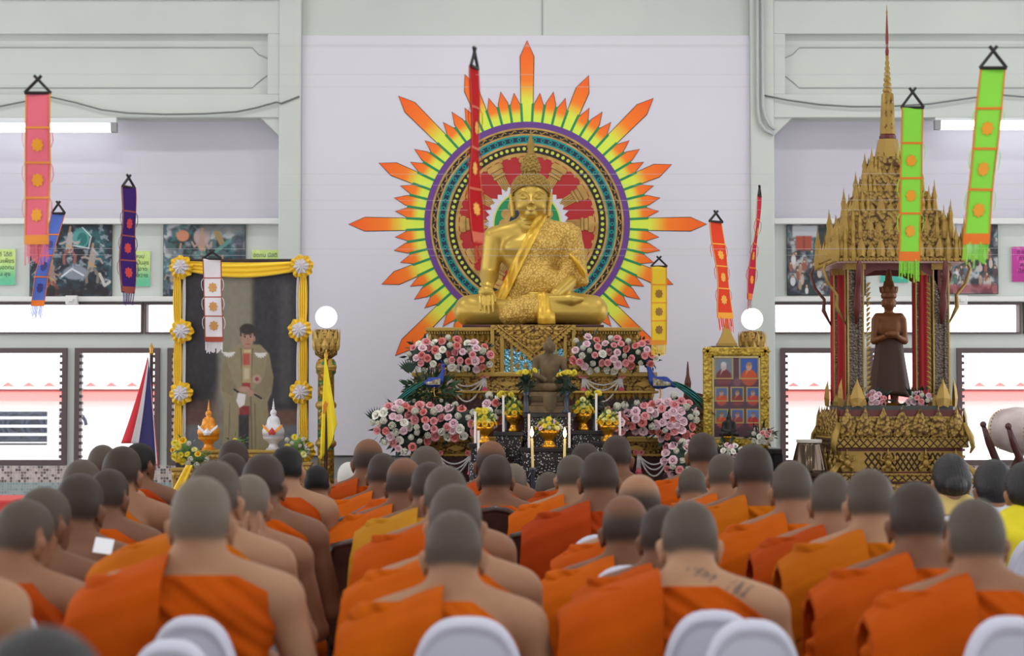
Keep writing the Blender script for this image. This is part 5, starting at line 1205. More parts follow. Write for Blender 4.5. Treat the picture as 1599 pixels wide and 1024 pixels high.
g = G(tb.location); g.box(WX(1096, YF), WX(1206, YF), YF - .25, YF - .22, .2, zt - .04); g.build('apron', M_black, tb)
# small dark figure on a gold cup
Yd = 14.08; dk = thing('dark_figurine', 'small dark seated figurine on a gold pedestal cup in front of the photo board', 'figurine', (WX(1138, Yd), Yd, zt)); sc_ = Yd / FPX
g = G(); g.lathe([(.035, 0), (.036, .012), (.025, .03), (.024, .05), (.05, .075), (.055, .085), (.03, .085)], 18); g.build('pedestal_cup', M_bowl, dk, smooth=True)
s = SDF((-.08, -.06, .07), (.08, .06, .3), .0045); s.ell((0, 0, .105), (.058, .04, .022), .01); s.cone((0, 0, .11), (0, 0, .18), .036, .03, .01); s.cone((-.03, 0, .18), (.03, 0, .18), .014, .014, .01); s.ell((0, -.002, .215), (.018, .02, .023), .008); s.cone((0, 0, .235), (0, 0, .275), .012, .003, .006)
for q in (-1, 1): s.cone((q * .038, 0, .175), (q * .045, -.01, .13), .011, .01, .006); s.cone((q * .045, -.01, .13), (0, -.035, .118), .01, .009, .006); s.cone((q * .02, 0, .105), (q * .058, -.02, .1), .02, .014, .01)
link('figure', npmesh('figure', *s.mesh()), mat('dark_bronze', C(34, 30, 30), .4, .3), dk)
arrangement('flower_arrangement', 'white and pink flower ball at the right end of the photo board table', 14.02, [(1189, 681, 16, 11)], 22, 51, [('bud', 'white', 3), ('rose', 'white', 3), ('rose', 'pink', 1.2)], size=(.022, .03), leafn=40, mindist=6)
arrangement('flower_arrangement', 'white and pink flower ball low in front of the photo board table', 13.4, [(1140, 704, 18, 11)], 24, 52, [('rose', 'white', 3), ('bud', 'white', 2), ('rose', 'pale', 2)], size=(.022, .03), leafn=40, mindist=6)
flower_stand('slim black stand under the low flower ball before the photo board', 1140, 712, 13.4)
# gilded stupa-shaped finial behind the board
Yg = 15.0; g0 = WZ(640, Yg); gt = thing('gilded_stupa', 'small tiered gold stupa standing behind the top of the photo board', 'ornament', (WX(1135, Yg), Yg, 0)); kk = Yg / FPX
g = G(); q = WZ(541, Yg)
for (w0, w1, a, b) in ((30, 30, 541, 536), (28, 18, 536, 526), (18, 15, 526, 522), (15, 9, 522, 512)): g.tbox((0, 0), w0 * kk, w0 * kk, w1 * kk, w1 * kk, WZ(a, Yg), WZ(b, Yg))
g.lathe([(4.5 * kk, WZ(512, Yg)), (3 * kk, WZ(506, Yg)), (.5 * kk, WZ(494, Yg))], 10); g.build('stupa', M_gplain, gt, bevel=.006)
g = G(); g.box(-.13, .13, -.13, .13, 0, q); g.build('pedestal', M_darkwood, gt)
# wooden shrine cabinet between roses and photo board
Yw = 14.75; ws = thing('wooden_shrine', 'dark carved wooden shrine with pointed roof between the roses and photo board', 'shrine', (WX(1090, Yw), Yw, 0)); o = ws.location
M_redwood = mat('red_brown_wood', C(110, 62, 46), .45, mix=(C(84, 44, 34), 10, .4, .6)); xx0, xx1 = WX(1070, Yw), WX(1112, Yw)
g = G(o); g.box(xx0, xx1, Yw, Yw + .25, 0, WZ(640, Yw)); g.box(xx0 - .02, xx1 + .02, Yw - .02, Yw + .27, WZ(646, Yw), WZ(636, Yw)); g.build('cabinet', M_redwood, ws, bevel=.006)
g = G(o); g.box(xx0 + .02, xx1 - .02, Yw - .012, Yw, WZ(690, Yw), WZ(655, Yw)); g.build('carved_door', M_gcarve, ws)
g = G(o); g.box(xx0 + .005, xx1, Yw + .02, Yw + .23, WZ(636, Yw), WZ(622, Yw)); g.prism(px2([1072, 1076, 1084, 1100, 1114, 1114, 1072], [622, 604, 612, 616, 618, 624, 624], Yw), Yw, Yw + .25); g.build('roof', M_redwood, ws)
g = G(o); g.lathe([(.022, 0), (.026, .04), (.012, .1), (.004, .2)], 8, (WX(1076, Yw), Yw + .1, WZ(606, Yw))); g.lathe([(.016, 0), (.006, .06), (.002, .12)], 8, (WX(1071, Yw), Yw + .05, WZ(622, Yw))); g.build('spire', M_redwood, ws)
# ------------------------------------------------------------------ gilded pavilion with tiered spire
XV, YV = 2.625, 13.85
M_pgold = carved('pavilion_gilding', C(160, 130, 64), C(86, 58, 32), 42, 0, .42, .5); M_pgold2 = mat('pavilion_leaf_gold', C(164, 133, 66), .45, .5, bump=(30, .4)); M_predm = mat('pavilion_maroon', C(98, 40, 36), .5); M_pdark = mat('lattice_dark', C(70, 46, 26), .6)
M_mircol = mat('column_mirror_mosaic', C(96, 84, 74), .25, .5, mix=(C(210, 206, 200), 60, .2, .08, 'voronoi'), bump=(60, .6, 'voronoi')); M_redcloth = mat('red_curtain', C(168, 20, 26), .75, sheen=.2)
pv = thing('gilded_pavilion', 'gilded open pavilion with tiered roof and tall spire, housing a crowned statue', 'shrine', (XV, YV, 0))
YFR = 13.42
def vz(py, Y=YFR): return WZ(py, Y)
def sq(g, half, z0, z1): g.box(-half, half, -half, half, z0, z1)
def four_rows(g, half, z0, n_, h, t, up=(0, 0, 1), alt=1.0, gap=0):
    for nx_, ny_ in ((0, -1), (1, 0), (0, 1), (-1, 0)):
        c = Vector((nx_ * half, ny_ * half, z0)); u = Vector((-ny_, nx_, 0)); g.row(c - u * (half - gap), c + u * (half - gap), n_, h, t, (nx_, ny_, 0), up, alt=alt)
def lattice(gx, half, z0, z1, n_, r_, rows=1, u0=-1.0, u1=1.0):
    """crossing bars on the four faces"""
    for nx_, ny_ in ((0, -1), (1, 0), (0, 1), (-1, 0)):
        g = G(); c = Vector((nx_ * half, ny_ * half, 0)); u = Vector((-ny_, nx_, 0)); W_ = half * (u1 - u0); cw = W_ / n_; hh = (z1 - z0) / rows
        for i in range(n_):
            for j in range(rows):
                a = c + u * (half * u0 + i * cw) + Vector((0, 0, z0 + j * hh)); b = a + u * cw
                g.tube([a, b + Vector((0, 0, hh))], r_, 4); g.tube([b, a + Vector((0, 0, hh))], r_, 4)
        g.build('diamond_lattice', M_pdark, pv)
zb_top = vz(636)
# plinth courses: (half width, py bottom, py top)
def course(name, half, pyb, pyt, m, h1=None):
    g = G(); g.tbox((0, 0), 2 * half, 2 * half, 2 * (h1 or half), 2 * (h1 or half), vz(pyb), vz(pyt)); return g.build(name, m, pv, bevel=.005)
HB = .43
g = G(); g.tbox((0, 0), 2.35 * HB, 2.35 * HB, 2.06 * HB, 2.06 * HB, 0, vz(756)); g.build('plinth', M_pgold, pv)
g = G(); g.tbox((0, 0), 1.9 * HB, 1.9 * HB, 1.9 * HB, 1.9 * HB, vz(757), vz(640)); g.build('core', M_predm, pv)
for nm, half, a, b in (('lattice_course', HB * .97, 772, 756), ('border_course', HB * 1.0, 752, 739), ('lattice_course', HB * .955, 737, 704), ('border_course', HB * 1.03, 699, 684), ('top_course', HB * .97, 682, 650)): course(nm, half, a, b, M_pgold if nm == 'top_course' else M_pgold2)
lattice(0, HB * 1.0 + .002, vz(751), vz(740), 17, .004); lattice(0, HB * 1.03 + .002, vz(698), vz(685), 17, .004)
for u0, u1, n_ in ((-.6, -.27, 3), (-.16, .30, 5), (.42, .68, 3)): lattice(g, HB * .957, vz(735), vz(707), n_, .006, 2, u0, u1); lattice(g, HB * .972, vz(770), vz(757), n_, .006, 1, u0, u1)
# standing guardian figures between the lattice panels
for nx_, ny_ in ((0, -1), (-1, 0)):
    for f_ in (-.86, -.22, .37, .84):
        for (pyb, pyt) in ((737, 704),):
            z0, z1 = vz(pyb), vz(pyt); h = z1 - z0; c = Vector((nx_ * HB * .96, ny_ * HB * .96, 0)) + Vector((-ny_, nx_, 0)) * (HB * f_); g = G(tuple(-c) if False else (0, 0, 0)); c.z = z0
            n_ = Vector((nx_, ny_, 0)); u = Vector((-ny_, nx_, 0)); q = c + n_ * .02
            g.sphere(q + Vector((0, 0, h * .42)), (.026, .026, h * .2), 8, 6); g.sphere(q + Vector((0, 0, h * .72)), .015, 8, 6); g.lathe([(.014, 0), (.008, .02), (.001, .05)], 8, tuple(q + Vector((0, 0, h * .78))))
            for s_ in (-1, 1): g.tube([q + u * (.02 * s_) + Vector((0, 0, h * .52)), q + u * (.05 * s_) + Vector((0, 0, h * .6)), q + u * (.045 * s_) + Vector((0, 0, h * .8))], [.01, .009, .006], 6); g.tube([q + u * (.012 * s_) + Vector((0, 0, h * .3)), q + u * (.04 * s_) + Vector((0, 0, h * .2)), q + u * (.03 * s_)], [.014, .012, .01], 6)
            g.build('guardian_figure', M_pgold2, pv, smooth=True)
g = G(); four_rows(g, HB * 1.0, vz(683), 7, vz(634) - vz(683), .03); four_rows(g, HB * 1.02, vz(683), 14, vz(664) - vz(683), .02, gap=0); g.build('crest_petals', M_pgold, pv)
g = G(); four_rows(g, HB * 1.03, vz(686), 34, .02, .008); four_rows(g, HB * 1.05, vz(739), 30, .022, .008, (0, 0, -1)); g.build('bead_row', M_pgold2, pv)
g = G(); sq(g, HB * .9, zb_top - .05, vz(642)); g.build('deck', M_gplain, pv)
g = G(); sq(g, HB * .84, zb_top - .04, zb_top + .012) ; g.build('deck_tray', mat('deck_dark', C(60, 62, 58), .4), pv)
for sx_, sy_ in ((1, -1), (-1, -1), (1, 1), (-1, 1)):       # curling corner leaves at the plinth edges
    for i, (pyb, ln) in enumerate(((684, .15), (738, .22), (756, .25))):
        g = G(); h_ = HB * 1.02; z0 = vz(pyb); d = Vector((sx_, sy_, 0)).normalized(); p = Vector((sx_ * h_ * .96, sy_ * h_ * .96, 0))
        g.tube([p + Vector((0, 0, z0 + (.10 if i == 0 else .06))), p + d * (ln * .35) + Vector((0, 0, z0 + .01)), p + d * (ln * .45) + Vector((0, 0, z0 - .06)), p + d * (ln * .3) + Vector((0, 0, z0 - .1))], [.022, .03, .022, .008], 6, squash=.6); g.build('corner_scroll', M_pgold2, pv, smooth=True)
# four clustered columns
zc0, zc1 = zb_top, vz(408); CH = .29
for sx_ in (-1, 1):
    for sy_ in (-1, 1):
        front = sy_ < 0; g = G(); c = (sx_ * CH, sy_ * CH)
        g.box(c[0] - .036, c[0] + .036, c[1] - .036, c[1] + .036, zc0, zc1)
        for i in (-1, 1):
            for j in (-1, 1): g.box(c[0] + i * .036 - .014, c[0] + i * .036 + .014, c[1] + j * .036 - .014, c[1] + j * .036 + .014, zc0, zc1)
        col_ = g.build('column', M_mircol, pv)
        g = G()
        for i in (-1, 1):
            for j in (-1, 1): g.tube([(c[0] + i * .052, c[1] + j * .05, zc0), (c[0] + i * .052, c[1] + j * .05, zc1)], .006, 5)
        g.box(c[0] - .066, c[0] + .066, c[1] - .066, c[1] + .066, zc0, zc0 + .04); g.box(c[0] - .066, c[0] + .066, c[1] - .066, c[1] + .066, zc1 - .05, zc1)
        g.tbox(c, .13, .13, .09, .09, zc0 + .04, zc0 + .1); g.build('column_edging', M_pgold2, col_)
        # leaf at the column foot
        for nx_, ny_ in ((sx_, 0), (0, sy_)):
            g = G(); g.leaf((c[0] + nx_ * .09, c[1] + ny_ * .09, zc0), (-ny_, nx_, 0), (0, 0, 1), (nx_, ny_, 0), .10, .2, .03); g.build('foot_leaf', M_pgold2, pv)
        # bracket rising to the eaves
        d = Vector((sx_, 0, 0))
        for d in (Vector((sx_, 0, 0)), Vector((0, sy_, 0))):
            g = G(); p = Vector((c[0], c[1], 0)) + d * .06
            g.tube([p + Vector((0, 0, zc1 - .42)), p + d * .06 + Vector((0, 0, zc1 - .3)), p + d * .055 + Vector((0, 0, zc1 - .22)), p + d * .12 + Vector((0, 0, zc1 - .14)), p + d * .15 + Vector((0, 0, zc1 - .04)), p + d * .13 + Vector((0, 0, zc1 + .0))], [.008, .03, .022, .02, .022, .012], 6, squash=.5); g.build('bracket', M_pgold2 if d.y == 0 and front else M_predm, pv, smooth=True)
        if not front:      # red cloth wound round the rear columns
            g = G(); g.grid(lambda u, v: (c[0] + (.064 + .006 * math.cos(10 * 2 * PI * u) * (.3 + v)) * math.cos(2 * PI * u) * (1 + .12 * (1 - v)), c[1] + (.064 + .006 * math.cos(10 * 2 * PI * u)) * math.sin(2 * PI * u), zc0 + .02 + (zc1 - zc0 - .04) * v), 60, 8); g.build('red_curtain', M_redcloth, pv, smooth=True)
        else:              # serrated flame edging down the inner side
            g = G(); n_ = 22
            for i in range(n_): zz = zc0 + .12 + (zc1 - zc0 - .25) * i / n_; g.leaf((c[0] - sx_ * .07, c[1] - .05, zz), (0, 0, 1), Vector((-sx_, 0, .8)).normalized(), (0, -1, 0), .03, .045, .008)
            g.build('flame_edging', M_pgold2, pv)
# arch board between the columns
za = zc1
for yy in (-CH - .05, CH + .03):
    g = G(); g.prism([(-CH, za), (CH, za), (CH, za - .22), (CH - .05, za - .10), (CH * .55, za - .055), (0, za - .045), (-CH * .55, za - .055), (-CH + .05, za - .10), (-CH, za - .22)], yy, yy + .02); g.build('arch_board', M_predm, pv)
# roof tiers: (half, py eave bottom, py eave top, py leaf top)
HR = .43
g = G(); sq(g, HR * 1.0, vz(410), vz(407)); g.build('soffit', mat('soffit_pale', C(206, 170, 170), .5), pv)
tiers = [(HR * 1.0, 408, 392, 362), (HR * .83, 372, 358, 332), (HR * .62, 342, 327, 302), (HR * .45, 308, 297, 276), (HR * .32, 280, 272, 248)]
for half, a, b, c in tiers:
    Yh = YV - half; z0, z1, z2 = WZ(a, Yh), WZ(b, Yh), WZ(c, Yh)
    g = G(); g.tbox((0, 0), 2 * half, 2 * half, 2 * half * .98, 2 * half * .98, z0, (z0 + z1) / 2); g.tbox((0, 0), 2.06 * half, 2.06 * half, 2.0 * half, 2.0 * half, z0 + .012, z0 + .03)
    ti = g.build('roof_eave', M_pgold, pv)
    g = G(); sq(g, half * .86, z0, z2 + .02); g.build('roof_core', M_pgold, ti)
    g = G(); nn = max(5, int(2 * half / .062)); four_rows(g, half * 1.0, (z0 + z1) / 2 - .005, nn, (z2 - z0) * .74, .02, alt=.72); four_rows(g, half * .95, (z0 + z1) / 2, nn * 2 + 1, (z2 - z0) * .4, .012); four_rows(g, half * 1.03, z0 + .02, nn * 3, .028, .008, (0, 0, -1)); g.build('leaf_row', M_pgold2, ti)
    for sx_ in (-1, 1):
        for sy_ in (-1, 1):
            g = G()
            for q in (0, 1, 2):
                h_ = (z2 - z0) * (1.0 + .22 * (2 - q)); p = Vector((sx_ * (half * 1.0 - q * .042 * (half / HR + .3)), sy_ * (half * 1.0 - (0 if q == 0 else .0)), z0)); g.lathe([(.02, 0), (.026, h_ * .25), (.016, h_ * .5), (.02, h_ * .62), (.006, h_ * .85), (.001, h_ * 1.08)], 6, tuple(p))
                if q: p2 = Vector((sx_ * half, sy_ * (half - q * .042 * (half / HR + .3)), z0)); g.lathe([(.02, 0), (.026, h_ * .25), (.016, h_ * .5), (.02, h_ * .62), (.006, h_ * .85), (.001, h_ * 1.08)], 6, tuple(p2))
            g.build('corner_finial', M_pgold2, ti)
def yz(py): return WZ(py, YV)
k_ = YV / FPX
g = G(); g.lathe([(21 * k_ * 1.3, yz(275)), (19 * k_ * 1.3, yz(252)), (17 * k_ * 1.3, yz(250)), (12 * k_ * 1.3, yz(218)), (8 * k_ * 1.3, yz(217))], 8, rot=PI / 8); g.build('bell', M_pgold2, pv)
g = G(); four_rows(g, 14.5 * k_, yz(262), 3, .12, .03); four_rows(g, 12 * k_, yz(246), 1, .13, .02); g.build('bell_leaves', M_pgold, pv)
g = G(); g.lathe([(13 * k_, yz(217)), (13.5 * k_, yz(213)), (11 * k_, yz(210)), (10 * k_, yz(209))], 12); g.build('bell_ring', M_predm, pv)
g = G(); g.lathe([(12.5 * k_, yz(210)), (11 * k_, yz(180)), (9.5 * k_, yz(147)), (7 * k_, yz(145))], 8, rot=PI / 8)
prof = []
for i in range(7): py = 145 - i * 8.5; r_ = (7.6 - i * .8); prof += [(r_ * .72 * k_, yz(py)), (r_ * k_, yz(py - 3)), (r_ * .9 * k_, yz(py - 6)), (r_ * .62 * k_, yz(py - 8))]
g.lathe(prof, 14); g.build('spire', M_pgold2, pv, smooth=True, autosm=50)
g = G(); g.lathe([(2.4 * k_, yz(87)), (3 * k_, yz(80)), (1.9 * k_, yz(74)), (2.5 * k_, yz(60)), (1.6 * k_, yz(40)), (.9 * k_, yz(22))], 10); g.build('spire_red', mat('spire_red_brown', C(136, 44, 32), .5), pv, smooth=True)
g = G(); g.lathe([(1.0 * k_, yz(24)), (1.5 * k_, yz(19)), (.7 * k_, yz(15)), (.2 * k_, yz(7))], 10); g.build('spire_tip', M_pgold2, pv, smooth=True)
for sgn in (-1,):
    g = G(); 
    for i in range(3):
        for d in (-1, 1): g.leaf((d * 4.5 * k_ , -11.2 * k_ + i * .6 * k_, yz(203 - i * 20)), (1, 0, 0), (0, .06, 1), (0, -1, 0), .022, .05, .008)
    g.build('spire_leaf', M_pgold, pv)
# crowned standing statue inside
zs = zb_top + .012
M_bronze = mat('brown_bronze', C(128, 78, 42), .5, .3, bump=(20, .15)); M_bronzed = mat('brown_bronze_robe', C(70, 42, 30), .6, .15)
cs = thing('crowned_statue', 'brown standing crowned statue inside the gilded pavilion', 'statue', (WX(1389, YV), YV, zs)); H = WZ(432, YV) - zs
def hz(py): return WZ(py, YV) - zs
s = SDF((-.19, -.16, 0), (.19, .12, H + .02), .0055)
s.ell((0, 0, hz(512)), (.088, .055, .09), .03); s.cone((-.078, 0, hz(495)), (.078, 0, hz(495)), .03, .03, .03); s.cone((0, 0, hz(530)), (0, 0, hz(575)), .05, .045, .03); s.cone((0, .01, hz(495)), (0, 0, hz(476)), .03, .03, .012)
s.ell((0, -.005, hz(472)), (.045, .05, .058), .012); s.cone((0, -.05, hz(472)), (0, -.06, hz(476)), .005, .008, .006)
for q in (-1, 1):
    s.cone((q * .095, 0, hz(500)), (q * .105, -.01, hz(532)), .028, .024, .012); s.cone((q * .105, -.01, hz(532)), (q * .02, -.1, hz(524)), .024, .018, .012); s.ell((q * .045, 0, hz(474)), (.007, .012, .028), .004)
    s.cone((q * .035, 0, hz(600)), (q * .035, 0, .03), .035, .026, .01); s.cone((q * .035, .01, .015), (q * .04, -.07, .013), .02, .016, .01)
s.ell((0, -.11, hz(522)), (.05, .035, .03), .012)
link('body', npmesh('body', *s.mesh()), M_bronze, cs)
g = G(); g.lathe([(.05, hz(466)), (.056, hz(462)), (.05, hz(458)), (.062, hz(448)), (.04, hz(447)), (.034, hz(440)), (.026, hz(438)), (.022, hz(428)), (.014, hz(420)), (.004, hz(404))], 16, (0, 0, 0)); 
for i in range(10): a = 2 * PI * i / 10; d = Vector((math.cos(a), math.sin(a), 0)); g.leaf(d * .052 + Vector((0, 0, hz(458))), (-d.y, d.x, 0), (d * .25 + Vector((0, 0, 1))).normalized(), d, .034, .055, .008)
g.build('crown', M_bronze, cs, smooth=True)
def robe_f(u, v):
    a = 2 * PI * u; zz = hz(522) + (hz(616) - hz(522)) * v; w = .088 + .042 * v ** 1.2 + .006 * math.cos(8 * a) * v; return (w * math.cos(a) * (1 + .16 * v), w * .62 * math.sin(a), zz - .02 * v * abs(math.cos(a)))
g = G(); g.grid(robe_f, 64, 14); ob = g.build('robe', M_bronzed, cs, smooth=True); ob.modifiers.new('thick', 'SOLIDIFY').thickness = .006
g = G(); g.lathe([(.09, 0), (.095, .01), (.07, .02), (.06, .02)], 20); g.build('lotus_base', M_bowl, cs)
for px0, lab in ((1362, 'left'), (1440, 'right')):
    arrangement('flower_arrangement', 'bunch of pale pink flowers inside the gilded pavilion at the statue\'s %s foot' % lab, YV - .2, [(px0, 624, 19 if lab == 'left' else 25, 11)], 22 if lab == 'left' else 28, 60 + px0, [('rose', 'pink', 3), ('rose', 'pale', 4), ('bud', 'white', 1)], size=(.022, .032), leafn=50, mindist=6)
# ------------------------------------------------------------------ kettle drum, barrel drum
Yd = 13.2; kd = thing('bronze_drum', 'glossy dark bronze bell-shaped drum left of the gilded pavilion', 'drum', (WX(1263, Yd), Yd, 0)); kk = Yd / FPX; z_ = lambda p: WZ(p, Yd)
g = G(); g.lathe([(30 * kk, z_(745)), (28 * kk, z_(730)), (24 * kk, z_(712)), (19.5 * kk, z_(694)), (18.5 * kk, z_(691))], 32, (0, 0, 0)); g.build('shell', mat('glossy_dark_bronze', C(92, 78, 66), .12, .85), kd, smooth=True)
g = G(); g.lathe([(19.5 * kk, z_(691)), (20 * kk, z_(689)), (20 * kk, z_(686)), (4 * kk, z_(685.5))], 32); g.build('drumhead', mat('pale_drumhead', C(196, 190, 180), .4), kd, smooth=True, autosm=40)
g = G(); g.lathe([(.16, 0), (.16, .03), (.1, .06), (.09, z_(760)), (31 * kk, z_(745))], 20); g.build('stand', M_darkwood, kd)
Yr = 13.0; c = W(1592, 672, Yr); bd = thing('barrel_drum', 'pale barrel drum on a dark wooden cradle at the right edge', 'drum', (c.x, Yr, 0)); ax = Vector((.62, -.78, -.05)).normalized(); cc = Vector((0, 0, c.z))
up_ = Vector((0, 0, 1)); s1 = ax.cross(up_).normalized(); s2 = s1.cross(ax)
def ringpt(t_, r_, k): w = 2 * PI * k / 32; return cc + ax * t_ + s1 * (r_ * math.cos(w)) + s2 * (r_ * math.sin(w))
g = G(); prof = [(-.16, .115), (-.12, .135), (-.04, .152), (.04, .152), (.12, .135), (.155, .118)]
g.add([ringpt(t_, r_, k) for t_, r_ in prof for k in range(32)], [(i * 32 + k, i * 32 + (k + 1) % 32, (i + 1) * 32 + (k + 1) % 32, (i + 1) * 32 + k) for i in range(5) for k in range(32)]); g.build('barrel', mat('drum_barrel_pale', C(206, 192, 190), .4, mix=(C(184, 168, 166), 5, .4, .6)), bd, smooth=True)
for t_, lab in ((.16, 1), (-.165, -1)):
    g = G(); g.add([ringpt(t_ - .03 * lab, .126, k) for k in range(32)] + [ringpt(t_, .12, k) for k in range(32)] + [cc + ax * (t_ + .004 * lab)], [(k, (k + 1) % 32, 32 + (k + 1) % 32, 32 + k) for k in range(32)] + [(32 + k, 32 + (k + 1) % 32, 64) for k in range(32)]); g.build('drumhead', mat('drum_skin', C(216, 204, 184), .6), bd)
    g = G()
    for k in range(0, 32): p = ringpt(t_ - .03 * lab, .131, k); g.sphere(p, .005, 6, 4)
    g.build('tack_ring', M_brass, bd)
g = G(); z0 = c.z
for s_ in (-.1, .1):
    o3 = ax * s_
    for q in (-1, 1): g.tube([o3 + s1 * (-.24 * q) + Vector((0, 0, z0 + .02)), o3 + s1 * (-.19 * q) + Vector((0, 0, z0 - .08)), o3 + s1 * (-.05 * q) + Vector((0, 0, z0 - .3)), o3 + s1 * (.2 * q) + Vector((0, 0, .02))], [.016, .024, .03, .03], 6); g.sphere(o3 + s1 * (-.245 * q) + Vector((0, 0, z0 + .035)), .022, 8, 6)
g.tube([ax * -.1 + Vector((0, 0, z0 - .33)), ax * .1 + Vector((0, 0, z0 - .33))], .024, 6); g.build('cradle', mat('dark_red_wood', C(72, 34, 32), .4), bd, smooth=True)
# ------------------------------------------------------------------ people
def skin_mat(name, skin, stub):
    if name in MATS: return MATS[name]
    m = bpy.data.materials.new(name); m.use_nodes = True; N, L = nt(m); b = N['Principled BSDF']
    def attr(n_): a = N.new('ShaderNodeAttribute'); a.attribute_name = n_; return a.outputs['Fac']
    def mixc(f, A, B):
        x = N.new('ShaderNodeMix'); x.data_type = 'RGBA'; L.new(f, x.inputs['Factor'])
        for s_, v in (('A', A), ('B', B)):
            if hasattr(v, 'links'): L.new(v, x.inputs[s_])
            else: x.inputs[s_].default_value = v
        return x.outputs['Result']
    tc = N.new('ShaderNodeTexCoord'); no = N.new('ShaderNodeTexNoise'); no.inputs['Scale'].default_value = 7; L.new(tc.outputs['Object'], no.inputs['Vector'])
    mr = N.new('ShaderNodeMapRange'); mr.inputs['From Min'].default_value = .35; mr.inputs['From Max'].default_value = .7; L.new(no.outputs['Fac'], mr.inputs['Value'])
    warm = tuple(c * f for c, f in zip(skin[:3], (.93, .84, .80))) + (1,)
    c = mixc(mr.outputs['Result'], skin, warm); c = mixc(attr('scalp'), c, stub); c = mixc(attr('ink'), c, C(62, 64, 70))
    L.new(c, b.inputs['Base Color']); b.inputs['Roughness'].default_value = .55; b.inputs['Specular IOR Level'].default_value = .22
    MATS[name] = m; return m
SK = [C(162, 123, 95), C(145, 105, 80), C(120, 83, 62), C(174, 136, 106)]
ST = dict(stub=C(80, 70, 61), dark=C(60, 49, 43), black=C(26, 23, 23), grey=C(106, 95, 84), bald=C(120, 92, 72), white=C(200, 197, 192))
def robe_mat(i):
    cols = [(186, 80, 2), (194, 92, 4), (172, 68, 4), (168, 60, 8), (188, 132, 32), (184, 98, 4)]
    c = cols[i]; return mat('robe_orange_%s' % 'abcdef'[i], C(*c), .85, bump=(220, .25), mix=(C(int(c[0] * .93), int(c[1] * .88), int(c[2] * .9)), 6, .35, .7), spec=.12)
def rot(yaw, pitch, roll=0):
    """rows are the head's axes in the body frame"""
    M_ = Matrix.Rotation(-yaw, 3, 'Z') @ Matrix.Rotation(-pitch, 3, 'X') @ Matrix.Rotation(roll, 3, 'Y'); return np.array(M_)
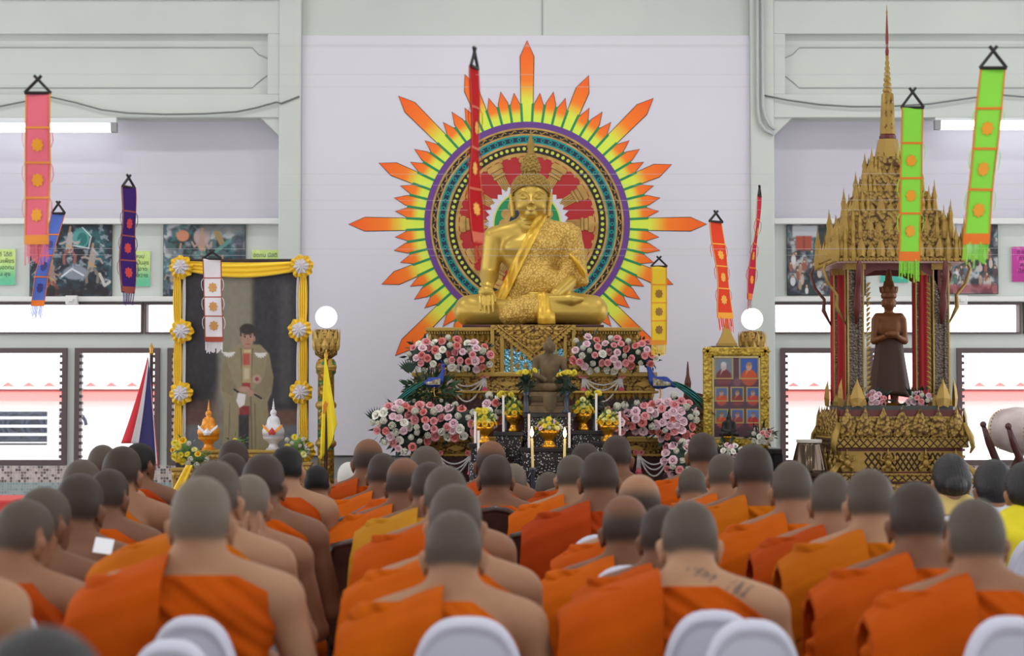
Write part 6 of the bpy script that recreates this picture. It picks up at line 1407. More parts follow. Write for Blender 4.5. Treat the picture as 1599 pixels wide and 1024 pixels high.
def person(label, px, ytop, w, depth, yaw=0, pitch=12, lean=6, arms='pray', fold=.30, robe=0, skin=1, hair='stub', fat=1.0, seat='chair', rz=0, cat='person', lay=None, group=None, tattoo=None, cut=0.0, foldw=.30, slope=.66, up=.02):
    yaw, pitch, lean = map(math.radians, (yaw, pitch, lean)); s = min(1.13, max(.88, w * depth / (FPX * .156)))
    Y0 = depth - .10 * s; root = Vector((WX(px, depth), Y0, 0))
    res = .0075 if depth < 7.2 else (.009 if depth < 9.3 else .011)
    M = rot(yaw, pitch)
    cl, sl = math.cos(lean), math.sin(lean)
    ztop = WZ(ytop, depth)
    head_c = np.array([0, .012, .135]); hup = (M @ head_c)[2] + .094
    pz = ztop - s * (.50 * cl + hup)                          # pelvis height that brings the crown to its place
    dz = pz
    def T(x_, y_, h): return (s * x_, s * (y_ * cl + h * sl), pz + s * (h * cl - y_ * sl))
    def Hd(p): q = M @ np.array(p); b_ = T(0, .035, .50); return (b_[0] + s * q[0], b_[1] + s * q[1], b_[2] + s * q[2])
    Mi = M.T
    f = fat
    def torso(S, inf=0.0, k=.04, left=False):
        S.ell(T(0, 0, .0), (.165 * f * s, .125 * f * s, .12 * s), k, inf=inf); S.ell(T(0, .0, .16), (.148 * f * s, .108 * f * s, .16 * s), k, inf=inf)
        S.ell(T(0, 0, .32), (.168 * f * s, .112 * f * s, .16 * s), k, inf=inf); S.cone(T(-.135 * f, .0, .425), T(.135 * f, .0, .425), .07 * s, .07 * s, k, inf=inf)
        for q in ((-1,) if left else (-1, 1)): S.cone(T(q * .04, .005, .50), T(q * .15 * f, .0, .44), .045 * s, .05 * s, .03, inf=inf); S.ell(T(q * .195 * f, .0, .415), (.062 * s, .066 * s, .066 * s), .03, inf=inf)
        for q in (-1, 1): S.ell(T(q * .085 * f, -.075, .33), (.065 * s, .04 * s, .09 * s), .03, inf=inf)
    sh = {q: T(q * .2 * f, .0, .405) for q in (-1, 1)}
    if arms == 'pray': el = {q: T(q * .27 * f, .06, .14) for q in (-1, 1)}; hd = {q: T(q * .022, .26, .33) for q in (-1, 1)}
    elif arms == 'high': el = {q: T(q * .27 * f, .13, .20) for q in (-1, 1)}; hd = {q: T(q * .022 + .09, .30, .44) for q in (-1, 1)}
    else: el = {q: T(q * .265 * f, .03, .12) for q in (-1, 1)}; hd = {q: T(q * .07, .26, .04) for q in (-1, 1)}
    hip = {q: (q * .085 * s, .03 * s, pz - .01) for q in (-1, 1)}; kn = {q: (q * .13 * s, .45 * s, max(.42, pz - .06)) for q in (-1, 1)}; an = {q: (q * .12 * s, .40 * s, .09) for q in (-1, 1)}
    def arm(S, q, inf=0.0, hand=True):
        S.cone(sh[q], el[q], .052 * s * f ** .5, .042 * s, .03, inf=inf); S.cone(el[q], hd[q], .042 * s, .029 * s, .02, inf=inf)
        if not hand: return
        a = np.array(hd[q]); b = np.array(el[q]); d = (a - b) / np.linalg.norm(a - b)
        upv = np.array([0, .25, .97]) if arms != 'lap' else np.array([-q * .8, .55, -.1]); upv /= np.linalg.norm(upv)
        pc = a + upv * .045 * s; S.ell(pc, (.018 * s, .032 * s, .045 * s) if arms != 'lap' else (.04 * s, .035 * s, .02 * s), .015)
        for i in range(4):
            side = np.array([0, 1, -.2]) if arms != 'lap' else np.array([0, .9, -.1]); p0 = pc + side * (i - 1.5) * .0185 * s + upv * .03 * s; ln = (.062, .074, .07, .055)[i] * s
            p1 = p0 + upv * ln * .55; p2 = p1 + (upv * .95 + np.array([-q * .12, 0, 0])) * ln * .45
            S.cone(p0, p1, .0088 * s, .0082 * s, .004); S.cone(p1, p2, .0082 * s, .0066 * s, .003)
        t0 = pc + np.array([0, -.03, -.01]) * s; t1 = t0 + (upv * .7 + np.array([0, -.5, 0])) * .035 * s; S.cone(t0, t1, .0105 * s, .009 * s, .006); S.cone(t1, t1 + upv * .028 * s, .009 * s, .007 * s, .003)
    S = SDF((-.42 * s, -.27 * s, -.02), (.42 * s, .62 * s, ztop + .04), res)
    torso(S)
    for q in (-1, 1):
        S.cone(hip[q], kn[q], .082 * s, .058 * s, .03); S.cone(kn[q], an[q], .056 * s, .036 * s, .02); S.cone((an[q][0], an[q][1] - .02, .045), (an[q][0] * 1.1, an[q][1] + .17 * s, .03), .042 * s, .03 * s, .02); arm(S, q)
    # spine furrow, neck, head
    S.cone(T(0, -.135, .12), T(0, -.125, .40), .02 * s, .018 * s, .03, op='sub')
    nb = T(0, .01, .43); S.cone(nb, Hd((0, -.012, .05)), .064 * s * f ** .5, .058 * s, .035); S.cone(Hd((0, -.01, .01)), Hd((0, -.03, .10)), .057 * s, .06 * s, .03)
    S.ell(Hd((0, .005, .138)), np.array((.0755, .096, .092)) * s, .02, Mi); S.ell(Hd((0, -.03, .125)), np.array((.072, .068, .072)) * s, .03, Mi); S.ell(Hd((0, -.005, .165)), np.array((.066, .08, .063)) * s, .02, Mi); S.ell(Hd((0, .058, .075)), np.array((.056, .058, .08)) * s, .025, Mi); S.ell(Hd((0, .088, .022)), np.array((.027, .024, .022)) * s, .02, Mi)
    S.cone(Hd((0, .106, .115)), Hd((0, .128, .082)), .008 * s, .0135 * s, .008); S.ell(Hd((0, .1, .132)), np.array((.046, .014, .01)) * s, .012, Mi); S.cone(Hd((-.02, .108, .05)), Hd((.02, .108, .05)), .0085 * s, .0085 * s, .006)
    for q in (-1, 1):
        S.ell(Hd((q * .032, .12, .112)), np.array((.017, .014, .011)) * s, .01, Mi, op='sub'); S.ell(Hd((q * .032, .098, .112)), np.array((.014, .014, .011)) * s, .004, Mi)
        S.ell(Hd((q * .08, .0, .088)), np.array((.011, .021, .033)) * s, .006, Mi); S.ell(Hd((q * .089, -.004, .098)), np.array((.008, .017, .021)) * s, .004, Mi); S.cone(Hd((q * .078, .008, .062)), Hd((q * .08, .008, .056)), .009 * s, .008 * s, .004)
    V, F = S.mesh()
    me = npmesh('body', V, F)
    # where the scalp is shaven or haired
    hp = (V - np.array(T(0, .035, .50))) @ M / s
    near = (np.linalg.norm(hp - np.array([0, 0, .12]), axis=1) < .17) & (hp[:, 2] > .03)
    line = np.where(hp[:, 1] > .02, .105 + .062 * smooth01(hp[:, 1], .03, .085), .062 + .043 * smooth01(hp[:, 1], -.055, .02))
    sc = smooth01(hp[:, 2] - line, -.014, .014) * near * (np.abs(hp[:, 0]) < .079)
    if hair == 'bald': sc = sc * (1 - .95 * smooth01(hp[:, 2], .12, .19))
    set_attr(me, 'scalp', sc)
    ink = np.zeros(len(V))
    if tattoo:
        wx, wy, wz = V[:, 0] + root.x, V[:, 1] + root.y, V[:, 2]; c_, s_ = math.cos(PITCH), math.sin(PITCH); dpt = wy * c_ + (wz - CAMZ) * s_
        ppx = 799.5 + FPX * wx / dpt; ppy = 512 - FPX * (-wy * s_ + (wz - CAMZ) * c_) / dpt
        for (a, b, rx, ry, seed) in tattoo:
            d = np.hypot((ppx - a) / rx, (ppy - b) / ry); pat = np.sin(ppx * .55 + seed) * np.cos(ppy * .7) + np.sin((ppx + ppy) * .33 + seed) * .8; ink = np.maximum(ink, smooth01(pat - d * .9, -.55, -.1) * (d < 1.5) * (V[:, 1] < .05) * .85)
    set_attr(me, 'ink', ink)
    t = thing('person', label, cat, root, rz, group)
    hk = hair if hair in ST else 'stub'
    body = link('body', me, skin_mat('skin_%d_%s' % (skin, hk), SK[skin], ST['dark'] if hk == 'bald' else ST[hk]), t)
    # garments
    col = robe_mat(robe) if lay is None else mat('shirt_%d_%d_%d' % lay, C(*lay), .8)
    R = SDF((-.5 * s, -.32 * s, .01), (.45 * s, .62 * s, pz + .62 * s), res)
    if lay is None:
        torso(R, .018, left=True); R.cone(sh[-1], el[-1], .062 * s, .072 * s, .04, inf=.018); R.cone(el[-1], hd[-1], .068 * s, .04 * s, .04, inf=.012)
        e = np.array(el[-1]); R.cone(e, e + np.array([-.02, .03, -.2]) * s, .075 * s, .055 * s, .05); R.cone(T(-.14, -.05, .28), T(-.2, -.04, .05), .11 * s, .09 * s, .05)
        A = np.array((-.075 + cut, .553 + up)); nrm = np.array((slope, 1.0)) / math.hypot(slope, 1.0)
        ph = random.random() * 6
        def clip(D, X, Y, Z):
            h = ((Z - pz) * cl + Y * sl) / s; x_ = X / s
            e_ = ((x_ - A[0]) * nrm[0] + (h - A[1]) * nrm[1]) * s
            fo = np.sin(e_ * 75 + 5 * Y + 2.2 * np.sin(X * 9 + Z * 7 + ph)) + .6 * np.sin(e_ * 140 + X * 20 + ph * 2)
            D = D - .0056 * fo * s; return np.maximum(np.maximum(D, e_ + .006 * np.sin(Z * 30 + ph)), (h - .475) * s)
        R.warp(clip)
    else:
        torso(R, .014); 
        for q in (-1, 1): R.cone(sh[q], tuple(np.array(sh[q]) * .45 + np.array(el[q]) * .55), .066 * s, .066 * s, .03)
        R.cone(T(0, .01, .45), T(0, .015, .50), .066 * s, .062 * s, .02)
        ph = random.random() * 6
        R.warp(lambda D, X, Y, Z: D - .003 * np.sin(Z * 45 + 4 * np.sin(X * 14 + ph) + 10 * Y))
    V, F = R.mesh(); link('robe' if lay is None else 'shirt', npmesh('robe', V, F), col, t)
    K = SDF((-.32 * s, -.24 * s, .04), (.32 * s, .62 * s, pz + .2), res * 1.3)
    K.ell((0, 0, pz), (.18 * f * s, .14 * f * s, .11 * s), .04, inf=.016)
    for q in (-1, 1): K.cone(hip[q], kn[q], .1 * s, .075 * s, .05); K.cone(kn[q], (an[q][0], an[q][1], .15), .078 * s, .075 * s, .05)
    K.cone((0, .08 * s, pz - .02), (0, .42 * s, kn[1][2] - .01), .1 * s, .06 * s, .06); K.cone((0, .42 * s, kn[1][2] - .05), (0, .40 * s, .17), .06 * s, .06 * s, .06)
    K.warp(lambda D, X, Y, Z: np.maximum(D - .004 * np.sin(X * 55 + 3 * np.sin(Z * 10)), .12 - Z)); V, F = K.mesh()
    link('lower_robe' if lay is None else 'trousers', npmesh('lower_robe', V, F), col if lay is None else mat('dark_trousers', C(44, 42, 50), .8), t)
    if lay is None and fold:
        # folded cloth laid over the left shoulder, hanging down the back and the chest
        a0 = math.radians(19); th = .016 * s
        prof = [(-.150, .44 - fold), (-.162, .44 - fold * .6), (-.158, .44 - fold * .25), (-.135, .425), (-.085, .475), (-.01, .505), (.06, .49), (.115, .43), (.135, .33), (.135, .2)]
        def pt(v): q = v * (len(prof) - 1); i = min(int(q), len(prof) - 2); r_ = q - i; return (prof[i][0] + (prof[i + 1][0] - prof[i][0]) * r_, prof[i][1] + (prof[i + 1][1] - prof[i][1]) * r_)
        sd = random.random() * 6
        def fs(off):
            def fn(u, v):
                y_, h = pt(v); x_ = -.045 - foldw * u * math.cos(a0) + cut; back = max(0, 1 - v * 2.6); over = max(0, (u - .62) / .38)
                h -= foldw * u * math.sin(a0) * (1 if v < .75 else .7) + over ** 2 * .022; y_ += .012 * math.sin(u * 7 + sd) * back - .014 * back * u + .02 * over * back
                x_ += -.02 * back * u
                p = T(x_, y_, h); c_ = T(x_, .0, h - .16); d = Vector(p) - Vector(c_); d.x *= .2; d.normalize(); return Vector(p) + d * (off)
            return fn
        g = G(); nu, nv = 16, 36; g.grid(fs(th + .012), nu, nv); g.grid(fs(.008), nu, nv); n_ = (nu + 1) * (nv + 1)
        rim = [i for i in range(nu + 1)] + [j * (nu + 1) + nu for j in range(1, nv + 1)] + [nv * (nu + 1) + i for i in range(nu - 1, -1, -1)] + [j * (nu + 1) for j in range(nv - 1, 0, -1)]
        g.f += [(rim[i], rim[(i + 1) % len(rim)], rim[(i + 1) % len(rim)] + n_, rim[i] + n_) for i in range(len(rim))]; g.m += [0] * len(rim)
        g.build('shoulder_cloth', col, t, smooth=True, autosm=60)
    if hair in ('long', 'short', 'bun'):
        Hh = SDF(tuple(np.array(Hd((0, 0, .1))) - .19 * s), tuple(np.array(Hd((0, 0, .1))) + .19 * s), .006)
        Hh.ell(Hd((0, -.002, .145)), np.array((.086, .105, .1)) * s, .02, Mi); Hh.ell(Hd((0, -.045, .105)), np.array((.082, .07, .085)) * s, .03, Mi)
        if hair == 'bun': Hh.ell(Hd((.0, -.1, .075)), np.array((.05, .04, .045)) * s, .012, Mi)
        if hair == 'long': Hh.ell(Hd((0, -.06, .05)), np.array((.08, .05, .08)) * s, .03, Mi)
        b_ = np.array(T(0, .035, .50))
        def hc(D, X, Y, Z):
            lx = ((X - b_[0]) * M[0, 0] + (Y - b_[1]) * M[1, 0] + (Z - b_[2]) * M[2, 0]) / s; ly = ((X - b_[0]) * M[0, 1] + (Y - b_[1]) * M[1, 1] + (Z - b_[2]) * M[2, 1]) / s; lz = ((X - b_[0]) * M[0, 2] + (Y - b_[1]) * M[1, 2] + (Z - b_[2]) * M[2, 2]) / s
            line = np.where(ly > .02, .07 + .1 * smooth01(ly, .04, .085), .03 if hair != 'long' else -.03); D = D - .0016 * np.sin(np.arctan2(ly, lx) * 46 + lz * 30) * s; return np.maximum(D, (line - lz) * s)
        Hh.warp(hc); link('hair', npmesh('hair', *Hh.mesh()), mat('black_hair', C(26, 23, 26), .5, bump=(90, .3)), t)
    return t, s, pz, root
# ---- seats
M_chairc = mat('white_stretch_cover', C(196, 197, 214), .8, bump=(5, .08)); M_txt = mat('printed_blue_grey', C(120, 124, 150), .8)
def make_chair():
    t = thing('banquet_chair', 'x', 'chair', (0, 0, 0)); hw = .165
    # rounded back: a softly bulged slab
    g = G(); n_ = 20
    outline = lambda a: (hw * (1 + .10 * max(0, -math.sin(a)) ) * math.copysign(abs(math.cos(a)) ** .72, math.cos(a)), .66 + .265 * math.copysign(abs(math.sin(a)) ** .8, math.sin(a)))
    rings = [(-.047, .80), (-.048, .875), (-.057, .905), (-.058, .94), (-.048, .975), (-.03, .997), (0, 1.0), (.02, .985), (.03, .94), (.022, .86)]
    cz = .66; vs = []; fs = []; N_ = 48
    for (y_, k_) in rings:
        for i in range(N_):
            x_, z_ = outline(2 * PI * i / N_); vs.append((x_ * k_, y_ - .18 - .03 * (z_ - .66) / .27, cz + (z_ - cz) * k_))
    for j in range(len(rings) - 1):
        for i in range(N_): fs.append((j * N_ + i, j * N_ + (i + 1) % N_, (j + 1) * N_ + (i + 1) % N_, (j + 1) * N_ + i))
    vs.append((0, -.226, .66)); vs.append((0, -.162, .66)); c1, c2 = len(vs) - 2, len(vs) - 1; L_ = (len(rings) - 1) * N_
    for i in range(N_): fs.append((i, (i + 1) % N_, c1)); fs.append((L_ + i, L_ + (i + 1) % N_, c2))
    g.add(vs, fs); g.build('back_cover', M_chairc, t, smooth=True, autosm=60)
    g = G(); g.tbox((0, .02), .42, .42, .41, .41, .40, .46); g.build('seat_cover', M_chairc, t, bevel=.018)
    def skirt(u, v):
        a = 2 * PI * u; sx_ = math.copysign(abs(math.cos(a)) ** .35, math.cos(a)); sy_ = math.copysign(abs(math.sin(a)) ** .35, math.sin(a)); corner = abs(math.sin(2 * a)) ** 2; w_ = .205 + .02 * v - .10 * (1 - corner) * math.sin(PI * min(1, v)) * (v)
        return (sx_ * w_, .02 + sy_ * w_, .41 * (1 - v) + (.14 * (1 - corner)) * v + .0)
    g = G(); g.grid(skirt, 64, 12); o_ = g.build('skirt_cover', M_chairc, t, smooth=True)
    for sx_ in (-1, 1):
        for sy_ in (-1, 1): g = G(); g.tube([(sx_ * .185, .02 + sy_ * .185, .4), (sx_ * .205, .02 + sy_ * .205, .02), (sx_ * .205, .02 + sy_ * .205, 0)], [.02, .017, .02], 8); g.build('leg', M_chairc, t, smooth=True, autosm=50)
    return t
chair0 = make_chair(); used = [False]
def place_chair(px, depth, w, ytop, label, text=False, group=None):
    global chair0
    sx_ = w * depth / (FPX * .33); zt = WZ(ytop, depth); loc = (WX(px, depth), depth + .2, 0); sc_ = (sx_, 1, max(.8, min(1.25, zt / .925)))
    if not used[0]: t = chair0; used[0] = True; t.location = loc; t.scale = sc_; t['label'] = label
    else: t = dup(chair0, loc, 0, label, sc_)
    if group: t['group'] = group
    if text:
        g = G(); r_ = random.Random(int(px))
        for row in range(2):
            x_ = -.06 + .02 * row
            while x_ < .06: wd = r_.uniform(.008, .018); g.box(x_, x_ + wd, -.2255 - .03 * .2, -.2245 - .03 * .2, .70 - .03 * row, .70 - .03 * row + .009); x_ += wd + .005
        g.build('printed_line', M_txt, t)
    return t
M_seatwood = mat('dark_carved_wood', C(66, 34, 26), .3, mix=(C(48, 24, 20), 9, .4, .6))
def make_wood():
    t = thing('wooden_armchair', 'x', 'chair', (0, 0, 0)); hw = .31
    g = G(); top = [(-hw, .80), (-hw + .02, .87), (-hw * .7, .885), (-hw * .45, .91), (-hw * .2, .955), (0, .965), (hw * .2, .955), (hw * .45, .91), (hw * .7, .885), (hw - .02, .87), (hw, .80)]
    g.prism([(-hw, .42)] + top + [(hw, .42)], -.24, -.205); g.build('backrest', M_seatwood, t, bevel=.006)
    g = G(); g.tube([(x_, -.225, z_ + .004) for x_, z_ in top], .02, 8); g.build('crest_rail', M_seatwood, t, smooth=True)
    g = G(); g.box(-hw, hw, -.24, .26, .40, .45); g.build('seat', M_seatwood, t, bevel=.008)
    for sx_ in (-1, 1):
        g = G(); g.tube([(sx_ * hw, -.21, .66), (sx_ * hw, .0, .68), (sx_ * hw, .2, .66), (sx_ * hw, .24, .62)], [.02, .022, .024, .02], 8); g.tube([(sx_ * hw, .2, .66), (sx_ * hw, .2, .44)], .018, 8); g.build('armrest', M_seatwood, t, smooth=True)
        for y_ in (-.21, .23): g = G(); g.tube([(sx_ * (hw - .02), y_, .42), (sx_ * (hw - .02), y_, .1), (sx_ * (hw - .0), y_ * 1.05, 0)], [.028, .022, .026], 8); g.build('leg', M_seatwood, t, smooth=True)
    return t
wood0 = make_wood(); usedw = [False]
def place_wood(x_, y_, label):
    loc = (x_, y_, 0)
    if not usedw[0]: wood0.location = loc; wood0['label'] = label; usedw[0] = True; return wood0
    return dup(wood0, loc, 0, label)
# ---- everyone in the hall: (key, label, px, ytop, head width, depth, options)
B = 'monk in an orange robe, '
CAST = [
 ('L0', 'bare shouldered monk cut off by the left edge in front of a white chair', -105, 752, 98, 4.75, dict(skin=0, fold=0, cut=-.03)),
 ('L1', 'monk at the lower left edge, head turned right, dark diagonal robe hem', 28, 782, 80, 5.85, dict(yaw=32, skin=1, fold=0, robe=2, arms='lap', pitch=16, cut=.06, slope=1.0)),
 ('L2', 'monk with dark brown shaven head turned right, second from the left edge', 62, 762, 74, 6.65, dict(yaw=26, skin=2, fold=0, robe=2, hair='stub', pitch=14, cut=.01, slope=.95)),
 ('L3', 'large brown headed monk at left with fully bare upper back', 122, 740, 72, 7.45, dict(yaw=10, skin=2, fold=0, robe=0, hair='dark', cut=-.12, slope=1.0)),
 ('L7', 'monk half hidden behind the large brown headed monk at left', 168, 733, 58, 8.2, dict(yaw=14, skin=2, fold=0, robe=0, hair='dark')),
 ('L4', 'grey shaven head seen above the large brown headed monk at left', 128, 718, 58, 8.85, dict(skin=1, fold=0, hair='stub')),
 ('L6', 'tall dark headed monk just left of the striped flag, orange sash over back', 189, 697, 57, 9.6, dict(yaw=10, skin=1, fold=0, robe=5, hair='dark', slope=.75, cut=-.03)),
 ('L5', 'lighter grey head peeking over, below the second left window', 160, 695, 44, 10.5, dict(skin=0, fold=0, hair='stub')),
 ('L8', 'black haired monk with bare shoulder right below the striped flag', 214, 692, 45, 11.2, dict(yaw=25, skin=2, fold=0, hair='black', robe=3)),
 ('C9', 'large pale headed monk in the foreground left, broad orange back over white chair', 318, 745, 91, 5.4, dict(skin=0, fold=.42, robe=0, hair='grey', fat=1.1, pitch=6, lean=3, cut=-.03, slope=.6, foldw=.26, up=.055)),
 ('C10', 'monk with raised joined palms just behind the large pale headed monk', 333, 720, 80, 6.35, dict(skin=0, arms='high', fold=.3, robe=5, hair='stub', yaw=8, cut=-.02)),
 ('C14', 'grey headed monk bowing behind the raised joined palms', 386, 743, 64, 7.25, dict(skin=1, fold=0, hair='grey', yaw=8, pitch=20)),
 ('C13', 'dark brown headed monk behind, left of the black haired monk', 410, 709, 64, 8.15, dict(skin=2, fold=0, hair='dark', yaw=8)),
 ('C15', 'black haired monk with pale neck and narrow orange sash, left of aisle', 447, 697, 50, 9.1, dict(skin=0, fold=0, hair='black', robe=2, yaw=4)),
 ('C12', 'brown head below the orange and white offering bowls, front of two', 362, 708, 48, 9.9, dict(skin=1, fold=0, hair='dark')),
 ('C11', 'dark head directly beneath the portrait\'s white glove and trousers', 365, 687, 46, 10.8, dict(skin=1, fold=0, hair='dark')),
 ('C16', 'small dark headed monk beside the yellow flag and mosaic pillar', 495, 727, 38, 11.1, dict(skin=1, fold=0, hair='black', robe=0)),
 ('M29', 'white haired person at the far front near the white board edge', 545, 722, 34, 12.35, dict(skin=0, fold=0, hair='white', lay=(226, 224, 226), arms='lap')),
 ('M18', 'dark headed monk with a bald patch at the far front left of roses', 575, 686, 46, 11.5, dict(skin=2, hair='bald', robe=2, fold=.35)),
 ('M19', 'brown headed monk with light orange shoulder cloth below the left roses', 597, 708, 45, 10.65, dict(skin=2, hair='dark', robe=1, fold=.2)),
 ('M21', 'grey head under the left garland at the front', 665, 697, 51, 9.9, dict(skin=1, hair='stub', robe=0)),
 ('M20', 'brown old monk in left of centre column, bare neck and long orange robe', 631, 716, 54, 9.1, dict(skin=2, hair='bald', robe=1, fold=.16)),
 ('M22', 'dark brown head wedged between two grey heads left of centre', 670, 722, 54, 8.2, dict(skin=2, hair='dark', robe=4, fold=.2)),
 ('M23', 'grey headed monk third from front in the centre column', 696, 728, 66, 7.25, dict(skin=1, hair='stub', robe=0, fold=.22)),
 ('M24', 'grey headed monk directly in front of the centre foreground monk', 711, 757, 81, 6.25, dict(skin=0, hair='stub', robe=1, fold=.25)),
 ('M25', 'centre foreground monk with cropped grey head above a white chair back', 708, 800, 88, 5.5, dict(skin=0, hair='stub', robe=1, fold=.34, pitch=18, lean=8, slope=.9, cut=.02)),
 ('M28', 'light balding monk right behind the brown head left of the black tables', 801, 724, 42, 12.1, dict(skin=1, hair='grey', fold=0)),
 ('M26', 'monk with a shiny bald crown just left of the black tables', 767, 689, 46, 11.3, dict(skin=2, hair='bald', robe=2)),
 ('M27', 'brown headed monk with small orange sash before a dark carved seat', 774, 710, 50, 10.4, dict(skin=2, hair='dark', robe=0, fold=0)),
 ('R34', 'small grey head low before the black inlaid tables', 857, 738, 42, 11.65, dict(skin=1, hair='stub', robe=0, pitch=20)),
 ('R33', 'dark headed monk at far front right of the lit candles', 962, 680, 46, 11.5, dict(skin=2, hair='dark', robe=2, yaw=8)),
 ('R30', 'dark head half hidden behind two monks right of the candles', 914, 692, 47, 10.7, dict(skin=2, hair='dark', robe=2)),
 ('R31', 'monk with pale neck and cropped hair, right of centre aisle', 893, 711, 47, 9.75, dict(skin=0, hair='stub', robe=1, fold=.2)),
 ('R32', 'tall dark brown headed monk right of centre in reddish orange robe', 936, 706, 58, 8.6, dict(skin=2, hair='dark', robe=3, fold=.4)),
 ('R35', 'monk with a shiny pale bald head right of centre', 998, 742, 66, 7.85, dict(skin=0, hair='bald', robe=0, fold=.2)),
 ('R36', 'monk with bald crown and dark sides, second from front right of centre', 976, 775, 70, 7.0, dict(skin=2, hair='bald', robe=1, fold=.3)),
 ('R37', 'brown head tucked behind the tattooed monk\'s left side', 1034, 790, 62, 6.3, dict(skin=2, hair='dark', robe=0, fold=.2)),
 ('R38', 'foreground monk with tattoos on his pale bare upper back', 1079, 785, 86, 5.6, dict(skin=3, hair='stub', robe=0, fold=.36, pitch=22, lean=10, fat=1.06, slope=.56, cut=-.05, up=.02, tattoo=[(1094, 882, 17, 15, 1), (1112, 896, 12, 8, 2), (1155, 920, 15, 14, 3)])),
 ('R39', 'dark headed monk at far front beside the gold photo board', 1097, 676, 46, 11.2, dict(skin=2, hair='dark', robe=0, fold=.2)),
 ('R40', 'small grey head bowed low below the right roses', 1081, 731, 43, 10.3, dict(skin=1, hair='stub', robe=1, pitch=20)),
 ('R41', 'grey brown headed monk in front of the photo board table', 1129, 709, 47, 9.5, dict(skin=1, hair='stub', robe=1, fold=.2)),
 ('R42', 'tall dark headed monk just right of the photo board', 1176, 694, 60, 8.75, dict(skin=2, hair='dark', robe=5, fold=.3)),
 ('R43', 'grey headed monk in front of the glossy bronze drum', 1236, 720, 61, 8.05, dict(skin=1, hair='stub', robe=1, fold=.2)),
 ('R44', 'grey headed monk below the left foot of the gilded pavilion', 1297, 738, 62, 7.3, dict(skin=1, hair='stub', robe=2, fold=.25)),
 ('R45', 'grey headed monk below the pavilion front with golden orange shoulder cloth', 1358, 733, 71, 6.6, dict(skin=0, hair='stub', robe=5, fold=.22)),
 ('R46', 'dark brown headed monk second from the right foreground', 1431, 753, 83, 5.95, dict(skin=2, hair='dark', robe=0, fold=.34)),
 ('R47', 'foreground monk at the right with broad pale shaven head', 1523, 780, 87, 5.25, dict(skin=1, hair='stub', robe=0, fold=.42, fat=1.05)),
 ('W48', 'woman with black hair in a low bun and cream yellow top at right', 1485, 713, 52, 10.3, dict(skin=0, hair='bun', lay=(206, 178, 108), arms='lap')),
 ('W49', 'person with short black hair and pale shirt beyond the right foreground monk', 1551, 722, 54, 9.45, dict(skin=1, hair='short', lay=(206, 208, 222), arms='lap')),
 ('W50', 'black haired person in a bright yellow shirt at the right edge', 1601, 726, 56, 8.55, dict(skin=0, hair='short', lay=(222, 206, 30), arms='lap')),
 ('F51', 'dark hair of a person very near at the lower left corner', 72, 990, 190, 2.7, dict(skin=1, hair='long', lay=(60, 62, 70), arms='lap', pitch=0)),
]
KEEP = {}
for key, lab, px, yt, w, d, op in CAST:
    KEEP[key] = person(lab, px, yt, w, d, **op)
# ---- white covered chairs: the ones whose backs show are placed by sight, the rest under their sitters
SEEN = {'C9': (304, 5.12, 150, 960), 'M25': (730, 5.22, 186, 961), 'R38': (1112, 5.32, 165, 951), 'R46': (1462, 5.6, 175, 905), 'R47': (1570, 4.82, 156, 960)}
def chair(key, label, **k):
    if key in SEEN: px, d, w, yt = SEEN[key]; place_chair(px, d, w, yt, label, **k); return
    t, s, pz, root = KEEP[key]; d = root.y - .20 * s; place_chair(799.5 + FPX * root.x / d, d, .33 * s * FPX / d, 631 + FPX * (CAMZ - .96) / d, label, **k)
place_chair(272, 4.70, 152, 996, 'white covered chair lowest at left, partly overlapping the chair behind it')
place_chair(1171, 4.98, 166, 965, 'white covered chair nearest below the tattooed monk, its back fully visible')
chair('C9', 'white covered chair directly behind the large pale headed monk'); chair('M25', 'white covered chair behind the centre foreground monk')
chair('R38', 'white covered chair behind the tattooed monk with faint printed line', text=True); chair('R47', 'white covered chair at the lower right corner, behind the right foreground monk')
for key, lab in (('L1', 'white covered chair of the monk at the lower left edge'), ('L2', 'white covered chair of the second monk from the left edge'), ('L3', 'white covered chair of the large brown headed monk at left'), ('L7', 'white covered chair of the half hidden monk at left'),
                 ('L4', 'white covered chair of the grey headed monk behind the brown headed one'), ('L6', 'white covered chair of the monk left of the striped flag'), ('C10', 'white covered chair of the monk with raised palms'), ('C14', 'white covered chair of the bowing grey headed monk'),
                 ('C13', 'white covered chair of the dark headed monk left of the aisle'), ('C15', 'white covered chair of the black haired monk left of the aisle'), ('M24', 'white covered chair of the second monk in the centre column'),
                 ('R36', 'white covered chair of the monk with bald crown'), ('R43', 'white covered chair of the monk before the bronze drum, rim showing'), ('R44', 'white covered chair of the monk below the pavilion left foot'),
                 ('R45', 'white covered chair of the monk with golden shoulder cloth'), ('R46', 'white covered chair edge showing left of the right foreground monk'), ('L0', 'white covered chair of the monk cut off at the left edge'), ('M23', 'white covered chair of the third monk in the centre column'), ('M22', 'white covered chair of the monk in a golden robe'), ('R32', 'white covered chair of the tall monk in reddish robe'), ('R35', 'white covered chair of the pale bald monk'), ('R37', 'white covered chair of the brown headed monk behind the tattooed one')):
    chair(key, lab)
chair('W48', 'white covered chair of the woman with the low bun', text=True); chair('W49', 'white covered chair with printed lines left of the right foreground monk', text=True); chair('W50', 'white covered chair with printed lines at the right edge', text=True)
chair('F51', 'chair of the dark haired person at the lower left corner')
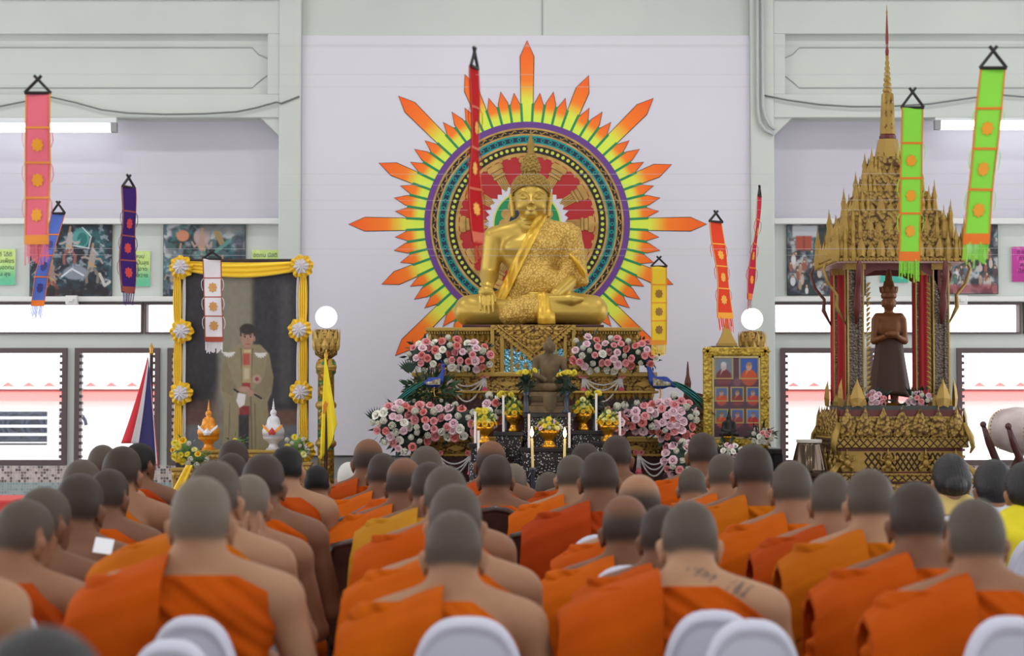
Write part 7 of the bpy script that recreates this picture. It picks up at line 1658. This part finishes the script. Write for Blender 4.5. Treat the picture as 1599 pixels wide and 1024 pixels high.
for key, lab in (('M20', 'fifth seat'), ('M21', 'sixth seat'), ('M19', 'seat before the left aisle'), ('M18', 'foremost seat left of the roses'), ('M26', 'foremost seat left of the black tables'), ('M27', 'seat of the brown headed monk left of the black tables'),
                 ('R31', 'seat of the pale necked monk'), ('R42', 'seat of the monk right of the photo board'), ('R41', 'seat of the monk before the photo board table'),
                 ('R40', 'seat of the monk bowed below the right roses'), ('R39', 'seat of the monk beside the photo board'), ('R30', 'seat of the half hidden monk right of the candles'), ('R33', 'foremost seat right of the candles'), ('R34', 'seat low before the black tables'), ('C12', 'seat below the offering bowls'), ('C11', 'foremost seat below the portrait'), ('C16', 'seat beside the mosaic pillar'), ('L5', 'seat below the second left window'), ('L8', 'seat below the striped flag'), ('M28', 'seat beside the black tables'), ('M29', 'seat of the white haired person')):
    t, s, pz, root = KEEP[key]; place_wood(root.x, root.y, 'dark carved wooden ' + lab + (' in the centre column' if lab in ('fifth seat', 'sixth seat') else ''))
# small things held or lying among the rows
g = G(); c = W(159, 851, 7.2); g.grid(lambda u, v: (c.x + .034 * (u - .5) * 2, 7.2 + .06 * v, c.z + .05 * (v - .5) - .01 * u), 4, 4); o_ = g.build('paper_sheet', mat('white_paper', C(232, 234, 240), .7)); o_.modifiers.new('thick', 'SOLIDIFY').thickness = .001; tag(o_, 'white chanting sheet held up at left beside the brown headed monk', 'paper')
Yn = 5.95; c = W(1478, 862, 7.0); t = thing('patterned_bag', 'small brown and white patterned bag between the two right foreground monks', 'bag', (c.x, 7.0, 0)); M_pat = mat('brown_white_pattern', C(62, 38, 34), .8, mix=(C(206, 190, 180), 60, .4, .3, 'voronoi'))
t.location.z = c.z - .07; g = G(); g.sphere((0, 0, .07), (.045, .03, .062), 16, 12); g.build('pouch', M_pat, t, smooth=True); g = G(); g.tube([(-.03, 0, .12), (-.02, 0, .2), (.02, 0, .2), (.03, 0, .12)], .005, 6); g.build('strap', M_pat, t)
# ------------------------------------------------------------------ hanging cloth banners on strings
M_stick = mat('black_stick', C(34, 30, 32), .6); M_string = mat('string_grey', C(196, 196, 200), .8)
M_bord = {}
def banner(label, colr, trim_c, Y, pts, wpx, twist=0.0, motif=True, band=None, fringe=None, n_seg=4, top=0, strips=True, motif_c=None, edge_c=None):
    """pts: centre line (px, py) from the cloth's top to its fringe end; wpx: width in the frame; twist in radians about the vertical"""
    k_ = Y / FPX; P0 = W(pts[0][0], top, Y); t = thing('hanging_banner', label, 'banner', P0); o = Vector(P0)
    P = [W(a, b, Y) - o for a, b in pts]; tot = [0]
    for a, b in zip(P, P[1:]): tot.append(tot[-1] + (b - a).length)
    def at(v):
        d = v * tot[-1]; i = 0
        while i < len(P) - 2 and tot[i + 1] < d: i += 1
        return P[i] + (P[i + 1] - P[i]) * ((d - tot[i]) / max(1e-6, tot[i + 1] - tot[i]))
    w = .118 if twist else wpx * k_
    hw = w / 2; ph = Y * 3
    def tw(v): return twist + (.10 * math.sin(v * 5 + ph) if twist else .06 * math.sin(v * 4 + ph))
    def fn(off, u0=0, u1=1, v0=0, v1=1):
        def f(u, v):
            vv = v0 + (v1 - v0) * v; uu = u0 + (u1 - u0) * u; a = tw(vv); x_ = (uu - .5) * 2 * hw; c = at(vv); y_ = .008 * math.sin(vv * 9 + uu * 2 + ph); return Vector((c.x + x_ * math.cos(a) - (y_ + off) * math.sin(a), c.y + x_ * math.sin(a) + (y_ + off) * math.cos(a), c.z))
        return f
    m = mat('banner_' + colr[0], C(*colr[1]), .85, spec=.15); mt = mat('banner_trim_' + trim_c[0], C(*trim_c[1]), .6)
    vb = .90
    g = G(); g.grid(fn(.0, v1=vb), 8, 50); cl = g.build('cloth', m, t, smooth=True); cl.modifiers.new('thick', 'SOLIDIFY').thickness = .002
    # fringe: narrow strips
    g = G(); rr = random.Random(int(pts[0][0])); n_ = 14
    for i in range(n_): g.grid(fn(rr.uniform(-.004, .004), i / n_ + .006, (i + .8) / n_, vb - .01, .97 + rr.uniform(0, .06)), 1, 5)
    g.build('fringe', mat('banner_' + (fringe or colr)[0], C(*(fringe or colr)[1]), .8), t)
    g = G(); segs = [i / n_seg * (vb - .07) for i in range(1, n_seg)]
    for v in segs:
        for of in (-.003, .004): g.grid(fn(of, -.03, 1.03, v - .006, v + .006), 6, 2)
    for of in (-.003, .004): g.grid(fn(of, -.01, 1.01, vb - .055, vb - .0), 6, 2)
    for of in (-.003, .004): g.grid(fn(of, -.02, .03, 0, vb), 1, 40); g.grid(fn(of, .97, 1.02, 0, vb), 1, 40)
    g.build('trim_bands', mt, t)
    if motif:
        mm = mat('banner_motif_' + (motif_c or trim_c)[0], C(*(motif_c or trim_c)[1]), .5); ed = [0] + segs + [vb - .07]
        for a, b in list(zip(ed, ed[1:]))[1 if n_seg > 3 else 0:]:
            vm = (a + b) / 2; dv = .085 / tot[-1] * .38; g = G()
            for of in (-.0045, .0055):
                f = fn(of); q = [f(.5, vm - dv), f(.76, vm), f(.5, vm + dv), f(.24, vm)]; g.add(q, [(0, 1, 2, 3)])
                for q_ in range(4): w_ = PI / 4 + PI / 2 * q_; c = Vector((.5 + .2 * math.cos(w_), vm + dv * .75 * math.sin(w_), 0)); p = [f(c.x + .06 * math.cos(w2 * PI / 3), c.y + dv * .25 * math.sin(w2 * PI / 3)) for w2 in range(6)]; g.add(p, [tuple(range(6))])
            g.build('motif', mm, t)
    if strips:
        for v in segs:
            for s_ in (0, 1):
                g = G(); a, b = fn(0)(s_, v), fn(0)(s_, min(vb, v + .05)); sg = -1 if s_ == 0 else 1; g.tube([a, a + Vector((sg * .012, -.004, -.02)), b + Vector((sg * .014, 0, -.02)), b + Vector((sg * .006, 0, -.05))], [.003, .004, .004, .003], 5, squash=.4)
                g.build('side_tassel', mat('banner_' + (fringe or colr)[0], C(*(fringe or colr)[1]), .8), t)
    # crossed black sticks at the head, tied to the string
    g = G(); a0 = tw(0); L_, R_ = at(0) + Vector((-hw * 1.08 * math.cos(a0), -hw * math.sin(a0), 0)), at(0) + Vector((hw * 1.08 * math.cos(a0), hw * math.sin(a0), 0))
    hgt = -at(0).z; tp = Vector((0, 0, 0)); x_ = Vector((math.cos(a0), math.sin(a0), 0)) * hw * .3
    g.tube([L_, tp * 1 + x_ + Vector((0, 0, -.0))], .0075, 6); g.tube([R_, tp - x_], .0075, 6); g.tube([L_, R_], .008, 6); g.build('stick_hanger', M_stick, t)
    return t
OR = ('orange', (238, 120, 20)); GD = ('gold', (240, 160, 20)); RD = ('red', (206, 40, 40))
B_ = {}
banner('pink banner with gold bands hanging at the far left', ('pink', (236, 116, 134)), ('gold_orange', (238, 150, 48)), 8.9, [(59, 145), (59, 260), (57, 345), (58, 408)], 38, top=118, motif_c=GD)
banner('bright green banner hanging at the far right, curved at its end', ('lime', (146, 226, 78)), OR, 8.35, [(1551, 106), (1541, 200), (1531, 300), (1522, 412)], 39, top=72, motif_c=GD)
banner('bright green banner in front of the gilded pavilion spire', ('lime', (146, 226, 78)), OR, 9.9, [(1425, 168), (1423, 260), (1421, 350), (1420, 434)], 33, top=137, motif_c=GD)
banner('twisted red banner left of the golden statue\'s head', ('scarlet', (186, 24, 30)), ('red_gold', (206, 84, 40)), 8.9, [(741, 105), (741, 200), (743, 300), (746, 410)], 30, twist=1.24, top=74, motif_c=GD)
banner('twisted dark purple banner in front of the green paper sign at left', ('purple', (62, 36, 110)), ('brown_red', (150, 60, 40)), 11.2, [(201, 292), (201, 350), (200, 400), (199, 476)], 30, twist=1.1, top=273, motif_c=RD)
banner('slanting blue banner behind the pink banner at left', ('blue', (92, 118, 200)), OR, 12.3, [(91, 333), (78, 380), (65, 430), (56, 494)], 20, top=314, motif_c=('dark_blue', (60, 60, 130)), strips=False)
banner('white banner with brown bands hanging in front of the large portrait', ('white', (230, 226, 230)), ('red_brown', (164, 66, 44)), 12.2, [(331, 404), (332, 450), (334, 500), (334, 548)], 28, top=390, motif_c=('tan', (206, 150, 84)), n_seg=4)
banner('yellow banner with orange bands right of the altar roses', ('lemon', (240, 206, 62)), ('amber', (236, 150, 30)), 13.9, [(1029, 416), (1029, 460), (1029, 510), (1029, 552)], 24, top=400, motif_c=('brown', (150, 110, 40)), strips=False)
banner('red orange banner slanting above the gold photo board', ('vermilion', (226, 70, 44)), GD, 12.6, [(1118, 346), (1124, 400), (1130, 450), (1134, 514)], 18, top=329, twist=.75, motif_c=GD)
banner('thin twisted crimson banner slanting toward the right globe lamp', ('crimson', (196, 44, 70)), OR, 13.2, [(1186, 306), (1181, 360), (1174, 430), (1167, 486)], 18, top=290, twist=1.25, motif_c=GD)
# strings across the hall between the side walls
for i, (Y, py, lab) in enumerate(((8.35, 72, 'nearest string carrying the right green banner'), (8.9, 74, 'string carrying the red banner near the statue head'), (8.92, 118, 'string carrying the pink banner'), (9.9, 137, 'string carrying the green banner by the spire'), (11.2, 273, 'string carrying the purple banner'), (12.3, 314, 'string carrying the blue banner'),
                                 (12.6, 329, 'string carrying the red orange banner'), (13.2, 290, 'string carrying the crimson banner'), (12.2, 390, 'string carrying the white banner'), (13.9, 400, 'string carrying the yellow banner'))):
    z_ = WZ(py, Y) + .004; g = G(); g.tube([(-6.6 + 13.2 * q / 24, Y, z_ + (.03 * (abs(q - 12) / 12) ** 2)) for q in range(25)], 0.0009, 5); tag(g.build('banner_string', M_string), 'thin grey ' + lab + ', crossing the hall', 'string')
g = G(); c = W(8, 781, 9.9); g.box(c.x - .9, c.x + .03, 9.9, 10.5, 0, c.z); tag(g.build('red_bench', mat('red_cloth', C(206, 70, 66), .8), bevel=.01), 'red cloth covered low table just visible at the far left edge', 'table')
